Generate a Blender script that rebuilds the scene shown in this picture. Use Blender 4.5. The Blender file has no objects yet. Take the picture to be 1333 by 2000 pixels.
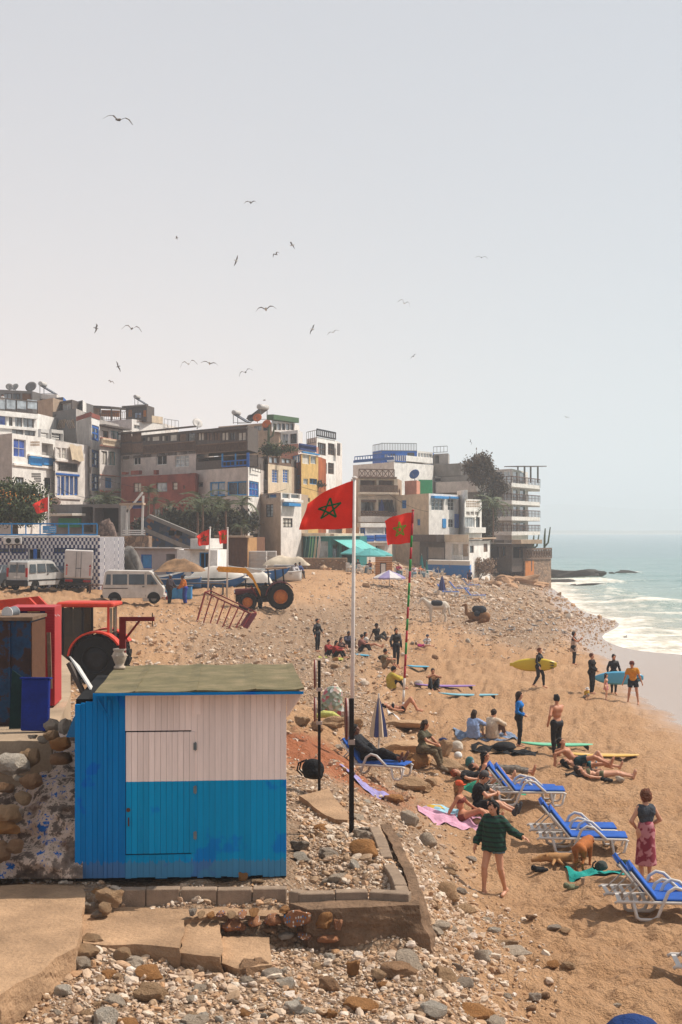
import bpy, math, random
import numpy as np
from mathutils import Vector, Matrix, Quaternion
rnd = random.Random(7); nr = np.random.RandomState(11)
sc = bpy.context.scene; col = sc.collection
R = math.radians
# ------------------------------------------------------------------ camera, sky, sun, exposure
CAMZ = 8.0; FP = 2778.0; HOR = 1035.0          # camera height over the sea, focal length in photo pixels, horizon row
cd = bpy.data.cameras.new('camera'); cam = bpy.data.objects.new('camera', cd); col.objects.link(cam)
cam.location = (0, 0, CAMZ); cam.rotation_euler = (R(90), 0, 0)
cd.sensor_fit = 'VERTICAL'; cd.sensor_height = 36; cd.lens = 50; cd.shift_y = 0.0175
cd.clip_start = 0.1; cd.clip_end = 30000
sc.camera = cam
SUN_AZ, SUN_EL = 74.0, 51.0                      # degrees right of the view axis, above the horizon
sd = Vector((math.sin(R(SUN_AZ)) * math.cos(R(SUN_EL)), math.cos(R(SUN_AZ)) * math.cos(R(SUN_EL)), math.sin(R(SUN_EL))))
w = bpy.data.worlds.new('World'); sc.world = w; w.use_nodes = True
wn = w.node_tree; wn.nodes.clear()
out = wn.nodes.new('ShaderNodeOutputWorld'); bg = wn.nodes.new('ShaderNodeBackground')
sky = wn.nodes.new('ShaderNodeTexSky'); sky.sky_type = 'NISHITA'; sky.sun_disc = False
sky.sun_elevation = R(SUN_EL); sky.sun_rotation = R(SUN_AZ); sky.air_density = 0.8; sky.dust_density = 3.0; sky.ozone_density = 1.0
hs = wn.nodes.new('ShaderNodeHueSaturation'); hs.inputs['Saturation'].default_value = 0.55
mx = wn.nodes.new('ShaderNodeMix'); mx.data_type = 'RGBA'; mx.inputs[0].default_value = 0.6
mx.inputs[7].default_value = (5.65, 5.98, 6.5, 1)        # even, thin high haze over the whole sky
wn.links.new(sky.outputs[0], hs.inputs['Color']); wn.links.new(hs.outputs[0], mx.inputs[6])
tcw = wn.nodes.new('ShaderNodeTexCoord'); nw_ = wn.nodes.new('ShaderNodeTexNoise'); nw_.inputs['Scale'].default_value = 2.2; nw_.inputs['Detail'].default_value = 4
rw_ = wn.nodes.new('ShaderNodeMapRange'); rw_.inputs[3].default_value = .96; rw_.inputs[4].default_value = 1.04; vm_ = wn.nodes.new('ShaderNodeVectorMath'); vm_.operation = 'SCALE'     # thin uneven cloud veil
wn.links.new(tcw.outputs['Generated'], nw_.inputs[0]); wn.links.new(nw_.outputs[0], rw_.inputs[0]); wn.links.new(mx.outputs[2], vm_.inputs[0]); wn.links.new(rw_.outputs[0], vm_.inputs['Scale']); wn.links.new(vm_.outputs[0], bg.inputs[0]); wn.links.new(bg.outputs[0], out.inputs[0]); bg.inputs[1].default_value = 0.092
sl = bpy.data.lights.new('sun', 'SUN'); so = bpy.data.objects.new('sun', sl); col.objects.link(so)
sl.energy = 5.0; sl.angle = R(0.6); sl.color = (1.0, 0.93, 0.83)
so.rotation_euler = (-sd).to_track_quat('-Z', 'Y').to_euler(); so.location = sd * 200
vs = sc.view_settings; vs.view_transform = 'Standard'; vs.look = 'None'; vs.exposure = 0.29; vs.gamma = 1.0; vs.use_curve_mapping = False
sc.render.engine = 'CYCLES'
cy = sc.cycles; cy.use_denoising = True; cy.max_bounces = 7; cy.diffuse_bounces = 4; cy.glossy_bounces = 2; cy.transparent_max_bounces = 6
cy.volume_bounces = 2; cy.transmission_bounces = 3; cy.caustics_reflective = False; cy.caustics_refractive = False
# ------------------------------------------------------------------ helpers
def W(px, py, Y): return Vector(((px - 666.5) / FP * Y, Y, CAMZ - (py - HOR) / FP * Y))
def tag(o, label=None, cat=None, group=None, kind=None):
    if label: o['label'] = label
    if cat: o['category'] = cat
    if group: o['group'] = group
    if kind: o['kind'] = kind
    return o
def empty(name, loc=(0, 0, 0), rz=0.0, label=None, cat=None, group=None, parent=None):
    o = bpy.data.objects.new(name, None); col.objects.link(o); o.empty_display_size = 0.2
    o.location = loc; o.rotation_euler = (0, 0, rz)
    if parent: o.parent = parent
    return tag(o, label, cat, group)
def link(name, me, mat=None, parent=None, loc=None, rot=None):
    o = bpy.data.objects.new(name, me); col.objects.link(o)
    if mat is not None and not me.materials:
        for m in (mat if isinstance(mat, (list, tuple)) else [mat]): me.materials.append(m)
    if parent: o.parent = parent
    if loc is not None: o.location = loc
    if rot is not None: o.rotation_euler = rot
    return o
def copy_tree(o, parent=None):
    c = o.copy(); col.objects.link(c); c.parent = parent
    for ch in list(o.children): copy_tree(ch, c)
    return c
class MB:
    def __init__(s): s.v = []; s.f = []; s.m = []; s.mi = 0
    def add(s, vs, fs):
        b = len(s.v); s.v += [tuple(v) for v in vs]; s.f += [tuple(b + i for i in f) for f in fs]; s.m += [s.mi] * len(fs); return s
    def box(s, x0, x1, y0, y1, z0, z1, M=None):
        p = [Vector(q) for q in ((x0, y0, z0), (x1, y0, z0), (x1, y1, z0), (x0, y1, z0), (x0, y0, z1), (x1, y0, z1), (x1, y1, z1), (x0, y1, z1))]
        if M is not None: p = [M @ q for q in p]
        return s.add(p, [(3, 2, 1, 0), (4, 5, 6, 7), (0, 1, 5, 4), (1, 2, 6, 5), (2, 3, 7, 6), (3, 0, 4, 7)])
    def bev(s, x0, x1, y0, y1, z0, z1, b=.02, M=None):      # box with chamfered vertical and top edges
        def ring(i, z): return [(x0 + i + b, y0 + i, z), (x1 - i - b, y0 + i, z), (x1 - i, y0 + i + b, z), (x1 - i, y1 - i - b, z), (x1 - i - b, y1 - i, z), (x0 + i + b, y1 - i, z), (x0 + i, y1 - i - b, z), (x0 + i, y0 + i + b, z)]
        P = [Vector(q) for q in ring(b, z0) + ring(0, z0 + b) + ring(0, z1 - b) + ring(b, z1)]
        if M is not None: P = [M @ q for q in P]
        F = [tuple(range(7, -1, -1)), tuple(range(24, 32))]
        for k in range(3):
            for i in range(8): F.append((k * 8 + i, k * 8 + (i + 1) % 8, k * 8 + 8 + (i + 1) % 8, k * 8 + 8 + i))
        return s.add(P, F)
    def bar(s, a, b, wx, wz=None, up=(0, 0, 1)):            # rectangular bar from a to b
        a, b = Vector(a), Vector(b); d = b - a; L = d.length
        if L < 1e-6: return s
        d /= L; u = Vector(up)
        if abs(d.dot(u)) > .98: u = Vector((0, 1, 0))
        x = d.cross(u).normalized(); z = x.cross(d); wz = wz or wx
        x *= wx / 2; z *= wz / 2
        return s.add([a - x - z, a + x - z, a + x + z, a - x + z, b - x - z, b + x - z, b + x + z, b - x + z], [(0, 1, 2, 3), (7, 6, 5, 4), (0, 4, 5, 1), (1, 5, 6, 2), (2, 6, 7, 3), (3, 7, 4, 0)])
    def tube(s, pts, r, n=8, cap=True):
        pts = [Vector(p) for p in pts]; rs = r if isinstance(r, (list, tuple)) else [r] * len(pts)
        b = len(s.v); nrm = None; rings = []
        for i, p in enumerate(pts):
            t = (pts[min(i + 1, len(pts) - 1)] - pts[max(i - 1, 0)]).normalized()
            if nrm is None: nrm = t.orthogonal().normalized()
            else:
                nrm = nrm - t * nrm.dot(t)
                nrm = nrm.normalized() if nrm.length > 1e-5 else t.orthogonal().normalized()
            bi = t.cross(nrm)
            rings.append([p + (nrm * math.cos(2 * math.pi * k / n) + bi * math.sin(2 * math.pi * k / n)) * rs[i] for k in range(n)])
        V = [q for ring in rings for q in ring]; F = []
        for i in range(len(pts) - 1):
            for k in range(n): F.append((i * n + k, i * n + (k + 1) % n, i * n + n + (k + 1) % n, i * n + n + k))
        if cap: F += [tuple(range(n - 1, -1, -1)), tuple((len(pts) - 1) * n + k for k in range(n))]
        return s.add(V, F)
    def lathe(s, prof, n=16, M=None, cap=True):                       # profile of (r, z) about z
        V = []; F = []
        for r, z in prof:
            for k in range(n):
                a = 2 * math.pi * k / n; V.append(Vector((r * math.cos(a), r * math.sin(a), z)))
        for i in range(len(prof) - 1):
            for k in range(n): F.append((i * n + k, i * n + (k + 1) % n, i * n + n + (k + 1) % n, i * n + n + k))
        if cap: F += [tuple(range(n - 1, -1, -1)), tuple((len(prof) - 1) * n + k for k in range(n))]
        if M is not None: V = [M @ v for v in V]
        return s.add(V, F)
    def prism(s, poly, a, b, fn):                           # polygon (u, v) extruded a..b through fn(u, v, w) -> point
        n = len(poly)
        return s.add([fn(u, v, a) for u, v in poly] + [fn(u, v, b) for u, v in poly],
                     [tuple(range(n - 1, -1, -1)), tuple(range(n, 2 * n))] + [(i, (i + 1) % n, n + (i + 1) % n, n + i) for i in range(n)])
    def mesh(s, name, smooth=False):
        me = bpy.data.meshes.new(name); me.from_pydata(s.v, [], s.f)
        if any(s.m): me.polygons.foreach_set('material_index', s.m)
        if smooth: me.polygons.foreach_set('use_smooth', [True] * len(s.f))
        me.update(); return me
    def build(s, name, mat, parent=None, loc=None, rot=None, smooth=False):
        return link(name, s.mesh(name, smooth), mat, parent, loc, rot)
def npmesh(name, V, F, smooth=False):
    me = bpy.data.meshes.new(name); V = np.asarray(V, np.float32); F = np.asarray(F, np.int32); k = F.shape[1]
    me.vertices.add(len(V)); me.vertices.foreach_set('co', V.ravel())
    me.loops.add(F.size); me.loops.foreach_set('vertex_index', F.ravel())
    me.polygons.add(len(F)); me.polygons.foreach_set('loop_start', np.arange(0, F.size, k, dtype=np.int32)); me.polygons.foreach_set('loop_total', np.full(len(F), k, np.int32))
    me.polygons.foreach_set('use_smooth', np.full(len(F), bool(smooth)))
    me.update(calc_edges=True); me.validate(); return me
# ------------------------------------------------------------------ materials
def srgb(c):
    return tuple((((x / 255 + .055) / 1.055) ** 2.4 if x > 10 else x / 255 / 12.92) for x in c) + (1,)
_M = {}
class NT:
    def __init__(s, m): s.t = m.node_tree; s.b = s.t.nodes.get('Principled BSDF')
    def n(s, ty, **kw):
        o = s.t.nodes.new('ShaderNode' + ty)
        for k, v in kw.items():
            if hasattr(o, k) and k not in o.inputs: setattr(o, k, v)
            else: o.inputs[k].default_value = v
        return o
    def l(s, a, b): s.t.links.new(a, b)
    def noise(s, vec, scale, detail=5, rough=.6):
        o = s.n('TexNoise', Scale=scale, Detail=detail, Roughness=rough); s.l(vec, o.inputs['Vector']); return o.outputs['Fac']
    def ramp(s, fac, stops):
        o = s.n('ValToRGB'); e = o.color_ramp.elements
        while len(e) < len(stops): e.new(.5)
        for i, (p, c) in enumerate(stops): e[i].position = p; e[i].color = c if len(c) == 4 else tuple(c) + (1,)
        s.l(fac, o.inputs[0]); return o.outputs[0]
    def mix(s, fac, a, b, bt='MIX'):
        o = s.n('Mix', data_type='RGBA', blend_type=bt)
        for i, q in ((0, fac), (6, a), (7, b)):
            if isinstance(q, (int, float, tuple)): o.inputs[i].default_value = q
            else: s.l(q, o.inputs[i])
        return o.outputs[2]
    def math(s, op, a, b=0.0, c=0.0):
        o = s.n('Math', operation=op)
        for i, q in enumerate((a, b, c)):
            if isinstance(q, (int, float)): o.inputs[i].default_value = q
            else: s.l(q, o.inputs[i])
        return o.outputs[0]
    def bump(s, h, strength=.3, dist=.02):
        o = s.n('Bump', Strength=strength, Distance=dist); s.l(h, o.inputs['Height']); s.l(o.outputs[0], s.b.inputs['Normal'])
def newmat(name):
    m = bpy.data.materials.new(name); m.use_nodes = True; return m, NT(m)
def g3(v): return (v, v, v, 1)
# generic surface: base colour varied by two noises, optional grime streaks, optional bump, optional random value per object / island
def mat(name, c, rough=.75, var=.22, scale=4.0, bump=.25, bscale=30.0, metal=0.0, streak=0.0, sub=0.0, island=0.0, spec=.25, dist=.01):
    if name in _M: return _M[name]
    m, t = newmat(name); c = srgb(c) if max(c[:3]) > 1 else tuple(c[:3]) + (1,)
    tc = t.n('TexCoord').outputs['Object']
    n1 = t.noise(tc, scale, 6, .65)
    k = t.ramp(n1, [(.3, g3(1 - var)), (.7, g3(1 + var * .5))])
    cc = t.mix(1.0, c, k, 'MULTIPLY')
    if streak:
        mp = t.n('Mapping'); mp.inputs['Scale'].default_value = (1.6, 1.6, .12); t.l(tc, mp.inputs[0])
        n2 = t.noise(mp.outputs[0], 1.8, 6, .7)
        k2 = t.ramp(n2, [(.5, g3(0)), (.8, g3(1))])
        f = t.math('MULTIPLY', k2, streak)
        cc = t.mix(f, cc, tuple(x * .5 + .02 for x in c[:3]) + (1,))
    if island:
        g = t.n('NewGeometry').outputs['Random Per Island']
        k3 = t.ramp(g, [(0, g3(1 - island)), (1, g3(1 + island * .6))]); cc = t.mix(1.0, cc, k3, 'MULTIPLY')
    if bump: cc = t.mix(1.0, cc, t.ramp(t.noise(tc, bscale * 1.7, 4, .7), [(.3, g3(.84)), (.7, g3(1.1))]), 'MULTIPLY')
    oi = t.n('ObjectInfo').outputs['Random']
    k4 = t.ramp(oi, [(0, g3(.93)), (1, g3(1.05))]); cc = t.mix(1.0, cc, k4, 'MULTIPLY')
    t.l(cc, t.b.inputs['Base Color']); t.b.inputs['Roughness'].default_value = rough; t.b.inputs['Metallic'].default_value = metal
    t.b.inputs['Specular IOR Level'].default_value = spec
    if sub: t.b.inputs['Subsurface Weight'].default_value = sub; t.b.inputs['Subsurface Radius'].default_value = (.02, .008, .004); t.b.inputs['Subsurface Scale'].default_value = .5
    if bump: t.bump(t.noise(tc, bscale, 5, .6), bump, dist)
    _M[name] = m; return m
def glass(name='glass_dark', c=(.03, .04, .045), rough=.08):
    if name in _M: return _M[name]
    m, t = newmat(name); tc = t.n('TexCoord').outputs['Object']
    k = t.ramp(t.noise(tc, 1.3, 3), [(.35, tuple(x * .6 for x in c)), (.7, tuple(x * 1.6 for x in c))])
    t.l(k, t.b.inputs['Base Color']); t.b.inputs['Roughness'].default_value = rough; t.b.inputs['Specular IOR Level'].default_value = .8
    _M[name] = m; return m
# ------------------------------------------------------------------ terrain
# (photo column, photo row, height over the sea, stoniness 0..1): fixes where each spot of ground really lies
CP = [(-300, 1990, 3.2, .6), (0, 1990, 3.2, .45), (150, 1990, 3.15, .9), (300, 1990, 3.1, 1), (600, 1990, 2.95, 1), (800, 1990, 2.8, .9), (950, 1990, 2.5, .5), (1050, 1990, 2.2, .1), (1200, 1990, 1.95, 0), (1333, 1990, 1.85, 0), (1650, 1990, 1.6, 0),
 (-100, 1850, 3.42, .3), (100, 1920, 3.3, .4), (250, 1885, 3.25, 1), (450, 1905, 3.12, 1), (600, 1862, 2.98, 1), (720, 1870, 2.98, 1), (800, 1885, 2.95, .9), (880, 1880, 2.78, .6), (950, 1850, 2.35, .4), (1050, 1850, 2.0, .06), (1200, 1850, 1.8, 0), (1333, 1850, 1.7, 0), (1600, 1850, 1.4, 0),
 (60, 1780, 3.4, .3), (250, 1800, 3.25, .5), (420, 1778, 3.28, .5), (600, 1800, 3.15, .5), (200, 1722, 3.6, 1), (400, 1720, 3.62, 1), (560, 1720, 3.62, 1), (700, 1700, 3.58, 1), (780, 1725, 3.5, 1), (640, 1650, 3.55, 1), (720, 1640, 3.45, 1), (600, 1600, 3.42, .9),
 (850, 1780, 2.75, .6), (900, 1760, 2.1, .5), (965, 1745, 1.5, .12), (880, 1700, 1.9, .6), (830, 1680, 2.55, .7), (1050, 1720, 1.4, 0), (1200, 1720, 1.5, 0), (1330, 1720, 1.45, 0), (1600, 1720, 1.1, 0),
 (850, 1620, 1.8, .55), (900, 1600, 1.55, .2), (1000, 1600, 1.4, 0), (1200, 1600, 1.3, 0), (1330, 1600, 1.2, 0), (1600, 1600, .8, 0), (780, 1600, 2.2, .75), (750, 1600, 2.9, .9), (700, 1560, 2.8, .9), (640, 1550, 3.2, .9), (590, 1480, 3.0, .25), (660, 1480, 2.7, .25),
 (720, 1510, 1.95, .8), (780, 1530, 1.75, .6), (850, 1500, 1.5, .35), (900, 1500, 1.45, .1), (1000, 1500, 1.35, 0), (1100, 1500, 1.3, 0), (1330, 1500, .95, 0), (1600, 1480, .4, 0),
 (600, 1410, 3.15, .3), (560, 1400, 3.2, .3), (660, 1420, 2.85, .3), (400, 1420, 3.2, .8), (760, 1450, 1.75, .6), (720, 1420, 2.0, .8), (650, 1370, 2.3, .8), (800, 1400, 1.55, .3), (720, 1360, 1.75, .6), (900, 1400, 1.4, 0), (1000, 1400, 1.3, 0), (1150, 1400, 1.05, 0), (1250, 1400, .75, 0), (1340, 1410, .42, 0), (1600, 1400, 0, 0),
 (560, 1340, 2.3, .95), (620, 1300, 1.75, .95), (480, 1330, 2.6, .95), (700, 1290, 1.4, .7), (760, 1310, 1.4, .25), (830, 1310, 1.35, .05), (950, 1310, 1.3, 0), (1080, 1310, 1.05, 0), (1150, 1330, .75, 0), (1240, 1345, .42, 0), (1340, 1345, .2, 0), (1340, 1278, .03, 0), (1560, 1300, -.3, 0),
 (1120, 1275, .8, .1), (1200, 1268, .12, 0), (1140, 1240, .12, .3), (1050, 1260, 1.15, .8), (960, 1270, 1.35, .3), (880, 1260, 1.4, .15), (780, 1260, 1.5, .4), (620, 1262, 1.55, .95), (560, 1250, 2.1, .8), (450, 1260, 2.6, .8), (350, 1290, 2.8, .5), (250, 1310, 2.9, .25), (150, 1320, 3.0, .1), (0, 1320, 3.1, .1), (-200, 1320, 3.2, .1),
 (1195, 1215, .18, .6), (1080, 1225, .8, .9), (1000, 1220, 1.3, 1), (940, 1220, 1.75, .9), (860, 1215, 1.95, .5), (760, 1215, 2.1, .6), (660, 1210, 2.3, .8), (560, 1200, 2.8, .75), (480, 1190, 3.1, .4), (400, 1215, 3.15, .5), (300, 1200, 3.3, .3), (250, 1178, 3.5, .05), (100, 1180, 3.95, .05), (0, 1180, 4.0, .05),
 (330, 1178, 3.45, .05), (400, 1165, 3.55, .1), (70, 1155, 4.2, .03), (150, 1156, 4.15, .03), (-60, 1155, 4.25, .03), (600, 1165, 3.3, .35), (700, 1165, 2.9, .6), (800, 1165, 2.75, .7), (900, 1165, 2.3, 1), (1000, 1170, 1.6, 1), (1060, 1170, .7, 1), (1130, 1195, .1, .4),
 (590, 1130, 4.1, .1), (660, 1125, 4.1, .2), (740, 1130, 3.7, .4), (830, 1140, 3.0, .6), (900, 1140, 2.5, .9), (960, 1140, 1.9, 1), (1020, 1148, 1.1, 1), (1075, 1152, .15, .6),
 (1250, 1240, -.25, 0), (1333, 1230, -.6, 0), (1230, 1190, -.9, 0), (1333, 1180, -1.6, 0), (1150, 1165, -.7, 0), (1120, 1140, -1.2, 0), (1333, 1110, -3, 0), (1200, 1100, -3, 0), (1120, 1100, -2.5, 0), (1333, 1075, -4, 0)]
CW = [(-25, 95, 4.3, 0), (-40, 90, 4.5, 0), (-8, 100, 3.9, .05), (-14, 110, 4.2, .05), (-22, 115, 4.3, 0), (-34, 130, 4.6, 0), (-15, 128, 4.3, 0), (-5, 130, 4.2, 0), (-22, 150, 5, 0), (-35, 180, 7, 0), (-12, 160, 4.6, 0), (-4, 165, 4.4, 0), (-14, 140, 4.4, 0), (2, 165, 4.2, .3), (5, 190, 5, 0), (12, 190, 3.6, .8), (16, 205, 3, .9), (22, 225, 2, 1), (0, 210, 6, 0), (-20, 210, 8, 0), (14, 245, 3.5, .5), (27, 235, .8, 1), (34, 240, -1, 1), (5, 270, 9, 0), (25, 280, .5, .5), (40, 300, -2, 0), (-40, 320, 12, 0), (0, 340, 9, 0), (30, 340, -1, 0), (60, 200, -3, 0), (80, 90, -2.5, 0), (60, 60, -1.5, 0), (60, 30, -.5, 0), (-60, 60, 5, 0), (-60, 30, 5, 0), (-30, 20, 4, 0), (30, 14, .8, 0), (0, 8, 3, 1), (8, 8, 2.6, .6), (-8, 8, 3.2, .5)]
pts = [((px - 666.5) / FP, FP * (CAMZ - z) / (py - HOR), z, p) for px, py, z, p in CP]
pts = np.array([(a * Y, Y, z, p) for a, Y, z, p in pts] + CW)
def qc(X, Y): return np.stack([np.asarray(X) / np.asarray(Y) * 7.0, 2.0 * np.log(np.asarray(Y))], -1)
_Q = qc(pts[:, 0], pts[:, 1]); _n = len(_Q)
def _tps(r2): return .5 * r2 * np.log(r2 + 1e-9)
_A = _tps(((_Q[:, None] - _Q[None]) ** 2).sum(-1)) + np.eye(_n) * .02
_P = np.c_[np.ones(_n), _Q]
_S = np.linalg.solve(np.block([[_A, _P], [_P.T, np.zeros((3, 3))]]), np.r_[pts[:, 2:], np.zeros((3, 2))])
def field(X, Y, p=False):
    q = qc(X, Y); sh = q.shape[:-1]; q = q.reshape(-1, 2); res = np.empty((len(q), 2))
    for i in range(0, len(q), 40000):
        b = q[i:i + 40000]; res[i:i + 40000] = _tps(((b[:, None] - _Q[None]) ** 2).sum(-1)) @ _S[:_n] + np.c_[np.ones(len(b)), b] @ _S[_n:]
    z = np.clip(res[:, 0], -4.5, 24).reshape(sh); X = np.asarray(X); Y = np.asarray(Y)
    z = np.where((X < 1.0) & (Y < 17.3) & (Y > 11), np.minimum(z, 3.33), z)               # below the block ledge
    z = np.where((X > -1.9) & (X < 1.3) & (Y < 16.9) & (Y > 11), np.minimum(z, 3.12 - .1 * np.clip(X + 1.4, 0, 1.2) + 0 * Y), z)
    return (z, np.clip(res[:, 1], 0, 1).reshape(sh)) if p else z
def vnoise(x, y, seed=0):
    xi = np.floor(x).astype(np.int64); yi = np.floor(y).astype(np.int64); fx = x - xi; fy = y - yi
    fx = fx * fx * (3 - 2 * fx); fy = fy * fy * (3 - 2 * fy)
    def h(a, b):
        n = (a * 374761393 + b * 668265263 + seed * 974711) & 0x7fffffff; n = ((n ^ (n >> 13)) * 1274126177) & 0x7fffffff
        return ((n ^ (n >> 16)) & 0xffff) / 65535.0
    return (h(xi, yi) * (1 - fx) + h(xi + 1, yi) * fx) * (1 - fy) + (h(xi, yi + 1) * (1 - fx) + h(xi + 1, yi + 1) * fx) * fy
def dents(X, Y, z, p):                                      # trodden sand: overlapping dents of a footprint's size
    near = np.clip((130 - Y) / 60, 0, 1) * np.clip((z - .35) / .5, 0, 1)
    n1 = vnoise(X / .42, Y / .42, 1); n2 = vnoise(X / .19 + 9, Y / .19, 2); n3 = vnoise(X / 1.4, Y / 1.4, 3); n4 = vnoise(X / .75, Y / .75, 4)
    d = .16 * (n1 - .5) + .19 * (n2 - .5) + (n3 - .5) * .14 + (n4 - .5) * .16 - .06 * np.clip(.35 - n1, 0, 1) / .35
    firm = np.clip((X - .13 * Y - 2.5) / 4, 0, 1) * np.clip((Y - 38) / 10, 0, 1)       # the firm sand by the water
    return d * near * (1 - .9 * firm) * (1 + np.clip((Y - 45) / 40, 0, 1) * .5) * (1 - .8 * np.clip(p * 1.5, 0, 1) * (Y < 30))
def gz(X, Y): z, p = field(X, Y, True); return z + dents(np.asarray(X), np.asarray(Y), z, p)
def hz(x, y): return float(gz(np.array([x]), np.array([y]))[0])
def gnd(px, py):                                            # where the sight line through a photo pixel first meets the ground
    Y = np.geomspace(10, 400, 1400); z = gz((px - 666.5) / FP * Y, Y); rz = CAMZ - (py - HOR) / FP * Y
    i = int(np.argmax(rz < z)); i = max(i, 1)
    a = (rz[i - 1] - z[i - 1]); b = (z[i] - rz[i]); t = a / (a + b + 1e-9); y = Y[i - 1] + (Y[i] - Y[i - 1]) * t
    x = (px - 666.5) / FP * y; return Vector((x, y, hz(x, y)))
def fan(tans, ys):
    T, YY = np.meshgrid(tans, ys); return T * YY, YY
def gridfaces(nr_, nc):
    i = np.arange(nr_ - 1)[:, None] * nc + np.arange(nc - 1)[None]; i = i.ravel()
    return np.stack([i, i + 1, i + nc + 1, i + nc], 1)
tans = np.r_[np.linspace(-2.2, -.3, 26), np.linspace(-.28, .28, 430), np.linspace(.3, 2.2, 26)]
ys = [7.0]
while ys[-1] < 420: ys.append(ys[-1] + max(.05, min(3.0, ys[-1] ** 2 * 2.3e-4)))
ys = np.array(ys + [500, 700, 1200, 2500, 6000.])
GX, GY = fan(tans, ys); GZ, GP = field(GX, GY, True)
GZ = GZ + dents(GX, GY, GZ, GP)
# the red earth bank beside the hut: a ragged cut
GZ = np.where(GY > 420, -4.5 + 16 / (1 + np.exp((GX + 10) / 12)), GZ)
me = npmesh('ground', np.stack([GX, GY, GZ], -1).reshape(-1, 3), gridfaces(*GX.shape), True)
at = me.attributes.new('stony', 'FLOAT', 'POINT'); at.data.foreach_set('value', GP.ravel().astype(np.float32))
mg, t = newmat('beach_sand')
geo = t.n('NewGeometry').outputs['Position']; sep = t.n('SeparateXYZ'); t.l(geo, sep.inputs[0])
stony = t.n('Attribute', attribute_name='stony').outputs['Fac']
nA = t.noise(geo, .35, 4); nB = t.noise(geo, 3.0, 6, .65); nC = t.noise(geo, 45, 4, .7); nD = t.noise(geo, 9, 5, .6)
sand = t.mix(nB, srgb((174, 132, 94)), srgb((218, 173, 130)))
sand = t.mix(t.ramp(nA, [(.38, g3(0)), (.66, g3(1))]), sand, srgb((184, 140, 100)))
vor = t.n('TexVoronoi', Scale=7.0); t.l(geo, vor.inputs['Vector'])
vor2 = t.n('TexVoronoi', Scale=19.0); t.l(geo, vor2.inputs['Vector'])
peb = t.mix(vor.outputs['Color'], srgb((172, 140, 112)), srgb((196, 174, 150)))
peb = t.mix(.6, peb, t.ramp(t.n('SeparateColor').outputs[0] if False else vor2.outputs['Distance'], [(.0, srgb((205, 185, 160))), (.6, srgb((150, 112, 80)))]))
pf = t.math('ADD', stony, t.math('MULTIPLY', t.math('SUBTRACT', nD, .5), .9))
pf = t.ramp(pf, [(.35, g3(0)), (.7, g3(1))])
cc = t.mix(t.math('MULTIPLY', pf, .85), sand, peb)
fine = t.ramp(nC, [(.25, g3(.72)), (.75, g3(1.16))]); cc = t.mix(1.0, cc, fine, 'MULTIPLY')
# red earth near the bank, a soil of its own
dx = t.n('Vector' + 'Math', operation='DISTANCE'); t.l(geo, dx.inputs[0]); dx.inputs[1].default_value = (-.9, 32, 2.9)
red = t.math('ADD', t.math('DIVIDE', dx.outputs['Value'], 4.6), t.math('MULTIPLY', t.math('SUBTRACT', nD, .5), .8))
cc = t.mix(t.ramp(red, [(.35, g3(.85)), (.75, g3(0))]), cc, srgb((168, 96, 60)))
wetz = t.math('ADD', sep.outputs['Z'], t.math('MULTIPLY', t.math('SUBTRACT', nA, .5), .35))
wet = t.ramp(wetz, [(.46, g3(1)), (.74, g3(0))])
cc = t.mix(wet, cc, srgb((152, 122, 98)))
t.l(cc, t.b.inputs['Base Color'])
rg = t.mix(wet, g3(.95), g3(.2)); t.l(rg, t.b.inputs['Roughness']); t.b.inputs['Specular IOR Level'].default_value = .35
dry = t.math('SUBTRACT', 1.0, wet)
hgt = t.math('ADD', t.math('MULTIPLY', nD, 1.3), t.math('ADD', t.math('MULTIPLY', nC, .25), t.math('MULTIPLY', t.math('MULTIPLY', vor2.outputs['Distance'], pf), -.5)))
t.bump(t.math('MULTIPLY', t.math('ADD', hgt, nB), dry), 1.0, .16)
ground = link('ground', me, mg); tag(ground, kind='structure')
# ------------------------------------------------------------------ sea
st = np.r_[np.linspace(-.1, .1, 30), np.linspace(.105, .3, 330), np.linspace(.32, 2.5, 40)]
sy = [52.0]
while sy[-1] < 2600: sy.append(sy[-1] * 1.011 if sy[-1] < 420 else sy[-1] * 1.03)
sy = np.array(sy + [4000, 9000.])
SX, SY = fan(st, sy); bed = field(SX, np.minimum(SY, 420))
bed = np.where(SY > 400, -4.5, bed); dep = -bed
amp = np.clip(dep / 1.2, 0, 1) * np.clip(1.2 - SY / 1500, .1, 1)
def fbm(x, y, s): return sum((vnoise(x * 2 ** i + 31 * i, y * 2 ** i, s + i) - .5) / 1.7 ** i for i in range(4))
SZ = amp * (.22 * fbm(SX / 7 + SY / 30, SY / 3.2, 20) + .25 * fbm(SX / 22, SY / 9, 30))
# rolling breakers parallel to the shore
for (dc, hgt_, wd, sd_) in ((.95, .55, .30, 1), (1.55, .4, .35, 2), (.45, .22, .15, 3), (2.3, .3, .4, 4)):
    br = np.exp(-((dep - dc - .25 * fbm(SX / 14, SY / 14, 40 + sd_)) / wd) ** 2) * np.clip(fbm(SX / 18 + sd_ * 7, SY / 26, 50 + sd_) * 2.2 + .35, 0, 1); SZ += hgt_ * br * (SY < 380)
lap = .35 * fbm(SX / 5, SY / 6, 60)
foam = np.clip(.92 - (dep + lap) / .95, 0, 1)
foam += np.clip(fbm(SX / 16, SY / 5, 70) * 2.4 - .25, 0, 1) * np.clip(2.6 - dep, 0, 1) * .8
foam += .5 * np.clip(np.exp(-((dep - 1.0) / .28) ** 2), 0, 1)
foam += (np.exp(-(((SX - 35) / 16) ** 2 + ((SY - 222) / 13) ** 2)) + .8 * np.exp(-(((SX - 52) / 9) ** 2 + ((SY - 262) / 10) ** 2))) * np.clip(.5 + 1.6 * fbm(SX / 6, SY / 4, 75), 0, 1)
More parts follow.
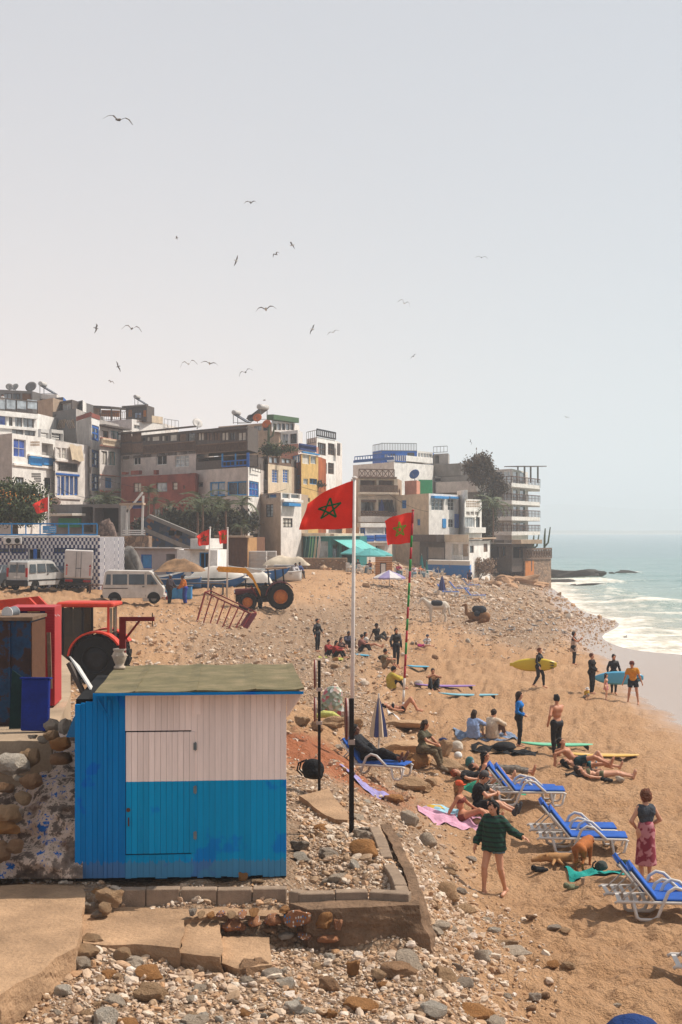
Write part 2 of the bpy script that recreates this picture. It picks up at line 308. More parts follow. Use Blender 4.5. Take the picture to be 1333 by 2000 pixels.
foam += np.clip(fbm(SX / 9, SY / 7, 80) - .62, 0, 1) * 3 * (SY > 200)
SZ += .02 - .02 * np.clip(foam, 0, 1) * 0
me = npmesh('sea', np.stack([SX, SY, SZ], -1).reshape(-1, 3), gridfaces(*SX.shape), True)
at = me.attributes.new('foam', 'FLOAT', 'POINT'); at.data.foreach_set('value', np.clip(foam, 0, 1.3).ravel().astype(np.float32))
at = me.attributes.new('depth', 'FLOAT', 'POINT'); at.data.foreach_set('value', dep.ravel().astype(np.float32))
ms, t = newmat('sea_water'); geo = t.n('NewGeometry').outputs['Position']
fo = t.n('Attribute', attribute_name='foam').outputs['Fac']; de = t.n('Attribute', attribute_name='depth').outputs['Fac']
wc = t.ramp(t.math('DIVIDE', de, 4.5), [(0, srgb((160, 148, 122))), (.22, srgb((128, 146, 132))), (.5, srgb((92, 130, 124))), (1, srgb((76, 114, 116)))])
mp = t.n('Mapping'); mp.inputs['Scale'].default_value = (1, .55, 1); t.l(geo, mp.inputs[0])
nz = t.noise(mp.outputs[0], .9, 8, .7); nz2 = t.noise(geo, .16, 6, .65)
ff = t.math('ADD', fo, t.math('ADD', t.math('MULTIPLY', t.math('SUBTRACT', nz, .5), 1.5), t.math('MULTIPLY', t.math('SUBTRACT', nz2, .5), .9)))
ff = t.ramp(ff, [(.42, g3(0)), (.72, g3(.6)), (1.0, g3(1))])
fc = t.mix(t.ramp(nz, [(.35, g3(0)), (.6, g3(1))]), srgb((196, 184, 164)), srgb((232, 226, 216)))
t.l(t.mix(ff, wc, fc), t.b.inputs['Base Color'])
t.l(t.mix(ff, g3(.22), g3(.8)), t.b.inputs['Roughness']); t.b.inputs['Specular IOR Level'].default_value = .5
nw = t.noise(mp.outputs[0], .55, 8, .65); t.bump(t.math('ADD', nw, t.math('MULTIPLY', ff, .25)), .6, .5)
tag(link('sea', me, ms), kind='structure')
# ------------------------------------------------------------------ far shore: hills over the bay, seen through haze
hm = mat('far_hill_scrub', (150, 146, 128), var=.3, scale=.004, bump=0)
for k, (Y0, dY, top, sdv) in enumerate(((2480, 500, 9, 3), (4600, 600, 88, 5), (7000, 700, 190, 8))):
    xs = np.linspace(-2500, 7000, 320); rows = np.linspace(0, 1, 9)
    XX, RR = np.meshgrid(xs, rows)
    prof = np.sin(np.clip(RR * 1.25, 0, 1) * math.pi / 2) ** .8
    fall = 1.2 - .12 * (XX / 1000) if k == 2 else 1.0 - .08 * XX / 1000
    hh = top * prof * np.clip(fall, .35, 1.5) * (.78 + .55 * (vnoise(XX / 420 + k * 5, RR * 3, sdv) - .3) + .3 * (vnoise(XX / 130, RR * 5, sdv + 1) - .5))
    YY = Y0 + dY * RR + 60 * vnoise(XX / 300, RR * 0 + k, sdv + 2) + XX * .05
    me = npmesh('hills', np.stack([XX, YY, hh - 1.0], -1).reshape(-1, 3), gridfaces(*XX.shape), True)
    tag(link('hills', me, hm), kind='structure')
mb = MB(); mb.add([(-2500, 2330, .05), (4500, 2680, .05), (4500, 2720, 2.2), (-2500, 2380, 2.2)], [(0, 1, 2, 3)])
tag(mb.build('far_beach', mat('pale_beach', (176, 170, 158), var=.2, scale=.01, bump=0)), kind='structure')
# ------------------------------------------------------------------ haze: one even box of air round everything
hzm = bpy.data.materials.new('haze_air'); hzm.use_nodes = True; tn = hzm.node_tree; tn.nodes.clear()
o_ = tn.nodes.new('ShaderNodeOutputMaterial'); pv = tn.nodes.new('ShaderNodeVolumePrincipled')
pv.inputs['Color'].default_value = (.86, .9, .95, 1); pv.inputs['Density'].default_value = .00062; pv.inputs['Anisotropy'].default_value = .0
tn.links.new(pv.outputs[0], o_.inputs['Volume'])
mb = MB(); mb.box(-5000, 9000, -200, 9500, -6, 330)
tag(mb.build('haze', hzm), kind='stuff')
# ------------------------------------------------------------------ rock shapes
import bmesh
def Pz(px, py, z): return W(px, py, FP * (CAMZ - z) / (py - HOR))
def ico(sub):
    bm = bmesh.new(); bmesh.ops.create_icosphere(bm, subdivisions=sub, radius=1); bm.verts.ensure_lookup_table()
    v = np.array([q.co[:] for q in bm.verts]); f = np.array([[x.index for x in q.verts] for q in bm.faces]); bm.free(); return v, f
def rockshape(sub, seed, rug=.25, boxy=.35):
    v, f = ico(sub); r = np.random.RandomState(seed)
    w_ = np.sign(v) * np.abs(v) ** (1 - boxy); w_ /= np.maximum(np.linalg.norm(w_, axis=1), 1e-6)[:, None] ** .6
    for k in range(11):
        d = r.randn(3); d /= np.linalg.norm(d); off = .55 + .3 * r.rand(); s_ = w_ @ d
        w_ -= np.outer(np.maximum(0, s_ - off) * .85, d)                 # broken flat facets
    for k in range(7):
        d = r.randn(3) * (1.2 + k * .6); w_ *= 1 + rug / (1.6 + k * .5) * np.sin(v @ d + r.rand() * 6)[:, None]
    return w_ * [1, .8, .62], f
ROCK3 = [rockshape(3, i, .22, .14) for i in range(10)]
ROCK2 = [rockshape(2, 40 + i, .25, .3) for i in range(12)]
ROCK1 = [rockshape(1, 80 + i, .25, .2) for i in range(12)]
ROCKME = [npmesh('stone', v, f, True) for v, f in ROCK3]
for q_ in ROCKME: q_.set_sharp_from_angle(angle=R(24))
def rockmat(name, c, var=.14):
    if name in _M: return _M[name]
    m, t = newmat(name); c = srgb(c); tc = t.n('TexCoord').outputs['Object']; rn = t.n('ObjectInfo').outputs['Random']
    off = t.n('VectorMath', operation='ADD'); t.l(tc, off.inputs[0]); t.l(rn, off.inputs[1])
    n_ = t.noise(off.outputs[0], 2.2, 8, .7); n2_ = t.noise(off.outputs[0], 12, 5, .7)
    k = t.ramp(n_, [(.3, g3(1 - var)), (.7, g3(1.15))]); q = t.mix(1.0, c, k, 'MULTIPLY')
    q = t.mix(t.ramp(n2_, [(.5, g3(0)), (.75, g3(.3))]), q, tuple(x * .5 for x in c[:3]) + (1,))
    q = t.mix(1.0, q, t.ramp(rn, [(0, g3(.86)), (1, g3(1.15))]), 'MULTIPLY')
    t.l(q, t.b.inputs['Base Color']); t.b.inputs['Roughness'].default_value = .92; t.b.inputs['Specular IOR Level'].default_value = .2
    t.bump(t.math('ADD', n2_, t.math('MULTIPLY', n_, 1.5)), 1.0, .12); _M[name] = m; return m
RC = {'tan': (202, 164, 126), 'pale grey': (208, 188, 166), 'ochre': (196, 140, 88), 'brown': (182, 142, 108), 'grey': (192, 174, 156), 'chalky white': (222, 208, 190)}
RM = {k: rockmat('rock_' + k.replace(' ', '_'), c) for k, c in RC.items()}
def stone(loc, size, c='tan', label=None, group=None, rz=None, tilt=.25, name='stone', parent=None, k=None, cat='stone'):
    me = ROCKME[rnd.randrange(len(ROCKME)) if k is None else k]; key = me.name + c
    if key not in _M:
        m2 = me.copy(); m2.materials.clear(); m2.materials.append(RM[c]); _M[key] = m2
    o = link(name, _M[key], None, parent); o.location = loc; o.scale = size
    o.rotation_euler = (rnd.uniform(-tilt, tilt), rnd.uniform(-tilt, tilt), rnd.uniform(0, 6.28) if rz is None else rz)
    if label: tag(o, label, cat, group)
    return o
# ------------------------------------------------------------------ the beach hut
HR = R(4.5); hut = empty('beach_hut', W(245, 1705, 18.0), HR, 'plank beach hut painted white above and blue below with flat mossy roof', 'hut')
def paint(name, split, blue, white, wear=.5):
    m, t = newmat(name); tc = t.n('TexCoord').outputs['Object']; sp = t.n('SeparateXYZ'); t.l(tc, sp.inputs[0])
    mp = t.n('Mapping'); mp.inputs['Scale'].default_value = (9, 9, .7); t.l(tc, mp.inputs[0])
    gr = t.noise(mp.outputs[0], 3, 6, .7); bl = t.noise(tc, 1.6, 4, .6); fn = t.noise(tc, 40, 4, .6)
    edge = t.math('ADD', sp.outputs['Z'], t.math('MULTIPLY', t.math('SUBTRACT', fn, .5), .012))
    b = t.mix(t.ramp(bl, [(.58, g3(0)), (.62, g3(1))]), srgb(blue), tuple(x * y for x, y in zip(srgb(blue), (.6, .72, 1.02, 1))))
    if split is None: q = b
    else: q = t.mix(t.math('GREATER_THAN', edge, split), b, srgb(white))
    q = t.mix(1.0, q, t.ramp(gr, [(.25, g3(.88)), (.7, g3(1.05))]), 'MULTIPLY')
    q = t.mix(t.ramp(t.noise(tc, 23, 6, .75), [(.66, g3(0)), (.74, g3(wear))]), q, srgb((120, 104, 92)))
    q = t.mix(1.0, q, t.ramp(t.n('ObjectInfo').outputs['Random'], [(0, g3(.9)), (1, g3(1.07))]), 'MULTIPLY')
    low = t.math('ADD', sp.outputs['Z'], t.math('MULTIPLY', gr, -.25)); q = t.mix(t.ramp(low, [(-.1, g3(.35)), (.02, g3(0))]), q, srgb((120, 105, 90)))
    t.l(q, t.b.inputs['Base Color']); t.b.inputs['Roughness'].default_value = .8; t.b.inputs['Specular IOR Level'].default_value = .08; t.bump(gr, .35, .01); return m
PT = paint('hut_two_tone_paint', 1.155, (0, 148, 200), (248, 228, 218)); PB = paint('hut_blue_paint', None, (0, 122, 190), (0, 0, 0), .3)
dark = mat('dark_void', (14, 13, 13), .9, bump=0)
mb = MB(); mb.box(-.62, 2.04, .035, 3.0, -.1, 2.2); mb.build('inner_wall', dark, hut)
pw = 2.04 / 27; dz0, dz1, dx1 = .24, 1.78, .885
for i in range(27):
    x = i * pw; j = rnd.uniform(-.0015, .0015); g_ = .0009
    def plank(z0, z1, nm='plank', p=hut, y0=0.0, th=.03, m=PT):
        b = MB(); b.bev(x + g_, x + pw - g_, y0 + j, y0 + th + j, z0, z1, .0018); return b.build(nm, m, p)
    if x + pw < dx1 + .02:
        plank(dz1 + .016, 2.27 - rnd.random() * .004); plank(-.06 - rnd.random() * .02, dz0 - .016)
    else: plank(-.06 - rnd.random() * .03, 2.27)
x = -.63
for i, wd in enumerate((.075, .06, .09, .055, .08, .045, .07, .075, .08)):
    b = MB(); jj = rnd.uniform(-.008, .008); b.bev(x + .0012, x + wd - .0012, -.012 + jj, .028 + jj, -.06, 2.26 - (.015 * (8 - i) if i < 3 else 0), .003); b.build('plank', PB, hut); x += wd
door = empty('door', (0, 0, 0), parent=hut)
for i in range(12):
    wd = (dx1 - .012) / 12; b = MB(); j = rnd.uniform(-.003, .003); b.bev(.008 + i * wd + .0012, .008 + (i + 1) * wd - .0012, -.014 + j, .02 + j, dz0, dz1, .003); b.build('plank', PT, door)
for zz in (.42, 1.0, 1.55):
    b = MB(); b.box(.86, .9, -.026, -.012, zz, zz + .09); b.tube([(.884, -.028, zz - .01), (.884, -.028, zz + .1)], .007, 6); b.build('hinge', mat('hut_hinge', (120, 128, 130), .7), door)
rusty = mat('rust', (96, 62, 42), .8, .4, 20, .4, 60)
b = MB(); b.tube([(.045, -.03, .7), (.045, -.045, .7), (.045, -.045, .62), (.045, -.03, .6)], .009, 6); b.build('handle', rusty, door)
b = MB(); b.lathe([(.0, 0), (.026, .002), (.026, .012), (.0, .014)], 12, Matrix.Translation((.04, -.014, .8)) @ Matrix.Rotation(R(90), 4, 'X')); b.build('lock', rusty, door)
b = MB(); b.box(-.016, .003, -.03, -.014, .2, 1.78); b.build('door_trim', PB, hut)
b = MB(); b.bar((-.2, -.02, 2.2), (-.2, -.02, 1.95), .04, .03); b.bar((-.2, -.03, 1.97), (-.34, -.03, 2.2), .03, .02); b.build('brace', PB, hut)
b = MB(); b.box(.86, .95, -.02, -.004, 2.0, 2.27); b.build('patch_board', PT, hut)
b = MB(); b.box(1.9, 1.97, -.02, -.004, 2.03, 2.27); b.build('patch_board', PT, hut)
# roof: four sheets of worn green felt over boards
mf, t = newmat('mossy_roof_felt'); tc = t.n('TexCoord').outputs['Object']
n_ = t.noise(tc, 2.2, 7, .7); n2_ = t.noise(tc, 60, 3, .7)
q = t.ramp(n_, [(.3, srgb((82, 76, 50))), (.5, srgb((108, 98, 66))), (.72, srgb((136, 118, 88)))])
q = t.mix(t.ramp(t.noise(tc, 7, 8, .8), [(.6, g3(0)), (.8, g3(.7))]), q, srgb((86, 66, 50))); q = t.mix(1.0, q, t.ramp(n2_, [(.3, g3(.8)), (.7, g3(1.12))]), 'MULTIPLY')
t.l(q, t.b.inputs['Base Color']); t.b.inputs['Roughness'].default_value = .95; t.bump(n2_, .5, .01)
roof = empty('roof', (0, 0, 0), parent=hut)
xs = [-.35, .12, .88, 1.62, 2.22]
for i in range(4):
    b = MB(); n = 6; V = []; F = []
    for a in range(n + 1):
        for c in range(9):
            u = xs[i] + (xs[i + 1] - xs[i] + .03) * a / n; v_ = -.36 + 3.5 * c / 8
            V.append((u, v_, 2.33 + .006 * math.sin(u * 9 + v_ * 2) + .005 * math.sin(v_ * 4.3 + i) + (.014 if a == n else 0) + .004 * i - .002 * v_))
    k = len(V); V += [(p[0], p[1], p[2] - .02) for p in V]
    for a in range(n):
        for c in range(8):
            p = a * 9 + c; F += [(p, p + 9, p + 10, p + 1), (k + p, k + p + 1, k + p + 10, k + p + 9)]
    for a in range(n): F += [(a * 9, k + a * 9, k + a * 9 + 9, a * 9 + 9), (a * 9 + 8, a * 9 + 17, k + a * 9 + 17, k + a * 9 + 8)]
    for c in range(8): F += [(c, c + 1, k + c + 1, k + c), (n * 9 + c, k + n * 9 + c, k + n * 9 + c + 1, n * 9 + c + 1)]
    b.add(V, F); b.build('roof_sheet', mf, roof)
b = MB(); b.box(-.37, 2.24, -.37, -.345, 2.285, 2.318); b.build('fascia', PB, roof)
b = MB(); b.box(-.3, 2.2, -.34, 3.1, 2.288, 2.305); b.build('roof_boards', mat('bare_boards', (150, 120, 96), .85, .3, 8), roof)
b = MB(); b.add([(2.045, .02, 2.28), (2.045, .02, 1.95), (2.22, -.3, 2.28), (2.06, .02, 2.28), (2.06, .02, 1.95), (2.235, -.3, 2.28)], [(0, 1, 2), (5, 4, 3), (0, 3, 4, 1), (1, 4, 5, 2), (2, 5, 3, 0)]); b.build('roof_bracket', PT, hut)
# ------------------------------------------------------------------ concrete: pads, ledge, retaining wall
conc = mat('weathered_concrete', (178, 144, 112), .95, .5, .9, .9, 18, streak=.0, spec=.2, dist=.03)
conc_d = mat('rough_render', (132, 106, 84), .95, .45, 2.2, 1.0, 14, spec=.15, dist=.06)
block_m = mat('concrete_block', (158, 136, 116), .95, .3, 6, .8, 70, spec=.15, dist=.02)
def roughslab(name, outline, z1, z0, mt, sub=3, amp=.02, seed=0, tilt=None):
    # outline: (px, py) list, counter-clockwise seen from above; extruded down and roughened
    top = [Pz(x, y, z1) for x, y in outline]; bm = bmesh.new()
    tv = [bm.verts.new(p) for p in top]; bv = [bm.verts.new((p.x, p.y, z0)) for p in top]; n = len(tv)
    bm.faces.new(tv); bm.faces.new(bv[::-1])
    for i in range(n): bm.faces.new((tv[i], bv[i], bv[(i + 1) % n], tv[(i + 1) % n]))
    bmesh.ops.recalc_face_normals(bm, faces=bm.faces); bmesh.ops.triangulate(bm, faces=bm.faces[:])
    for _ in range(sub): 
        es = [e for e in bm.edges if e.calc_length() > .09]; bmesh.ops.subdivide_edges(bm, edges=es, cuts=1, use_grid_fill=True); bmesh.ops.triangulate(bm, faces=[f_ for f_ in bm.faces if len(f_.verts) > 4])
    V = np.array([v.co[:] for v in bm.verts]); 
    for k, s_ in ((1, .5), (2, .2), (3, .09)):
        d = amp / k * (np.stack([vnoise(V[:, 0] / s_ + V[:, 2] / s_, V[:, 1] / s_ + 3 * V[:, 2] / s_, seed + j) for j in range(3)], -1) - .5) * 2; V += d * [1, 1, .55]
    for v, c in zip(bm.verts, V): v.co = c
    me = bpy.data.meshes.new(name); bm.to_mesh(me); bm.free(); return link(name, me, mt)
s1 = roughslab('concrete_pad', [(-330, 1735), (166, 1727), (163, 1800), (150, 1850), (112, 1872), (75, 1902), (30, 1925), (0, 1945), (-330, 2010)], 3.55, 3.0, conc, 5, .02, 1); tag(s1, kind='structure')
s2 = roughslab('concrete_path', [(163, 1775), (240, 1764), (563, 1767), (663, 1772), (665, 1790), (440, 1788), (362, 1797), (352, 1852), (262, 1843), (205, 1846), (160, 1842)], 3.38, 2.95, conc, 5, .015, 2); tag(s2, kind='structure')
s3 = roughslab('concrete_step', [(364, 1799), (434, 1803), (433, 1868), (350, 1860), (353, 1830)], 3.32, 2.9, conc, 4, .02, 3); tag(s3, kind='structure')
s4 = roughslab('concrete_step', [(436, 1829), (528, 1831), (528, 1884), (470, 1892), (436, 1880)], 3.2, 2.85, conc, 4, .02, 4); tag(s4, kind='structure')
# block ledge in front of the hut and its return beside the gravel bed
wall = empty('retaining_wall', Pz(561, 1760, 3.4), 0, 'low concrete block retaining wall around the gravel bed below the hut', 'wall')
inv = Matrix.Translation(-wall.location)
def blockrow(pxs, pys, z1, z0, wdt, w_=.16):
    for (xa, ya), (xb, yb) in zip(zip(pxs, pys), zip(pxs[1:], pys[1:])):
        a = Pz(xa, ya, z1); b_ = Pz(xb, yb, z1); d = (b_ - a); d.z = 0; L = d.length; d /= L; nrm = Vector((-d.y, d.x, 0))
        M4 = inv @ Matrix(((d.x, nrm.x, 0, a.x), (d.y, nrm.y, 0, a.y), (0, 0, 1, z1 - rnd.uniform(0, .018)), (0, 0, 0, 1)))
        k = MB(); k.bev(.006, L - .006, rnd.uniform(-.008, .008), w_, z0 - z1, 0, .01, M4); k.build('block', block_m, wall)
blockrow([232, 285, 352, 424, 493, 561], [1737, 1737, 1736, 1736, 1735, 1735], 3.6, 3.3, .1)
blockrow([562, 584, 655, 720, 800], [1739, 1743, 1742, 1741, 1746], 3.6, 3.2, .1)
blockrow([801, 795, 788, 778, 772], [1744, 1727, 1710, 1694, 1685], 3.6, 3.3, .1)
blockrow([768, 760, 752, 742], [1672, 1652, 1632, 1612], 3.57, 3.3, .1)
body = roughslab('render_base', [(566, 1765), (700, 1757), (802, 1757), (798, 1725), (775, 1670), (745, 1610), (765, 1610), (800, 1680), (822, 1735), (816, 1768), (700, 1773), (670, 1774), (600, 1776)], 3.5, 2.75, conc_d, 5, .02, 6)
# flare the foot of the wall out towards the beach
for v in body.data.vertices:
    f_ = max(0, min(1, (3.5 - v.co.z) / .6))
    if v.co.x > -.35: v.co.x += f_ * .2 * min(1, (v.co.x + .35) / .8); v.co.y -= f_ * .03 * (1 if v.co.y < 17.6 else -.4)
    v.co = inv @ v.co
body.parent = wall
pst, t = newmat('painted_stone'); tc = t.n('TexCoord').outputs['Object']
mp = t.n('Mapping'); mp.inputs['Scale'].default_value = (1.8, .0, 1.2); t.l(tc, mp.inputs[0]); rn = t.n('ObjectInfo').outputs['Random']
of = t.n('VectorMath', operation='ADD'); t.l(mp.outputs[0], of.inputs[0]); t.l(rn, of.inputs[1])
vo = t.n('TexVoronoi', Scale=3.2, Randomness=.6); t.l(of.outputs[0], vo.inputs['Vector'])
dab = t.ramp(vo.outputs['Distance'], [(.26, g3(1)), (.3, g3(0))]); sc_ = t.n('SeparateColor'); t.l(vo.outputs['Color'], sc_.inputs[0])
dc = t.ramp(sc_.outputs[0], [(.0, srgb((30, 120, 176))), (.5, srgb((30, 120, 176))), (.52, srgb((205, 200, 192)))]); dc.node.color_ramp.interpolation = 'CONSTANT'
bs = t.mix(t.noise(tc, 3, 6, .7), srgb((112, 70, 46)), srgb((165, 112, 74)))
q = t.mix(t.math('MULTIPLY', dab, t.math('GREATER_THAN', sc_.outputs[1], .35)), bs, dc); t.l(q, t.b.inputs['Base Color']); t.b.inputs['Roughness'].default_value = .9; t.bump(t.noise(tc, 6, 6, .7), .6, .06)
RM['painted'] = pst
def zpx(X, Y): return 400 + X / 2.666, 1560 + Y / 2.666
for X0, X1, Y0, Y1, c in ((-88, -45, 585, 625, 'grey'), (-45, 0, 600, 632, 'tan'), (2, 50, 600, 635, 'ochre'), (55, 105, 598, 630, 'painted'), (108, 163, 594, 640, 'tan'), (166, 222, 600, 630, 'painted'), (222, 286, 588, 620, 'ochre'), (386, 440, 575, 610, 'ochre'),
        (96, 216, 645, 708, 'painted'), (214, 298, 620, 676, 'painted'), (298, 408, 604, 672, 'painted'), (410, 566, 572, 702, 'painted'), (578, 668, 598, 704, 'ochre'), (668, 722, 636, 708, 'painted'), (574, 726, 704, 768, 'painted'), (470, 570, 700, 745, 'painted'), (385, 470, 702, 742, 'grey'), (290, 385, 676, 712, 'brown')):
    xa, ya = zpx(X0, Y0); xb, yb = zpx(X1, Y1); Y = 16.8; a = W(xa, ya, Y); b_ = W(xb, yb, Y)
    o = stone((a + b_) / 2 - wall.location + Vector((0, .1, 0)), ((b_.x - a.x) / 2 * 1.0, .16, (a.z - b_.z) / 2 * 1.45), c, parent=wall, rz=0, tilt=.08)
# ------------------------------------------------------------------ upper terrace on the left and its broken rubble wall
mb = MB(); poly = [(-16, 19.4), (-3.95, 19.4), (-4.75, 25), (-5.9, 31), (-6.5, 33), (-16, 33)]
mb.prism(poly, 1.5, 5.12, lambda u, v, w_: (u, v, w_)); tag(mb.build('terrace', mat('dusty_concrete', (168, 146, 122), .95, .3, .7, .6, 18, spec=.15)), kind='structure')
rw = empty('rubble_wall', W(80, 1710, 17.7), 0, 'crumbling rubble wall with peeling blue paint left of the hut', 'wall'); ri = rw.location.copy()
mp_, t = newmat('peeling_blue_render'); geo = t.n('TexCoord').outputs['Object']
n_ = t.noise(geo, 1.1, 7, .7); n2_ = t.noise(geo, 5, 7, .75); sp = t.n('SeparateXYZ'); t.l(geo, sp.inputs[0])
bs = t.ramp(n2_, [(.3, srgb((78, 64, 56))), (.5, srgb((128, 108, 94))), (.72, srgb((172, 148, 130)))])
mk = t.math('ADD', n2_, t.math('MULTIPLY', n_, .55))
bs = t.mix(t.ramp(mk, [(.76, g3(0)), (.79, g3(1))]), bs, srgb((206, 180, 160)))
bs = t.mix(t.ramp(mk, [(.88, g3(0)), (.895, g3(1))]), bs, srgb((0, 92, 168)))
bs = t.mix(t.ramp(t.noise(geo, 1.7, 5), [(.62, g3(0)), (.7, g3(.8))]), bs, srgb((92, 60, 40)))
t.l(bs, t.b.inputs['Base Color']); t.b.inputs['Roughness'].default_value = .92; t.bump(t.math('ADD', n2_, t.math('MULTIPLY', t.noise(geo, 22, 5, .7), .5)), .8, .06)
nu, nv = 90, 70; U, Vv = np.meshgrid(np.linspace(-330, 162, nu), np.linspace(0, 1, nv))
pier = 1 / (1 + np.exp(-(U - 70) / 14))                      # the pier next to the hut stays upright, the rest slumps back
PY = 1716 - Vv * (300 - 45 * (1 - pier)); YY = 17.78 + (Vv ** (1.2 - .3 * pier)) * (2.2 - 1.5 * pier * (1 - Vv)) + .22 * (1 - pier)
YY += .35 * (vnoise(U / 45, PY / 40, 90) - .5) * (1.2 - .7 * pier) + .16 * (vnoise(U / 16, PY / 15, 91) - .5) + .05 * vnoise(U / 6, PY / 6, 92)
YY = np.where(Vv > .66, YY + .25 * pier, YY)
XX = (U - 666.5) / FP * YY; ZZ = CAMZ - (PY - HOR) / FP * YY
me = npmesh('wall_core', np.stack([XX - ri.x, YY - ri.y, ZZ - ri.z], -1).reshape(-1, 3), gridfaces(nv, nu), True)
link('wall_core', me, [mp_], rw)
for (px, py, wp, hp, c, dy) in ((20, 1490, 75, 48, 'chalky white', 18.9), (58, 1478, 40, 42, 'tan', 19.0), (118, 1452, 40, 30, 'ochre', 18.6), (120, 1482, 46, 34, 'brown', 18.6), (105, 1418, 30, 26, 'pale grey', 19.2), (128, 1420, 22, 48, 'chalky white', 19.1), (12, 1590, 58, 46, 'tan', 18.2), (15, 1618, 46, 30, 'ochre', 18.1), (46, 1560, 34, 36, 'tan', 18.45),         (60, 1525, 44, 34, 'brown', 18.6), (10, 1540, 36, 28, 'brown', 18.6), (0, 1660, 46, 50, 'brown', 17.95), (32, 1590, 26, 20, 'grey', 18.2), (-50, 1500, 80, 60, 'tan', 18.9), (-60, 1600, 80, 60, 'brown', 18.3), (28, 1655, 30, 34, 'brown', 17.95), (35, 1520, 24, 18, 'pale grey', 18.7), (100, 1436, 30, 24, 'tan', 19.0), (85, 1445, 22, 16, 'pale grey', 19.2), (64, 1440, 18, 10, 'pale grey', 19.4), (-140, 1560, 90, 70, 'brown', 18.6), (-160, 1480, 90, 60, 'tan', 19.0)):
    c0 = W(px, py, dy) - ri; s_ = dy / FP * .58; stone(c0, (wp * s_, (wp + hp) * .5 * s_, hp * s_ * 1.25), c, parent=rw, tilt=.15, rz=rnd.uniform(-.5, .5))
# the little stone stack at the corner of the pad
for px, py, wp, hp, c in ((215, 1758, 52, 40, 'tan'), (190, 1748, 46, 30, 'ochre'), (205, 1775, 44, 26, 'tan'), (174, 1772, 26, 18, 'grey'), (178, 1752, 24, 20, 'chalky white'), (190, 1785, 28, 14, 'grey'), (185, 1727, 30, 14, 'pale grey')):
    q = Pz(px, py + hp / 2, 3.4); s_ = q.y / FP / 2
    stone(q + Vector((0, 0, hp * s_)), (wp * s_ * 1.1, wp * s_ * .9, hp * s_ * 1.5), c, f'{c} rock in the small heap between concrete pad and block ledge', 'rocks heaped at the pad corner', tilt=.12)
# ------------------------------------------------------------------ loose stones: the large ones singly, the rest as stuff
msx, t = newmat('loose_stones'); g_ = t.n('NewGeometry'); rn = g_.outputs['Random Per Island']
q = t.ramp(rn, [(0, srgb((176, 146, 118))), (.18, srgb((194, 162, 130))), (.34, srgb((210, 188, 166))), (.5, srgb((192, 148, 108))), (.62, srgb((202, 178, 156))), (.78, srgb((224, 208, 188))), (.9, srgb((190, 150, 114))), (1, srgb((228, 214, 200)))])
q = t.mix(1.0, q, t.ramp(t.noise(g_.outputs['Position'], 14, 6, .7), [(.3, g3(.62)), (.7, g3(1.1))]), 'MULTIPLY')
t.l(q, t.b.inputs['Base Color']); t.b.inputs['Roughness'].default_value = .92; t.b.inputs['Specular IOR Level'].default_value = .2
t.bump(t.noise(g_.outputs['Position'], 50, 5, .7), .5, .02)
def scatter(name, Y0, Y1, dens, r0, r1, expo, shapes, pw=1.3, seed=0, tmax=.27, pmin=.04, sink=.25, extra=None):
    r = np.random.RandomState(seed); n = int(tmax * (Y1 ** 2 - Y0 ** 2) * dens)
    Y = np.sqrt(r.uniform(Y0 ** 2, Y1 ** 2, n)); X = r.uniform(-tmax, tmax, n) * Y; z, p = field(X, Y, True); z = z + dents(X, Y, z, p)
    clump = .55 + .9 * vnoise(X / (Y * .04 + .5), Y / (Y * .08 + .5), seed + 5)
    keep = (r.rand(n) < np.clip(np.clip(p * clump, 0, 1) ** pw + pmin * .3 * (r.rand(n) < .5), 0, 1)) & (z > .05) & ~((X < -.6) & (X > -3.6) & (Y > 17.95) & (Y < 22)) & ~((X < -4) & (Y > 19) & (Y < 33)) & (p > .02) & ~((X < .1) & (X > -3.0) & (Y > 16.9) & (Y < 17.35)) & ~((X < -1.85) & (X > -3.0) & (Y > 15.8) & (Y < 17.35)) & ~((X < -2.8) & (Y > 15.2) & (Y < 17.9))
    X, Y, z = X[keep], Y[keep], z[keep]; n = len(X); rad = r0 * (1 - r.rand(n) * (1 - (r0 / r1) ** expo)) ** (-1 / expo)
    VV = []; FF = []; b = 0; idx = r.randint(0, len(shapes), n)
    for k, (sv, sf) in enumerate(shapes):
        m_ = idx == k; c = m_.sum()
        if not c: continue
        a = r.uniform(0, 6.283, c); ca, sa = np.cos(a), np.sin(a); tl = r.uniform(-.35, .35, (c, 2)); sz = rad[m_][:, None] * r.uniform(.75, 1.25, (c, 3))
        P = sv[None] * sz[:, None]; P[..., 2] += P[..., 0] * tl[:, 0:1] + P[..., 1] * tl[:, 1:2]
        Q = np.empty_like(P); Q[..., 0] = P[..., 0] * ca[:, None] - P[..., 1] * sa[:, None]; Q[..., 1] = P[..., 0] * sa[:, None] + P[..., 1] * ca[:, None]; Q[..., 2] = P[..., 2]
        Q += np.stack([X[m_], Y[m_], z[m_] + rad[m_] * sink], -1)[:, None]
        VV.append(Q.reshape(-1, 3)); FF.append((sf[None] + (np.arange(c) * len(sv))[:, None, None]).reshape(-1, 3) + b); b += c * len(sv)
    o = link(name, npmesh(name, np.concatenate(VV), np.concatenate(FF)), msx); tag(o, kind='stuff'); return o
scatter('pebbles', 11.5, 23, 520, .014, .03, 1.0, ROCK1, 1.0, 1, pmin=.02, sink=.3)
scatter('pebbles', 11.5, 23, 140, .03, .085, 1.6, ROCK2, 1.1, 2, pmin=.02)
scatter('pebbles', 22, 52, 110, .022, .09, 1.8, ROCK1, 1.5, 3)
scatter('pebbles', 50, 125, 22, .04, .18, 2.3, ROCK1, 1.4, 4)
scatter('pebbles', 110, 250, 1.6, .1, .5, 2.2, ROCK1, 1.6, 5)
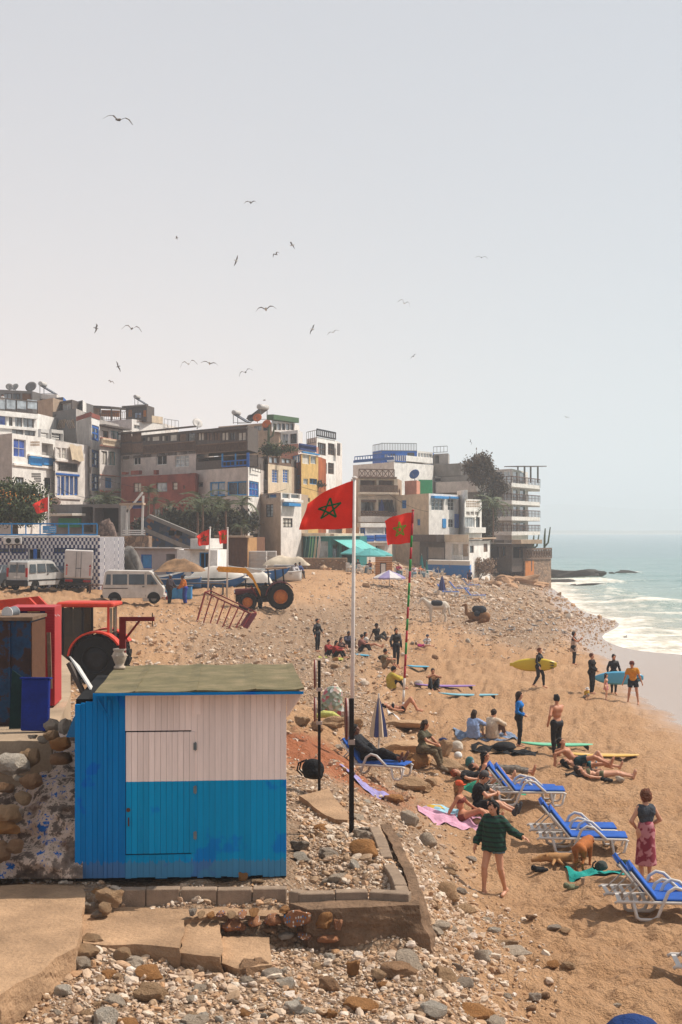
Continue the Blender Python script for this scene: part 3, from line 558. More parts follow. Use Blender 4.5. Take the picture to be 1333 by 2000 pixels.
# the larger stones one by one
ZN = [(16.5, 'on the foreground pebbles'), (19.5, 'on the gravel near the block wall'), (24, 'on the slope behind the gravel'), (33, 'below the earth bank'), (60, 'on the bank by the groups'), (300, 'on the rocky shore')]
def place_stones(n, Y0, Y1, r0, r1, seed, thr=.25, tm=.25):
    r = random.Random(seed); k = 0
    while k < n:
        Y = math.sqrt(r.uniform(Y0 ** 2, Y1 ** 2)); X = r.uniform(-tm, tm) * Y; z, p = field(np.array([X]), np.array([Y]), True); z = hz(X, Y); p = float(p[0])
        if p < thr or r.random() > p or z < .2 or (-3.7 < X < -.5 and 17.6 < Y < 22.2) or (X < -4 and Y > 17) or (X < -1.0 and 15.6 < Y < 17.8): continue
        s_ = r0 * (r1 / r0) ** (r.random() ** 2.2); c = r.choice(['tan', 'tan', 'ochre', 'pale grey', 'pale grey', 'chalky white', 'brown', 'pale grey', 'grey'])
        zn = next(q for y_, q in ZN if Y < y_); k_ = r.randrange(10); ppx = 666 + X / Y * FP; big = 'large' if s_ > r0 * 1.9 else 'middling' if s_ > r0 * 1.35 else 'small'; big += [' rounded', ' flat', ' angular', ' blunt', ' tapered'][k_ % 5]; lt = next(q for x_, q in ((200, 'at far left'), (430, 'left of centre'), (650, 'near the centre'), (880, 'right of centre'), (9999, 'at the sand edge')) if ppx < x_)
        stone((X, Y, z + s_ * .18), (s_ * r.uniform(.85, 1.3), s_ * r.uniform(.75, 1.1), s_ * r.uniform(.7, 1.15)), c, f'{big} {c} stone {lt} {zn}', f'loose stones {zn}', k=k_); k += 1
place_stones(120, 12.5, 16.8, .07, .2, 5); place_stones(40, 17, 22, .07, .17, 6); place_stones(55, 20, 36, .07, .2, 7, .15); place_stones(50, 36, 85, .09, .22, 8)
# named boulders
for px, py, wp, hp, c, lb in ((800, 1462, 120, 36, 'tan', 'flat tan boulder slab beside the closed striped parasol'), (790, 1416, 110, 22, 'tan', 'thin tan rock slab resting on the boulders behind the parasol'), (862, 1468, 42, 44, 'tan', 'tan boulder behind the woman seated on a rock'), (790, 1482, 50, 28, 'ochre', 'ochre boulder left of the woman seated on a rock'), (650, 1412, 44, 26, 'tan', 'tan boulder under the bag of rubbish'), (686, 1418, 44, 28, 'tan', 'tan boulder behind the dark sign post'), (622, 1418, 26, 24, 'brown', 'brown stone at the lip of the red earth bank'), (590, 1410, 30, 20, 'tan', 'tan stone left of the rubbish bag'),
        (812, 1535, 60, 28, 'tan', 'low tan rock below the seated woman'), (842, 1528, 26, 22, 'tan', 'small tan rock right of the low rock'), (770, 1560, 40, 18, 'ochre', 'ochre rock by the striped cloth'), (880, 1500, 60, 30, 'tan', 'tan rock beside the sunbathers\' bags'), (905, 1515, 34, 22, 'pale grey', 'pale rock left of the lying couple'), (710, 1470, 40, 26, 'pale grey', 'pale rock behind the man on the lounger'),
        (880, 1745, 44, 40, 'tan', 'tan boulder at the foot of the retaining wall'), (905, 1778, 56, 22, 'tan', 'flat tan boulder by the walking woman'), (835, 1640, 40, 34, 'pale grey', 'pale boulder at the far end of the retaining wall'), (800, 1600, 40, 40, 'pale grey', 'grey boulder behind the block return'), (715, 1660, 60, 36, 'ochre', 'ochre rock on the gravel behind the sign post'), (640, 1668, 40, 22, 'grey', 'grey rock beside the hut'), (590, 1675, 34, 20, 'chalky white', 'white rock touching the hut corner'), (585, 1655, 36, 22, 'grey', 'grey stone beside the hut wall'),
        (307, 1712, 38, 24, 'tan', 'round tan stone on the gravel before the hut door'), (494, 1705, 50, 14, 'grey', 'flat grey stone before the hut'), (475, 1715, 20, 20, 'ochre', 'small ochre stone before the hut'), (505, 1722, 28, 10, 'tan', 'thin tan stone on the block ledge gravel'),
        (293, 1903, 54, 30, 'ochre', 'smooth ochre stone in the middle of the pebble spread'), (297, 1942, 58, 36, 'tan', 'square tan stone below the smooth ochre one'), (158, 1862, 70, 30, 'tan', 'long tan rock under the pad edge'), (240, 1866, 40, 40, 'tan', 'tan rock leaning on the path edge'), (122, 1935, 36, 28, 'chalky white', 'white stone on the earth below the pad'), (180, 1838, 46, 20, 'tan', 'tan rock at the path corner'), (690, 1895, 28, 34, 'ochre', 'upright ochre stone in the pebble spread'), (640, 1925, 40, 34, 'brown', 'dark brown stone in the pebble spread'), (706, 1965, 70, 26, 'ochre', 'long ochre stone near the bottom edge'), (850, 1975, 60, 36, 'chalky white', 'pale block near the bottom edge'), (740, 1905, 34, 26, 'tan', 'tan stone right of the upright ochre one'),
        (1010, 1860, 64, 16, 'pale grey', 'flat slab half buried in sand'), (945, 1870, 34, 26, 'pale grey', 'pale pointed stone at the edge of the sand'), (995, 1845, 40, 20, 'tan', 'tan slab above the buried slab'), (1085, 1885, 30, 14, 'ochre', 'ochre stone in the small group on the sand'), (1110, 1888, 28, 16, 'tan', 'tan stone in the small group on the sand'), (1085, 1812, 30, 12, 'grey', 'grey stone on the open sand'), (1105, 1818, 26, 12, 'tan', 'tan stone beside the grey one on the open sand'), (1038, 1793, 22, 10, 'brown', 'brown stone on the sand by the walking woman'), (1040, 1970, 22, 16, 'brown', 'dark stone alone on the sand'), (1205, 1965, 18, 8, 'pale grey', 'white stone alone on the sand'), (1045, 1950, 28, 18, 'grey', 'grey stone in the trio low on the sand'), (1065, 1945, 22, 14, 'brown', 'brown stone in the trio low on the sand'), (1212, 1522, 20, 14, 'pale grey', 'pale stone by the sunbathers\' feet'), (935, 1605, 24, 16, 'brown', 'brown stone on the edge of the pink towel'),
        (850, 1283, 14, 10, 'brown', 'brown stone on the sand behind the striped pole'), (655, 1300, 20, 12, 'tan', 'tan stone below the front sitting group')):
    g0 = gnd(px, py + hp * .42); s_ = g0.y / FP / 2
    stone(g0 + Vector((0, wp * s_ * .4, hp * s_ * .75)), (wp * s_ * 1.12, wp * s_ * .85, hp * s_ * 1.6), c, lb, tilt=.1, rz=rnd.uniform(-.4, .4))
# dark rock ledges running into the sea
rk = rockmat('wet_reef_rock', (64, 60, 56)); RM['reef'] = rk
for px, py, wp, hp, lb in ((1120, 1118, 110, 24, 'broad dark reef ledge below the stone terrace'), (1100, 1132, 90, 12, 'low dark reef ledge nearest the beach'), (1160, 1113, 36, 12, 'dark rock at the middle of the reef'), (1195, 1117, 14, 6, 'small dark rock between the reef ledges'), (1228, 1115, 40, 9, 'outermost dark rock in the surf'), (1150, 1140, 60, 8, 'thin wet ledge at the edge of the foam')):
    Y = FP * (CAMZ - .1) / (py + hp * .4 - HOR); c0 = W(px, py, Y); s_ = Y / FP / 2
    for k in range(3):
        pass
    stone((c0.x, c0.y, .0), (wp * s_ * 1.15, wp * s_ * .5, hp * s_ * 1.9), 'reef', lb, tilt=.04, rz=rnd.uniform(-.25, .05), name='reef_rock', cat='rock')
    for k in range(2): stone((c0.x + rnd.uniform(-.9, .9) * wp * s_, c0.y + rnd.uniform(-1, 1) * 3, 0), (wp * s_ * .3, wp * s_ * .3, hp * s_ * rnd.uniform(.6, 1.5)), 'reef', 'small jagged rock against the ' + lb, 'small reef rocks', tilt=.4, name='reef_rock', cat='rock')
for px, py, wp, hp in ((985, 1128, 60, 26), (1020, 1132, 70, 22), (1050, 1140, 60, 14), (1000, 1142, 40, 12), (960, 1138, 40, 16), (1075, 1128, 40, 18)):
    g0 = gnd(px, py + hp * .4); s_ = g0.y / FP / 2; stone(g0 + Vector((0, 0, hp * s_ * .4)), (wp * s_ * 1.1, wp * s_ * .7, hp * s_ * 1.5), 'brown', 'brown rock ledge at the foot of the stone terrace wall', 'rock ledges under the terrace', tilt=.2, name='rock_ledge', cat='rock')
# ------------------------------------------------------------------ buildings
def pl(name, c, streak=.35, **k): return mat('plaster_' + name, c, .92, k.pop('var', .26), k.pop('scale', 1.1), .5, 5, streak=streak, spec=.15, dist=.03)
WHITE = pl('white', (234, 229, 222), .22); WHITE2 = pl('dull_white', (222, 214, 206), .35); GREY = pl('grey', (172, 164, 158)); PINKG = pl('pink_grey', (196, 184, 176), .4); TAN = pl('tan', (176, 152, 130)); BEIGE = pl('beige', (206, 186, 160)); CREAM = pl('cream', (214, 198, 176)); YEL = pl('yellow', (210, 172, 108)); REDP = pl('maroon', (142, 78, 66), .5, var=.5, scale=.5); DARKG = pl('dark_grey', (108, 104, 102)); OCH = pl('ochre', (168, 92, 50), .5, var=.45, scale=.5); CONC = pl('concrete', (132, 126, 120), .5); PINKB = pl('salmon', (190, 132, 112))  # duller tones double as shaded sides of pale houses, shade put into colour
BLUEP = mat('blue_paint', (28, 96, 176), .6, .2, 3); SKYB = mat('light_blue_paint', (40, 130, 190), .6, .25, 3); TEAL = mat('teal_paint', (20, 118, 118), .6, .25, 2); DKB = mat('dark_blue_paint', (26, 52, 110), .6); BWOOD = mat('brown_wood', (116, 92, 76), .8, .4, 4); DWOOD = mat('dark_wood', (92, 82, 76), .8, .4, 4); PLY = mat('orange_plank', (168, 112, 66), .8, .3, 3); WPAINT = mat('white_paint', (212, 208, 202), .6, .12, 3); BLK = mat('black_metal', (28, 28, 30), .5, .2); GREYM = mat('grey_metal', (120, 122, 124), .5, .2, metal=.4); RUSTP = mat('rust_red_paint', (120, 34, 30), .6, .3, 6)
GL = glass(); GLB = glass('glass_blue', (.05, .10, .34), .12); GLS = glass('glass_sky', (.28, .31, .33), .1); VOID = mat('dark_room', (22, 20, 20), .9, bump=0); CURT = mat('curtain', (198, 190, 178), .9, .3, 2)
class Bld:
    def __init__(s, name, label, chain, top, bot, mats, depth=9, cat='building', roof=None, parapet=.25, z0=None):
        s.P = [Vector(((px - 666.5) / FP * Y, Y, 0)) for px, Y in chain]; s.n = len(chain) - 1
        Yr = chain[min(1, s.n)][1] if s.n > 1 else (chain[0][1] + chain[-1][1]) / 2
        s.zt = CAMZ - (top - HOR) / FP * Yr; s.zb = CAMZ - (bot - HOR) / FP * Yr if z0 is None else z0
        if 1000 <= bot < 1130: s.zb = 2.5
        s.o = s.P[0].copy(); s.o.z = s.zb; s.root = empty(name, s.o, 0, label, cat); s.ops = [[] for _ in range(s.n)]; s.mats = mats if isinstance(mats, list) else [mats] * s.n
        s.depth = depth; s.roof = roof; s.par = parapet
    def uv(s, k, px, py):
        A, B = s.P[k], s.P[k + 1]; d = B - A; t = (px - 666.5) / FP; q = (t * A.y - A.x) / (d.x - t * d.y); Y = A.y + q * d.y
        return q * d.length, CAMZ - (py - HOR) / FP * Y
    def rect(s, k, x0, y0, x1, y1):
        u0, _ = s.uv(k, x0, y0); u1, _ = s.uv(k, x1, y0); xm = (x0 + x1) / 2
        return u0, u1, s.uv(k, xm, y1)[1], s.uv(k, xm, y0)[1]
    def M(s, k):                                             # local frame of a wall: x along, -y out, z up
        A, B = s.P[k], s.P[k + 1]; d = (B - A).normalized(); nin = Vector((-d.y, d.x, 0)); a = A - s.o
        return Matrix(((d.x, nin.x, 0, a.x), (d.y, nin.y, 0, a.y), (0, 0, 1, -s.zb), (0, 0, 0, 1)))
    def op(s, k, x0, y0, x1, y1, frame=None, pane=None, nv=1, nh=0, dep=.14, kind='window', sill=False, shut=None, fw=.07):
        u0, u1, z0, z1 = s.rect(k, x0, y0, x1, y1); L = (s.P[k + 1] - s.P[k]).length
        u0, u1 = max(u0, .05), min(u1, L - .05); z1 = min(z1, s.zt - .05)
        if u1 - u0 < .15 or z1 - z0 < .15: return
        s.ops[k].append((u0, u1, z0, z1, dep)); M4 = s.M(k); frame = frame or WPAINT; pane = pane or GL
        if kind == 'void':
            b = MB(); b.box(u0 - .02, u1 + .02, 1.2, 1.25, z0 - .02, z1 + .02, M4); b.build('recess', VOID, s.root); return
        b = MB(); y0_, y1_ = dep - .05, dep + .02
        for a, c in ((u0, u0 + fw), (u1 - fw, u1)): b.box(a, c, y0_, y1_, z0, z1, M4)
        for a, c in ((z0, z0 + fw), (z1 - fw, z1)): b.box(u0 + fw, u1 - fw, y0_, y1_, a, c, M4)
        for i in range(nv):
            u = u0 + (u1 - u0) * (i + 1) / (nv + 1); b.box(u - fw * .35, u + fw * .35, y0_ + .005, y1_, z0 + fw, z1 - fw, M4)
        for i in range(nh):
            z = z0 + (z1 - z0) * (i + 1) / (nh + 1); b.box(u0 + fw, u1 - fw, y0_ + .01, y1_, z - fw * .3, z + fw * .3, M4)
        if sill: b.box(u0 - .08, u1 + .08, -.1, dep - .05, z0 - .08, z0 - .002, M4)
        fo = b.build(kind, frame, s.root)
        b = MB(); b.box(u0 + .01, u1 - .01, y1_ + .003, y1_ + .03, z0 + .01, z1 - .01, M4); b.build('pane', pane, fo)
        if shut is not None:
            for sg, uu in ((-1, u0), (1, u1)):
                b = MB(); w_ = (u1 - u0) * .45; b.box(min(uu, uu + sg * w_) + .01, max(uu, uu + sg * w_) - .01, -.06, -.01, z0, z1, M4)
                for i in range(6): b.box(min(uu, uu + sg * w_) + .06, max(uu, uu + sg * w_) - .06, -.075, -.06, z0 + (z1 - z0) * (i + .3) / 6, z0 + (z1 - z0) * (i + .7) / 6, M4)
                b.build('shutter', shut, fo)
    def slab(s, k, x0, y0, x1, y1, out=.25, m=None, name='cornice', inn=.0):
        u0, u1, z0, z1 = s.rect(k, x0, y0, x1, y1); b = MB(); b.bev(u0, u1, -out, inn - .004 if inn == 0 else inn, z0, z1, min(.02, (z1 - z0) / 4), s.M(k)); return b.build(name, m or s.mats[k], s.root)
    def rail(s, k, x0, y0, x1, y1, out=.05, m=None, n=12, name='railing', t=.05, cross=False, ends=0):
        u0, u1, z0, z1 = s.rect(k, x0, y0, x1, y1); b = MB(); M4 = s.M(k)
        def run(pa, pb, n):
            pa, pb = Vector(pa), Vector(pb)
            for z in (z0 + .06, z1): b.bar(M4 @ Vector((pa.x, pa.y, z)), M4 @ Vector((pb.x, pb.y, z)), t * 1.3)
            for i in range(n + 1):
                p = pa.lerp(pb, i / n); b.bar(M4 @ Vector((p.x, p.y, z0)), M4 @ Vector((p.x, p.y, z1)), t)
                if cross and i < n:
                    q = pa.lerp(pb, (i + 1) / n); b.bar(M4 @ Vector((p.x, p.y, z0)), M4 @ Vector((q.x, q.y, z1)), t * .8); b.bar(M4 @ Vector((p.x, p.y, z1)), M4 @ Vector((q.x, q.y, z0)), t * .8)
        run((u0, -out, 0), (u1, -out, 0), n)
        if ends:
            run((u0, -out, 0), (u0, ends, 0), max(2, n // 4)); run((u1, -out, 0), (u1, ends, 0), max(2, n // 4))
        return b.build(name, m or BWOOD, s.root)
    def build(s):
        back = [Vector((p.x + s.depth * .12, p.y + s.depth, 0)) for p in (s.P[-1], s.P[0])]; inv_ = Matrix.Translation(-s.o)
        for k in range(s.n):
            L = (s.P[k + 1] - s.P[k]).length; M4 = s.M(k); b = MB(); zt = s.zt + s.par
            us = sorted({0, L, *[o[0] for o in s.ops[k]], *[o[1] for o in s.ops[k]]}); zs = sorted({s.zb, zt, *[min(max(o[2], s.zb), zt) for o in s.ops[k]], *[min(max(o[3], s.zb), zt) for o in s.ops[k]]})
            for a, c in zip(us, us[1:]):
                for e, g in zip(zs, zs[1:]):
                    um, zm = (a + c) / 2, (e + g) / 2
                    if any(o[0] < um < o[1] and o[2] < zm < o[3] for o in s.ops[k]): continue
                    b.add([M4 @ Vector(q) for q in ((a, 0, e), (c, 0, e), (c, 0, g), (a, 0, g))], [(0, 1, 2, 3)])
            for u0, u1, z0, z1, dep in s.ops[k]:
                D = dep + .1 if dep < .5 else 1.25
                for q in (((u0, 0, z0), (u0, D, z0), (u0, D, z1), (u0, 0, z1)), ((u1, 0, z1), (u1, D, z1), (u1, D, z0), (u1, 0, z0)), ((u0, 0, z0), (u1, 0, z0), (u1, D, z0), (u0, D, z0)), ((u0, D, z1), (u1, D, z1), (u1, 0, z1), (u0, 0, z1))):
                    b.add([M4 @ Vector(x) for x in q], [(0, 1, 2, 3)])
            b.build('wall', s.mats[k], s.root)
        poly = [inv_ @ p for p in s.P + back]; n = len(poly); b = MB(); h = s.zt - s.zb
        for i in range(s.n, n):
            a, c = poly[i], poly[(i + 1) % n]; b.add([(a.x, a.y, 0), (c.x, c.y, 0), (c.x, c.y, h + s.par), (a.x, a.y, h + s.par)], [(0, 1, 2, 3)])
        b.build('back_wall', s.mats[0], s.root)
        b = MB(); cx = sum(p.x for p in poly) / n; cyy = sum(p.y for p in poly) / n
        ins = [(p.x + (cx - p.x) * .03, p.y + (cyy - p.y) * .03) for p in poly]
        b.add([(x, y, h) for x, y in ins], [tuple(range(n))])
        for i in range(n):                                     # parapet inside and coping
            j = (i + 1) % n; a, c = poly[i], poly[j]; ia, ic = ins[i], ins[j]
            b.add([(a.x, a.y, h + s.par), (c.x, c.y, h + s.par), (ic[0], ic[1], h + s.par), (ia[0], ia[1], h + s.par), (ic[0], ic[1], h - .01), (ia[0], ia[1], h - .01)], [(0, 1, 2, 3), (3, 2, 4, 5)])
        b.build('roof', s.roof or s.mats[0], s.root)
        return s
def tiny(k, name, label, cat, mt, px, py, Y, fn, group=None, rz=0):
    b = MB(); fn(b); return tag(b.build(name, mt, None, W(px, py, Y), (0, 0, rz)), label, cat, group)
# --- 1 house with glass terrace, top left
h = Bld('house', 'white house with glass balustrade terrace at the top left', [(-110, 152), (72, 164)], 803, 1010, WHITE, 8, 'house')
for x0, y0, x1, y1, p in ((-40, 806, 13, 829, GLB), (18, 815, 25, 834, GLS), (30, 809, 44, 834, GLS), (46, 811, 67, 836, GLS), (24, 839, 46, 850, GLS), (49, 841, 69, 851, GLS)): h.op(0, x0, y0, x1, y1, DWOOD if p is GLS else WPAINT, p, 1)
h.slab(0, -100, 801, 71, 811, .3); h.slab(0, -100, 829, 71, 835, .2); h.rail(0, -100, 776, 71, 801, .2, DWOOD, 8, 'balustrade_frame', .09)
for i in range(8):
    a = -96 + i * 21; h.slab(0, a, 781, a + 19, 799, .22, GLS, 'glass_panel', -.19)
h.build()
h = Bld('roof_cabin', 'dark rooftop cabin with wooden doors above the glass terrace', [(-60, 176), (64, 180)], 765, 803, DARKG, 6, 'cabin'); h.op(0, 8, 768, 24, 800, DWOOD, GLS); h.op(0, 26, 768, 40, 800, DWOOD, GL); h.op(0, 44, 768, 62, 800, BWOOD, mat('door_wood', (120, 84, 58)), 0); h.build()
h = Bld('house', 'bare tan tower wall behind the glass terrace house', [(72, 176), (104, 172)], 784, 1000, TAN, 8, 'house'); h.op(0, 74, 817, 92, 832, DWOOD, VOID); h.build()
h = Bld('house', 'dark grey house with diagonal board panels and a glazed roof room', [(103, 172), (149, 167), (166, 172)], 802, 1000, [DARKG, GREY], 8, 'house')
h.op(0, 106, 806, 110, 814, DWOOD)
for i in range(2):
    u0, u1, z0, z1 = h.rect(0, 112 + i * 18, 820, 129 + i * 18, 837); b = MB(); M4 = h.M(0)
    for j in range(5): b.bar(M4 @ Vector((u0 + (u1 - u0) * j / 5, -.05, z1 if i else z0)), M4 @ Vector((u0 + (u1 - u0) * min(1, (j + 2) / 5), -.05, z0 if i else z1)), .1, .05)
    b.build('board_panel', TAN, h.root)
h.rail(1, 150, 820, 166, 832, .3, WPAINT, 6); h.rail(1, 150, 838, 166, 868, .3, WPAINT, 3, 'shelf_screen', .12); h.build()
h = Bld('roof_room', 'glazed timber roof room on the dark grey house', [(104, 176), (141, 172)], 785, 805, DWOOD, 4, 'cabin', parapet=.1); h.op(0, 106, 788, 121, 802, DWOOD, VOID, 0); h.op(0, 123, 788, 139, 802, WPAINT, GLS, 1); h.build()
h = Bld('chimney_block', 'grey block with narrow white face on the skyline at left', [(141, 178), (162, 174), (169, 178)], 783, 830, [DARKG, WHITE], 3, 'building', parapet=.1); h.build()
# --- 3 white house with blue balusters
h = Bld('house', 'white house with blue glass and blue balcony balusters behind the tree', [(-110, 152), (24, 141), (109, 151)], 851, 1060, [GREY, WHITE], 9, 'house')  # left wall belongs to the white house; its shade is painted as grey
h.op(1, 27, 858, 51, 893, WPAINT, GLB, 1, 1); h.op(1, 82, 866, 104, 892, WPAINT, GREY, 0, dep=.6); h.op(1, 87, 933, 100, 955, BLK, GL, 1); h.op(1, 33, 932, 47, 950, BLK, GLS, 1)
for a in (56, 82): h.rail(1, a, 893, a + 23, 908, .12, SKYB, 11, 'baluster_row', .16)
h.slab(1, 25, 908, 108, 913, .18); h.slab(1, 54, 889, 108, 893, .25); h.slab(1, 25, 972, 108, 974, .1)
for r_ in range(2):
    for i in range(7): h.slab(1, 60 + i * 2.6, 862 + r_ * 5, 61.8 + i * 2.6, 865.5 + r_ * 5, .02, TAN, 'vent_block')
for r_ in range(4):
    for i in range(8 - r_ * (r_ > 1)): h.slab(1, 62 + r_ * (r_ > 1) * 2.5 + i * 2.3, 924 + r_ * 4.6, 63.6 + r_ * (r_ > 1) * 2.5 + i * 2.3, 927.5 + r_ * 4.6, .02, DARKG, 'vent_block')
h.build()
h = Bld('house', 'white terrace block with white slat rails above the blue baluster house', [(70, 160), (122, 165)], 868, 1000, WHITE, 5, 'house'); h.rail(0, 76, 842, 92, 866, .1, WPAINT, 1, 'slat_rail', .3); h.rail(0, 97, 843, 120, 868, .1, WPAINT, 1, 'slat_rail', .3)
for a, b_ in ((76, 92), (98, 114)):
    for j in range(4): h.slab(0, a, 845 + j * 5, b_, 847.6 + j * 5, .12, WPAINT, 'slat')
h.build()
# --- 4 house with blue arched windows
h = Bld('house', 'narrow white house with a row of blue arched windows and beige tarp', [(108, 149), (158, 155)], 869, 1060, WHITE2, 8, 'house')
h.op(0, 110, 874, 119, 895, WPAINT, CURT, 1, 1); h.op(0, 121, 875, 130, 896, WPAINT, CURT, 1, 1); h.op(0, 109, 904, 153, 921, DWOOD, VOID, 3, 5)
for i in range(5):
    a = 111 + i * 8.6; h.op(0, a, 930, a + 7.2, 967, BLUEP, GLS if i in (2, 3) else GL, 1, 0, fw=.14)
h.op(0, 115, 988, 151, 1003, kind='void'); h.slab(0, 108, 898, 157, 903, .15); h.slab(0, 108, 970, 157, 975, .15); h.slab(0, 109, 925, 155, 929, .08, BLUEP)
u0, u1, z0, z1 = h.rect(0, 132, 870, 157, 900); b = MB(); M4 = h.M(0); V = [M4 @ Vector((u0 + (u1 - u0) * i / 8, -.25 - .1 * math.sin(i * 2.1) - .06 * j, z1 + (z0 - z1) * j / 5 + .1 * math.sin(i))) for j in range(6) for i in range(9)]
b.add(V, [(j * 9 + i, j * 9 + 9 + i, j * 9 + 10 + i, j * 9 + 1 + i) for j in range(5) for i in range(8)]); b.build('tarp', mat('beige_tarp', (204, 184, 156), .9, .25, 2), h.root, smooth=True); h.build()
# --- 5 tall house with three blue windows
h = Bld('house', 'tall white house with three blue framed windows stacked up', [(150, 164), (179, 157), (195, 161)], 819, 1060, [GREY, WHITE], 8, 'house', parapet=.3)  # grey paints the shade on the left face, white the sunlit right face
for y0, y1 in ((831, 861), (879, 913), (926, 959)): h.op(1, 180, y0, 194, y1, BLUEP, GL, 1, 1, fw=.3)
h.slab(0, 150, 809, 179, 818, .05, REDP, 'parapet'); h.slab(1, 179, 809, 195, 818, .05, REDP, 'parapet'); h.build()
h = Bld('house', 'white house with arched loggia and rust stains beside the blue window tower', [(195, 157), (237, 163)], 836, 1060, WHITE2, 8, 'house')
h.op(0, 198, 841, 213, 858, BWOOD, GL, 1); h.op(0, 217, 842, 233, 859, TEAL, GLS, 1); h.op(0, 198, 881, 210, 907, DWOOD, CURT, 1); h.op(0, 212, 882, 226, 908, TEAL, CURT, 1); h.op(0, 206, 933, 219, 953, SKYB, SKYB, 1, 5)
h.slab(0, 194, 833, 243, 837, .8, DWOOD, 'eave'); h.slab(0, 195, 857, 236, 860, .3, PINKB); h.rail(0, 196, 860, 236, 871, .25, BEIGE, 14, 'baluster_row', .16); h.slab(0, 195, 871, 236, 874, .3, PINKB); h.slab(0, 195, 928, 236, 930, .12, PINKB); h.slab(0, 195, 958, 236, 962, .12, PINKB); h.build()
# --- 6 skyline house with pergola and tower
h = Bld('house', 'white skyline house with pergola terrace behind the blue window tower', [(166, 192), (258, 186), (322, 194)], 822, 1000, [WHITE2, WHITE], 8, 'house')
h.rail(0, 195, 806, 256, 820, .1, BWOOD, 16); h.rail(1, 268, 812, 284, 824, .1, BWOOD, 6); h.slab(1, 284, 812, 318, 826, .05, BEIGE, 'parapet'); h.op(1, 262, 830, 274, 838, WPAINT, GL, 3); h.rail(1, 320, 820, 348, 838, .1, GREYM, 4); h.build()
pg = empty('pergola', W(170, 820, 194), 0, 'brown roof pergola with orange blinds on the skyline', 'pergola')
def part(fn, nm, m, root, smooth=False): b = MB(); fn(b); return b.build(nm, m, root, smooth=smooth)
def rel(root): return lambda px, py, Y: W(px, py, Y) - root.location
q = rel(pg)
part(lambda b: b.bar(q(168, 794, 196), q(242, 798, 192), 5, .25), 'roof', DWOOD, pg)
for x in (170, 196, 218, 236): part(lambda b: b.bar(q(x, 796, 192), q(x, 822, 192), .18), 'post', BWOOD, pg)
part(lambda b: b.bar(q(198, 807, 196), q(234, 808, 196), .1, .9), 'blind', mat('orange_blind', (190, 112, 44)), pg)
part(lambda b: b.bar(q(170, 808, 197), q(196, 809, 197), .1, 1.6), 'screen', TAN, pg)
h = Bld('roof_tower', 'open brown roof tower carrying a solar water heater', [(246, 190), (287, 188)], 793, 825, DWOOD, 4, 'tower', parapet=.05); h.op(0, 249, 799, 258, 815, DWOOD, PLY, 0); h.op(0, 262, 805, 276, 817, DWOOD, GLS, 1); h.op(0, 278, 800, 286, 815, DWOOD, mat('orange_blind', (190, 112, 44)), 0); h.slab(0, 243, 792, 290, 796, .5, DWOOD, 'eave'); h.build()
def heater(px, py, Y, s_, rz, label):
    r = empty('solar_water_heater', W(px, py, Y), rz, label, 'water heater', 'rooftop solar water heaters')
    part(lambda b: b.tube([(-.75 * s_, 0, 1.25 * s_), (-.72 * s_, 0, 1.25 * s_), (.72 * s_, 0, 1.25 * s_), (.75 * s_, 0, 1.25 * s_)], [.2 * s_, .27 * s_, .27 * s_, .2 * s_], 12), 'tank', mat('heater_tank', (190, 184, 178), .5), r, True)
    part(lambda b: b.bar((0, .1 * s_, 1.05 * s_), (0, -1.5 * s_, .12 * s_), 1.35 * s_, .1 * s_), 'collector', mat('solar_panel', (40, 44, 54), .3), r)
    def fr(b):
        for x in (-.6, .6):
            b.bar((x * s_, .1 * s_, 0), (x * s_, .1 * s_, 1.0 * s_), .06 * s_); b.bar((x * s_, -1.4 * s_, .12 * s_), (x * s_, .1 * s_, .1 * s_), .05 * s_)
    part(fr, 'frame', GREYM, r)
heater(268, 792, 188, .9, R(75), 'solar water heater on the brown roof tower'); heater(84, 772, 184, 1.15, R(80), 'solar water heater on the leftmost roof'); heater(462, 828, 184, 1.15, R(70), 'solar water heater left of the pair on the tan roof'); heater(514, 820, 182, 1.3, R(-120), 'tilted solar water heater seen from behind on the tan roof')
part(lambda b: b.box(-2, 2, -1, 1, -.3, .3), 'heater_plinth', WHITE2, None).location = W(84, 776, 184); bpy.data.objects['heater_plinth'].name = 'roof_block'; tag(bpy.data.objects['roof_block'], 'white block under the leftmost water heater', 'block')
h = Bld('house', 'long dark parapet house on the skyline under the leftmost water heater', [(62, 186), (124, 182), (132, 188)], 777, 830, [DARKG, BLUEP], 6, 'house', parapet=.1); h.build()
def dish(px, py, Y, r_, rz, label, c='dish_grey', cc=(110, 106, 104)):
    r = empty('satellite_dish', W(px, py, Y), rz, label, 'satellite dish', 'rooftop satellite dishes'); M4 = Matrix.Translation((0, 0, r_ * 1.1)) @ Matrix.Rotation(R(62), 4, 'X')
    part(lambda b: b.lathe([(.02, -.18 * r_), (.5 * r_, -.12 * r_), (r_, .06 * r_), (r_, .08 * r_), (.5 * r_, -.09 * r_), (.02, -.15 * r_)], 16, M4), 'reflector', mat(c, cc, .6), r, True)
    part(lambda b: (b.tube([(0, .1 * r_, 0), (0, .1 * r_, r_)], .05, 6), b.tube([(0, 0, r_ * .4), (0, -r_ * .75, r_ * 1.2)], .03, 5)), 'mount', GREYM, r)
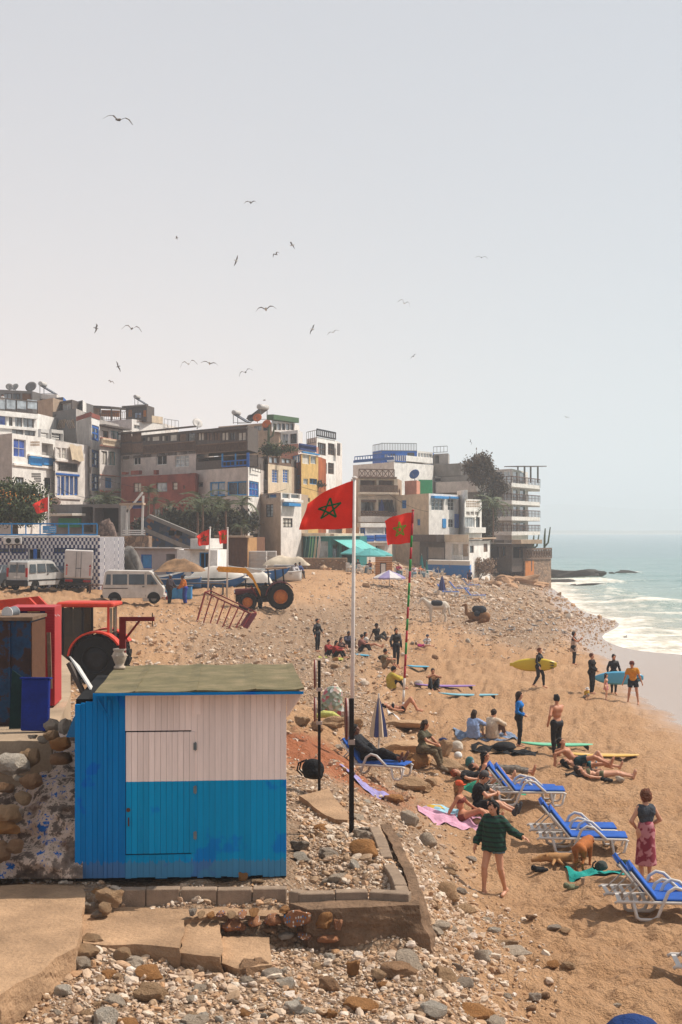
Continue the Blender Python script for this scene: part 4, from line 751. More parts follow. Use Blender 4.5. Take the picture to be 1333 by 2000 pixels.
dish(61, 768, 182, .75, R(-10), 'grey satellite dish left of the leftmost water heater'); dish(19, 764, 182, .5, R(20), 'small dark dish on the roof cabin'); dish(30, 764, 183, .5, R(-20), 'small pale dish on the roof cabin', 'dish_pale', (160, 156, 150)); dish(386, 838, 158, .6, R(30), 'white dish on the wooden verandah roof', 'dish_white', (205, 198, 192)); dish(491, 826, 182, .55, R(10), 'dark dish beside the tilted heater', 'dish_dark', (60, 60, 62)); dish(503, 826, 181, .6, R(-10), 'orange dish beside the tilted heater', 'dish_orange', (196, 96, 40)); dish(521, 838, 179, .6, R(-25), 'lower orange dish on the tan house', 'dish_orange', (196, 96, 40)); dish(810, 938, 183, .7, R(-30), 'blue dish on the salmon roof box', 'dish_blue', (40, 84, 140)); dish(110, 990, 146, .5, R(20), 'brown dish by the red flag', 'dish_brown', (120, 96, 84))
# --- 7 big grey house with wooden verandah
h = Bld('house', 'big grey house with small windows under a long wooden verandah', [(236, 162), (384, 150)], 884, 1060, PINKG, 9, 'house', parapet=0)
h.op(0, 240, 891, 253, 899, WPAINT, TAN, 0); h.op(0, 261, 889, 275, 908, WPAINT, VOID, 1); h.op(0, 306, 889, 326, 908, WPAINT, VOID, 1); h.op(0, 342, 889, 369, 912, WPAINT, GLS, 2, 2); h.build()
h = Bld('wooden_verandah', 'long dark wooden verandah with glazed panels on the big grey house', [(236, 162), (384, 150), (484, 143)], 842, 886, [DWOOD, DWOOD], 6, 'verandah', parapet=.12)
for i, (a, b_, p) in enumerate(((278, 285, VOID), (286, 293, CURT), (296, 312, CURT), (315, 322, CURT), (323, 329, VOID), (331, 346, CURT), (349, 364, BWOOD), (366, 382, GL))): h.op(0, a, 844, b_, 863, DWOOD, p, 0, dep=.08, fw=.12)
for i, (a, b_, p) in enumerate(((386, 399, CURT), (402, 415, BWOOD), (417, 430, BWOOD), (432, 447, CURT), (449, 460, GL), (464, 481, CURT))): h.op(1, a, 843, b_, 862, DWOOD, p, 1, dep=.08, fw=.12)
h.rail(0, 282, 866, 383, 884, .1, BWOOD, 40, 'baluster_row', .09); h.rail(1, 385, 866, 483, 884, .1, BWOOD, 40, 'baluster_row', .09); h.slab(0, 237, 843, 258, 863, .06, BWOOD, 'board_panel'); h.slab(0, 259, 843, 277, 863, .05, BWOOD, 'board_panel'); h.slab(0, 237, 866, 258, 884, .06, BWOOD, 'board_panel'); h.slab(0, 259, 866, 280, 884, .05, BWOOD, 'board_panel')
h.slab(0, 236, 839, 384, 842, .35, DWOOD, 'eave'); h.slab(1, 384, 839, 486, 842, .35, DWOOD, 'eave'); h.build()
# --- red house
h = Bld('house', 'maroon and ochre painted old house with crenellated top', [(237, 158), (382, 147)], 928, 1075, REDP, 7, 'house', parapet=0)
h.op(0, 261, 943, 276, 961, BWOOD, CURT, 1); h.op(0, 305, 942, 327, 961, BWOOD, GLS, 0); h.op(0, 337, 942, 347, 957, BWOOD, CURT, 0, 1); h.op(0, 358, 948, 363, 955, BWOOD, REDP, 0); h.op(0, 258, 979, 281, 993, BLUEP, DKB, 0); h.op(0, 299, 994, 312, 1006, BWOOD, GLS, 1); h.op(0, 338, 996, 353, 1015, WPAINT, CURT, 2); h.op(0, 318, 990, 332, 999, BWOOD, OCH, 0)
h.slab(0, 305, 926, 340, 1050, .06, OCH, 'ochre_patch', -.003) if False else None
h.slab(0, 256, 919, 272, 927, .0, REDP, 'merlon', .4); h.slab(0, 300, 918, 305, 927, .0, REDP, 'merlon', .4); h.slab(0, 238, 922, 246, 927, .0, REDP, 'merlon', .4); h.slab(0, 370, 924, 379, 927, .0, REDP, 'merlon', .4); h.slab(0, 252, 976, 290, 978, .4, OCH, 'door_canopy'); h.build()
# --- 8 house with blue framed windows
h = Bld('house', 'pale corner house with large blue framed windows and palms before it', [(383, 149), (485, 141), (509, 148)], 912, 1100, [PINKG, WHITE], 9, 'house', parapet=0)  # pink-grey front has its shade painted in, white return its sunlight
h.op(0, 387, 942, 397, 951, BWOOD, GL, 0); h.op(0, 410, 941, 440, 969, SKYB, GLS, 1, fw=.14); h.op(0, 444, 940, 482, 968, SKYB, GL, 1, fw=.14); h.op(0, 414, 999, 434, 1016, WPAINT, GLS, 1); h.op(0, 447, 998, 481, 1017, WPAINT, GLS, 1, fw=.12); h.op(1, 487, 940, 506, 970, SKYB, GLB, 2, 1, fw=.16); h.op(1, 488, 999, 504, 1020, WPAINT, GLS, 1, 1); h.op(1, 488, 1042, 506, 1075, DWOOD, VOID, 0); h.build()
h = Bld('balcony_loggia', 'open loggia with blue rails between verandah and blue window house', [(383, 149.3), (486, 141.3), (505, 147)], 887, 912, [DWOOD, DWOOD], 5, 'loggia', parapet=0); h.op(0, 388, 889, 434, 900, kind='void', dep=.6); h.op(0, 438, 888, 460, 911, kind='void', dep=.6); h.op(0, 463, 888, 484, 911, kind='void', dep=.6); h.rail(0, 436, 900, 485, 911, .08, BLUEP, 6, 'railing', .1); h.slab(0, 434, 886, 437, 912, .08, SKYB, 'post'); h.slab(0, 460, 886, 462.5, 912, .08, SKYB, 'post'); h.slab(0, 483, 884, 488, 912, .08, BLUEP, 'post'); h.rail(1, 488, 904, 504, 922, .3, DWOOD, 3); h.build()
# --- 9 tan skyline house and white tower block
h = Bld('house', 'tan skyline house with green tiled roof room', [(427, 186), (545, 178), (560, 182)], 828, 1000, [TAN, TAN], 8, 'house'); h.op(0, 496, 829, 511, 841, GREYM, GLS, 1); h.op(0, 514, 829, 528, 841, GREYM, GL, 1); h.op(0, 477, 834, 484, 843, BWOOD, GL, 0); h.build()
h = Bld('roof_room', 'roof room with green tiles above the tan house', [(531, 176), (576, 181)], 824, 845, WHITE2, 4, 'cabin', parapet=0)
for i in range(5): h.op(0, 534 + i * 8.4, 827, 541 + i * 8.4, 840, DWOOD, GLS if i % 2 else GL, 0)
h.slab(0, 528, 813, 578, 823, .5, mat('green_tile', (78, 104, 74), .7, .3, 5), 'tile_roof', .5); h.build()
h = Bld('house', 'salmon terrace house with white wall and blue balusters below the tan skyline house', [(549, 172), (583, 169), (618, 175)], 868, 1000, [PINKB, WHITE], 7, 'house', parapet=.1); h.op(0, 550, 846, 574, 864, WPAINT, GLS, 2); h.rail(1, 584, 870, 616, 880, .1, DKB, 16, 'baluster_row', .15); h.op(1, 586, 848, 600, 864, DWOOD, VOID, 0); h.build()
h = Bld('glass_room', 'glazed roof room with white posts on the salmon house', [(549, 173), (582, 170)], 844, 868, WPAINT, 4, 'cabin', parapet=.15); h.op(0, 551, 847, 563, 866, WPAINT, GLS, 1); h.op(0, 567, 847, 580, 866, DWOOD, GL, 0); h.build()
h = Bld('house', 'white corner tower with dark carved lattice windows', [(600, 180), (619, 176), (656, 183)], 855, 1010, [WHITE2, WHITE], 7, 'house', parapet=.1)
h.rail(1, 619, 842, 655, 855, .05, BLK, 10, 'balustrade', .14)
for x0, y0, x1, y1 in ((621, 865, 637, 889), (641, 866, 654, 889), (633, 904, 639, 925), (641, 904, 653, 926)): h.op(1, x0, y0, x1, y1, BWOOD, GL, 3, 1, fw=.1)
h.slab(1, 653, 866, 658, 890, .5, DWOOD, 'open_shutter', -.4); h.op(1, 622, 893, 629, 903, SKYB, GLB, 0); h.rail(0, 600, 842, 619, 866, .05, GREYM, 5); h.build()
# --- 10 yellow house
h = Bld('house', 'yellow ochre house with white framed windows', [(569, 164), (589, 159), (622, 165)], 886, 1060, [OCH, YEL], 7, 'house', parapet=0); h.op(1, 591, 888, 605, 906, WPAINT, CURT, 0); h.op(1, 607, 889, 618, 906, WPAINT, GLS, 1); h.op(1, 593, 935, 602, 946, WPAINT, GLS, 1); h.op(1, 605, 935, 620, 946, SKYB, GL, 1); h.op(0, 571, 889, 586, 904, SKYB, GLS, 2); h.op(0, 571, 929, 586, 955, SKYB, GLS, 1, 1); h.slab(1, 589, 884, 622, 887, .2, SKYB, 'eave'); h.op(1, 594, 972, 606, 980, BWOOD, GL, 0); h.build()
# --- 11 tan houses with blue shutters
h = Bld('house', 'beige house with two blue shuttered windows and dark planters on top', [(506, 154), (524, 150), (570, 157)], 906, 1060, [TAN, BEIGE], 6, 'house', parapet=0); h.op(1, 532, 917, 544, 943, WPAINT, BLUEP, 1, 4); h.op(1, 553, 917, 564, 943, WPAINT, BLUEP, 1, 4); h.slab(0, 507, 938, 524, 958, .6, DWOOD, 'bay'); h.build()  # tan for the shaded face, beige for the lit one: light put into colour
h = Bld('glass_parapet', 'glass parapet with brown frame on the beige house roof', [(506, 154), (524, 150), (569, 156.8)], 890, 906, [DWOOD, BWOOD], 4, 'parapet', parapet=0); [h.op(1, a, 891, a + 9, 905, BWOOD, GLS, 0) for a in (526, 536, 551, 560)]; h.build()
h = Bld('house', 'lower tan and white house with barred window and blue awning', [(508, 148), (549, 143), (589, 149)], 962, 1100, [TAN, WHITE2], 5, 'house', parapet=0); h.op(0, 519, 985, 534, 1010, BLK, GLS, 1, 3); h.op(0, 520, 961, 540, 974, TAN, GL, 0) ; h.op(1, 552, 962, 566, 974, WPAINT, GL, 0); h.op(1, 569, 962, 586, 974, WPAINT, GL, 0); h.op(1, 553, 1012, 572, 1030, BLK, CURT, 2, 1); h.slab(1, 550, 976, 588, 981, .3); h.slab(1, 552, 983, 576, 989, .7, SKYB, 'awning'); h.build()  # tan wall has its shade mixed into the plaster colour
# --- 12..16 right-hand cluster
h = Bld('house', 'large plain white house with blue roof pavilion', [(690, 206), (770, 196), (846, 206)], 902, 1060, [WHITE2, WHITE], 9, 'house', parapet=0)  # shade of the left face painted as duller white than the sunlit right
h.slab(1, 793, 892, 846, 903, .0, WHITE, 'parapet', 3); h.slab(0, 691, 896, 770, 901, .05, BLUEP, 'blue_coping'); h.rail(0, 694, 889, 768, 897, .05, BLUEP, 14, 'railing', .1); h.rail(1, 772, 888, 792, 902, .05, BLUEP, 5, 'railing', .1); h.build()
h = Bld('roof_pavilion', 'blue roof pavilion with white glazing on the large white house', [(728, 208), (745, 204), (815, 205), (846, 210)], 882, 904, [BLUEP, BLUEP, WPAINT], 5, 'pavilion', parapet=.2); h.op(1, 752, 886, 758, 899, WPAINT, GLS, 0); h.op(1, 764, 886, 776, 893, DKB, GL, 1); h.op(1, 796, 884, 810, 896, BWOOD, GL, 0)
for i in range(5): h.op(2, 817 + i * 5.5, 882, 821.5 + i * 5.5, 894, WPAINT, GLS, 0)
h.rail(1, 745, 866, 814, 881, .0, GREYM, 22, 'railing', .07); h.rail(0, 729, 868, 745, 886, .0, GREYM, 6, 'railing', .07); h.build()
h = Bld('roof_stair', 'flat canopy with thin railings right of the blue pavilion', [(847, 210), (876, 208)], 886, 906, GREY, 4, 'canopy', parapet=0); h.op(0, 849, 889, 858, 905, kind='void', dep=.6); h.rail(0, 848, 872, 875, 884, .1, GREYM, 4, 'railing', .06); h.build()
h = Bld('house', 'beige terrace restaurant with three wooden balustrade floors', [(686, 186), (700, 182), (777, 184)], 934, 1100, [TAN, CREAM], 7, 'restaurant', parapet=0)
h.op(1, 704, 938, 736, 950, BWOOD, BWOOD, 3, dep=.8); h.op(1, 740, 938, 770, 950, BWOOD, BWOOD, 3, dep=.8); h.op(1, 703, 978, 734, 1003, DWOOD, GLS, 1, dep=.8); h.op(1, 737, 978, 767, 1003, DWOOD, GL, 1, dep=.8)
h.rail(1, 701, 917, 770, 933, .1, BWOOD, 6, 'balustrade', .1, True); h.rail(1, 702, 949, 774, 962, .5, BWOOD, 30, 'balustrade', .12); h.slab(1, 700, 931, 772, 935, .6, BWOOD); h.slab(1, 700, 962, 776, 966, .7, CREAM); h.rail(1, 702, 999, 778, 1009, .7, BWOOD, 14, 'balustrade', .12, True); h.slab(1, 700, 1009, 780, 1020, .9, WHITE); h.slab(1, 702, 976, 768, 981, .1, BWOOD, 'lintel')
for a in (701, 735, 768): h.slab(1, a, 950, a + 4, 1008, .12, CREAM, 'pillar')
h.build()
h = Bld('house', 'white ground floor with blue balusters below the terrace restaurant', [(676, 170), (702, 166), (764, 170)], 1030, 1110, [CREAM, WHITE2], 7, 'house', parapet=0); h.slab(1, 702, 1022, 764, 1030, .2, WHITE, 'roof_edge', .4); h.op(1, 717, 1022, 750, 1043, WPAINT, CURT, 0); h.op(1, 704, 1028, 714, 1044, BLUEP, GL, 1); h.op(1, 752, 1026, 762, 1044, BLUEP, GL, 1)
h.rail(1, 706, 1048, 726, 1056, .3, BLUEP, 6, 'baluster_row', .22); h.rail(1, 730, 1047, 762, 1055, .3, BLUEP, 9, 'baluster_row', .22); h.slab(1, 702, 1056, 764, 1060, .4, WHITE); h.op(1, 712, 1068, 726, 1085, kind='void', dep=.6); h.op(1, 734, 1066, 752, 1085, kind='void', dep=.6); h.rail(0, 688, 1048, 701, 1057, .1, BLUEP, 5, 'baluster_row', .2); h.build()
h = Bld('house', 'beige wall house with blue shutters and white front right of the striped pole', [(770, 184), (838, 173), (896, 181)], 966, 1100, [BEIGE, WHITE2], 7, 'house', parapet=.15)
h.op(0, 785, 977, 794, 993, SKYB, BLUEP, 1, 3); h.op(0, 815, 1014, 821, 1026, SKYB, BLUEP, 0, 2); h.op(1, 843, 974, 867, 997, WPAINT, GL, 2, 2); h.op(1, 875, 974, 888, 997, WPAINT, GL, 1, 2); h.op(1, 876, 1014, 887, 1030, WPAINT, GL, 1, 1, shut=None); h.slab(1, 864, 1013, 871, 1031, .08, SKYB, 'shutter'); h.slab(1, 888, 1004, 896, 1031, .08, BLUEP, 'shutter'); h.slab(1, 842, 969, 870, 974, .5, SKYB, 'awning'); h.slab(1, 873, 970, 891, 974, .5, SKYB, 'awning'); h.build()
h = Bld('roof_box', 'salmon box on the beige roof', [(791, 186), (814, 183), (819, 186)], 938, 970, [PINKB, PINKB], 3, 'roof box', parapet=0); h.build()
h = Bld('roof_fence', 'green sheet fence beside the salmon roof box', [(818, 188), (845, 189)], 937, 968, mat('green_sheet', (24, 128, 84), .6), .3, 'fence', parapet=0); h.build()
h = Bld('house', 'white house with scalloped arches and pierced parapet', [(893, 184), (908, 179), (941, 184)], 976, 1100, [WHITE2, WHITE], 7, 'house', parapet=.1)
for r_ in range(3):
    for i in range(8): h.slab(1, 911 + i * 3.4, 978 + r_ * 4.6, 913.3 + i * 3.4, 981 + r_ * 4.6, .02, TAN, 'vent_block')
for i in range(3): h.op(1, 911 + i * 8.5, 999, 918 + i * 8.5, 1007, WHITE2, GREY, 0)
h.op(1, 905 + 4, 1010, 928, 1030, WPAINT, GLS, 4, fw=.08); h.op(1, 930, 1010, 938, 1030, DWOOD, GL, 0); h.slab(1, 908, 1030, 941, 1041, .6, WHITE, 'balcony_front'); h.slab(0, 893, 958, 908, 976, .0, WHITE, 'parapet_curve', .4); h.build()
h = Bld('house', 'bare grey concrete house above the scalloped arches', [(845, 208), (946, 200)], 930, 1060, CONC, 8, 'house', parapet=0); h.op(0, 848, 919 + 14, 861, 927 + 14, WPAINT, VOID, 0); h.slab(0, 866, 941, 946, 962, 1.5, PINKG, 'lower_wall'); h.slab(0, 846, 906, 900, 930, .0, CONC, 'upper_wall', 2); h.build()
# --- seaside hotel with stepped balconies
h = Bld('hotel', 'white seaside hotel with four long balconies over the water', [(912, 236), (1000, 226), (1032, 240)], 918, 1110, [GREY, WHITE2], 12, 'hotel', parapet=.2)
for y0 in (918, 952, 986, 1018): 
    h.op(0, 968, y0 + 2, 981, y0 + 26, WPAINT, GL, 1); h.op(0, 983, y0 + 2, 997, y0 + 26, WPAINT, GLS, 1); h.op(1, 1003, y0 + 3, 1012, y0 + 26, WPAINT, GL, 0); h.op(1, 1016, y0 + 3, 1026, y0 + 26, TEAL, GL, 0)
h.build()
for i, y in enumerate((944, 978, 1009, 1038)):
    r = h.root; q = rel(r); b = MB(); pts_ = [(930 + 12 * i, 222), (1000, 219), (1055, 233), (1055, 248), (1000, 246)]
    za = CAMZ - (y - HOR) / FP * 222
    poly_ = [((px - 666.5) / FP * Y - r.location.x, Y - r.location.y) for px, Y in pts_]
    b.prism(poly_, za - .6 - r.location.z, za - r.location.z, lambda u, v, w_: (u, v, w_)); b.build('balcony_slab', WHITE2, r)
    b = MB(); zz = za - r.location.z
    for (a, c) in zip(poly_[:3], poly_[1:4]):
        a, c = Vector(a + (0,)), Vector(c + (0,)); L = (c - a).length; n = max(3, int(L / .8))
        for k in range(n + 1):
            p = a.lerp(c, k / n); b.bar((p.x, p.y, zz), (p.x, p.y, zz + 1.0), .09)
        b.bar((a.x, a.y, zz + 1.0), (c.x, c.y, zz + 1.0), .12); b.bar((a.x, a.y, zz + .5), (c.x, c.y, zz + .5), .06)
    b.build('balcony_rail', mat('hotel_rail', (88, 58, 48), .7), r)
r = h.root; q = rel(r)
part(lambda b: b.bar(q(1000, 911, 226), q(1054, 911, 236), 2.6, .14), 'pergola_roof', DWOOD, r)
for x, Y in ((1025, 226), (1037, 229), (1051, 232), (1012, 240)): part(lambda b: b.bar(q(x, 911, Y), q(x, 943, Y), .25), 'pergola_post', DWOOD, r)
# --- 19 low white house and painted sea wall
h = Bld('house', 'low white house with brown blinds and small balcony above the sea wall', [(820, 172), (870, 167), (917, 163), (957, 171)], 1058, 1140, [DARKG, WHITE2, WHITE], 7, 'house', parapet=.1)
h.op(0, 834, 1068, 868, 1092, GREYM, GREY, 0); h.op(1, 883, 1062, 896, 1088, WPAINT, CURT, 0); h.op(1, 902, 1062, 915, 1088, WPAINT, TAN, 0); h.op(2, 918, 1066, 926, 1080, DWOOD, GL, 0); h.op(2, 945, 1062, 953, 1078, BWOOD, BWOOD, 0); h.rail(1, 896, 1085, 916, 1100, .9, WPAINT, 6, 'railing', .08); h.slab(1, 880, 1099, 917, 1104, 1.0, WHITE, 'balcony'); h.slab(1, 870, 1044, 917, 1058, .15, CREAM, 'parapet'); h.slab(0, 820, 1044, 870, 1058, 1.2, DWOOD, 'canopy'); h.slab(2, 917, 1050, 962, 1053, .5, TAN, 'eave'); h.build()
mw, t = newmat('blue_and_white_sea_wall'); tc = t.n('TexCoord').outputs['Object']; sp = t.n('SeparateXYZ'); t.l(tc, sp.inputs[0])
q_ = t.mix(t.math('GREATER_THAN', sp.outputs['Z'], t.math('ADD', 1.9 + 3.4 - 3.45, 0.0)), srgb((36, 112, 182)), srgb((204, 196, 186))); q_ = t.mix(t.ramp(t.noise(tc, 1.4, 7, .7), [(.55, g3(0)), (.68, g3(.7))]), q_, srgb((150, 124, 104)))
t.l(q_, t.b.inputs['Base Color']); t.b.inputs['Roughness'].default_value = .9
h = Bld('sea_wall', 'blue and white painted sea wall with white stars', [(836, 163), (918, 158), (921, 164)], 1096, 1137, [mw, mw], 4, 'wall', parapet=0); h.build()
stw = mat('white_star_paint', (214, 212, 208), .8)
for i, (px, py, r_) in enumerate(((848, 1113, .3), (855, 1111, .22), (864, 1115, .35), (858, 1120, .25), (850, 1120, .2), (868, 1112, .2), (860, 1124, .2))):
    u, z = h.uv(0, px, py); M4 = h.M(0); b = MB(); n = 10; V = [M4 @ Vector((u + r_ * (1 if k % 2 == 0 else .42) * math.sin(k * math.pi / 5), -.006, z + r_ * (1 if k % 2 == 0 else .42) * math.cos(k * math.pi / 5))) for k in range(n)]; b.add(V, [tuple(range(n))]); b.build('painted_star', stw, h.root)
# --- 20 stone terrace wall below the hotel
stn, t = newmat('rubble_masonry'); tc = t.n('TexCoord').outputs['Object']; vo = t.n('TexVoronoi', Scale=2.4, feature='DISTANCE_TO_EDGE'); vc = t.n('TexVoronoi', Scale=2.4); t.l(tc, vo.inputs['Vector']); t.l(tc, vc.inputs['Vector'])
q_ = t.mix(vc.outputs['Color'], srgb((96, 74, 60)), srgb((156, 126, 100))); q_ = t.mix(t.ramp(vo.outputs['Distance'], [(.0, g3(1)), (.07, g3(0))]), q_, srgb((84, 70, 60))); t.l(q_, t.b.inputs['Base Color']); t.b.inputs['Roughness'].default_value = .95; t.bump(vo.outputs['Distance'], .8, .15)
h = Bld('terrace_wall', 'stone masonry terrace wall with orange painted section above the reef', [(920, 200), (962, 195), (1025, 188), (1077, 196)], 1092, 1150, [stn, stn, stn], 18, 'wall', parapet=0, z0=-.8)
h.slab(2, 1017 + 9, 1095, 1043, 1125, .05, mat('orange_render', (186, 116, 62), .9, .25), 'orange_panel'); h.rail(1, 965, 1072, 1025, 1092, .1, BWOOD, 8, 'fence', .16); h.rail(2, 1026, 1072, 1076, 1091, .1, BWOOD, 10, 'fence', .16, True)
h.build()
# sloping rubble ramp and lean-to roofs over the terrace
h = Bld('lean_to', 'brown shaded lean-to with sloping roof below the hotel', [(945, 192), (1000, 186), (1040, 190)], 1062, 1110, [DWOOD, DWOOD], 6, 'lean-to', parapet=0); h.op(0, 958, 1068, 975, 1090, kind='void', dep=.6); h.op(1, 1003, 1068, 1030, 1090, kind='void', dep=.6); h.op(0, 980, 1066, 997, 1088, BWOOD, GL, 1); h.slab(0, 940, 1054, 1000, 1060, 1.2, DWOOD, 'roof'); h.slab(1, 1000, 1054, 1042, 1062, 1.4, TAN, 'awning'); h.build()
# --- 21 surf shop
h = Bld('surf_shop', 'teal painted surf shop with flat cream roof edge', [(567, 152), (645, 147), (704, 152)], 1048, 1125, [TEAL, TEAL], 7, 'shop', parapet=0); h.op(0, 572, 1060, 592, 1096, DWOOD, GLS, 0, dep=.5); h.op(0, 621, 1056, 641, 1090, TEAL, GLS, 0); h.op(1, 650, 1062, 662, 1090, TEAL, GL, 0); h.op(1, 668, 1066, 696, 1100, kind='void', dep=.6); h.slab(0, 564, 1041, 646, 1047, .7, CREAM, 'roof_edge', 1); h.slab(1, 645, 1042, 704, 1047, .5, CREAM, 'roof_edge', 1)
u0, u1, z0, z1 = h.rect(1, 650, 1052, 700, 1066); b = MB(); M4 = h.M(1); b.add([M4 @ Vector(p) for p in ((u0, -.02, z1), (u1, -.02, z1), (u1 + .3, -2.2, z0 - .3), (u0 + .2, -2.2, z0 - .3), (u0, -.02, z1 - .05), (u1, -.02, z1 - .05), (u1 + .3, -2.2, z0 - .38), (u0 + .2, -2.2, z0 - .38))], [(0, 3, 2, 1), (4, 5, 6, 7), (0, 1, 5, 4), (2, 3, 7, 6), (1, 2, 6, 5), (3, 0, 4, 7)]); b.build('awning', mat('aqua_awning', (110, 190, 184), .8), h.root); h.build()
h = Bld('gift_shop', 'brown souvenir stall with scalloped awning left of the surf shop', [(508, 150), (567, 147)], 1046, 1120, BWOOD, 5, 'shop', parapet=0); h.op(0, 512, 1054, 560, 1098, kind='void', dep=.6); h.slab(0, 535, 1040, 568, 1052, 1.2, PLY, 'awning'); h.slab(0, 506, 1036, 545, 1041, 1.5, TAN, 'shade_sheet'); h.build()
h = Bld('wood_shed', 'brown plank shed with flat roof behind the boats', [(428, 120), (484, 117), (502, 121)], 1050, 1140, [mat('shed_brown', (112, 76, 54), .85, .3, 3), mat('shed_sunlit', (178, 134, 88), .85, .3, 3)], 4, 'shed', parapet=0); h.slab(0, 424, 1046, 486, 1050, .3, TAN, 'roof_edge', .5)  # right face gets a paler copy of the brown, sunlight painted into it
for i in range(22): h.slab(0, 429 + i * 2.5, 1051, 429.4 + i * 2.5, 1135, .02, DWOOD, 'batten')
h.build()
h = Bld('fishing_hut', 'low grey hut with blue door and open dark doorway', [(258, 110), (346, 107)], 1072, 1145, mat('lilac_grey_paint', (168, 158, 158), .85, .2, 1, streak=.4), 4, 'hut', parapet=0); h.op(0, 276, 1083, 297, 1110, BLUEP, SKYB, 0, 0, dep=.06); h.op(0, 325, 1082, 342, 1125, kind='void', dep=.6); h.slab(0, 343, 1082, 359, 1128, .1, mat('lilac_door', (150, 142, 146)), 'open_door', -.05) if False else None; h.slab(0, 256, 1069, 347, 1072, .3, GREY, 'roof_edge', .5); h.build()
h = Bld('fishing_hut', 'white hut with blue streaked wall beside the small flag poles', [(346, 107), (372, 105.5), (425, 104)], 1074, 1150, [WHITE, WHITE], 4, 'hut', parapet=0); h.op(1, 389, 1079, 408, 1130, SKYB, VOID, 1); h.slab(1, 409, 1108, 424, 1140, .02, mat('pale_blue_wash', (120, 164, 200), .9, .5, 3), 'blue_wash'); h.slab(1, 372, 1052, 402, 1072, .0, WHITE, 'parapet', 2); h.slab(1, 368, 1072, 410, 1075, .5, TAN, 'eave'); h.build()
# --- 24 chequered building by the car park
ck, t = newmat('blue_white_chequer_tiles'); tc = t.n('TexCoord').outputs['Object']; mp = t.n('Mapping'); mp.inputs['Scale'].default_value = (7.4, 7.4, 4.3); mp.inputs['Location'].default_value = (.03, .5, .03); t.l(tc, mp.inputs[0])
ch = t.n('TexChecker', Scale=1.0); t.l(mp.outputs[0], ch.inputs['Vector']); ch.inputs['Color1'].default_value = srgb((214, 208, 204)); ch.inputs['Color2'].default_value = srgb((38, 42, 84)); t.l(t.mix(1.0, ch.outputs['Color'], t.ramp(t.noise(tc, 1.5, 5), [(.3, g3(.8)), (.7, g3(1.05))]), 'MULTIPLY'), t.b.inputs['Base Color']); t.b.inputs['Roughness'].default_value = .4
h = Bld('tiled_building', 'low building tiled in blue and white chequers beside the car park', [(-260, 94), (195, 94)], 1049, 1160, ck, 6, 'building', parapet=0, roof=GREY); h.op(0, 56, 1071, 81, 1130, WPAINT, VOID, 0); h.op(0, -30, 1071, 18, 1080, DKB, GL, 3); h.op(0, 22, 1071, 51, 1081, DKB, GL, 3); h.op(0, 105, 1070, 145, 1081, DKB, GL, 5); h.op(0, 150, 1071, 187, 1080, DKB, GL, 3); h.slab(0, 66, 1072, 73, 1130, .1, BLUEP, 'open_door'); h.rail(0, -255, 1023, 190, 1046, .0, SKYB, 16, 'railing', .07); h.slab(0, -260, 1045.5, 195.5, 1048, .1, WPAINT, 'coping'); h.build(); TILED = h
for i, px in enumerate((16, 33)):
    r = empty('air_conditioner', W(px, 1056, 93.6), 0, ('left' if i == 0 else 'right') + ' air conditioner unit on the chequered building', 'air conditioner', 'air conditioner units')
    part(lambda b: b.bev(-.3, .3, -.05, .3, -.22, .22, .02), 'casing', WHITE2, r); part(lambda b: b.lathe([(.01, 0), (.15, 0), (.17, .02), (.01, .03)], 16, Matrix.Translation((.05, -.05, 0)) @ Matrix.Rotation(R(90), 4, 'X')), 'fan', BLK, r)
sg = empty('railing_sign', W(97, 1034, 93.6), 0, 'light blue notice board with white lettering on the roof railing', 'sign'); part(lambda b: b.box(-.44, .44, -.02, .02, -.24, .24), 'panel', mat('sign_blue', (84, 152, 204), .5, .08), sg)
def text(s_, size, m, root, loc, rot=(R(90), 0, 0), ext=.004, nm='lettering', al='CENTER', spacing=1.0):
    c = bpy.data.curves.new(nm, 'FONT'); c.body = s_; c.size = size; c.extrude = ext; c.align_x = al; c.align_y = 'CENTER'; c.space_character = spacing
    tmp = bpy.data.objects.new(nm, c); col.objects.link(tmp); dg = bpy.context.evaluated_depsgraph_get(); me = bpy.data.meshes.new_from_object(tmp.evaluated_get(dg)); bpy.data.objects.remove(tmp); bpy.data.curves.remove(c)
    me.materials.clear(); return link(nm, me, m, root, loc, rot)
text('XNS', .2, stw, sg, (-.26, -.026, -.1)); [part(lambda b: b.box(.02 + k * .075, .02 + k * .075 + (.05, .062, .04)[(k + j) % 3], -.026, -.021, z_, z_ + .035), 'lettering', stw, sg) for j, z_ in enumerate((.12, -.02, -.15)) for k in range(5)]
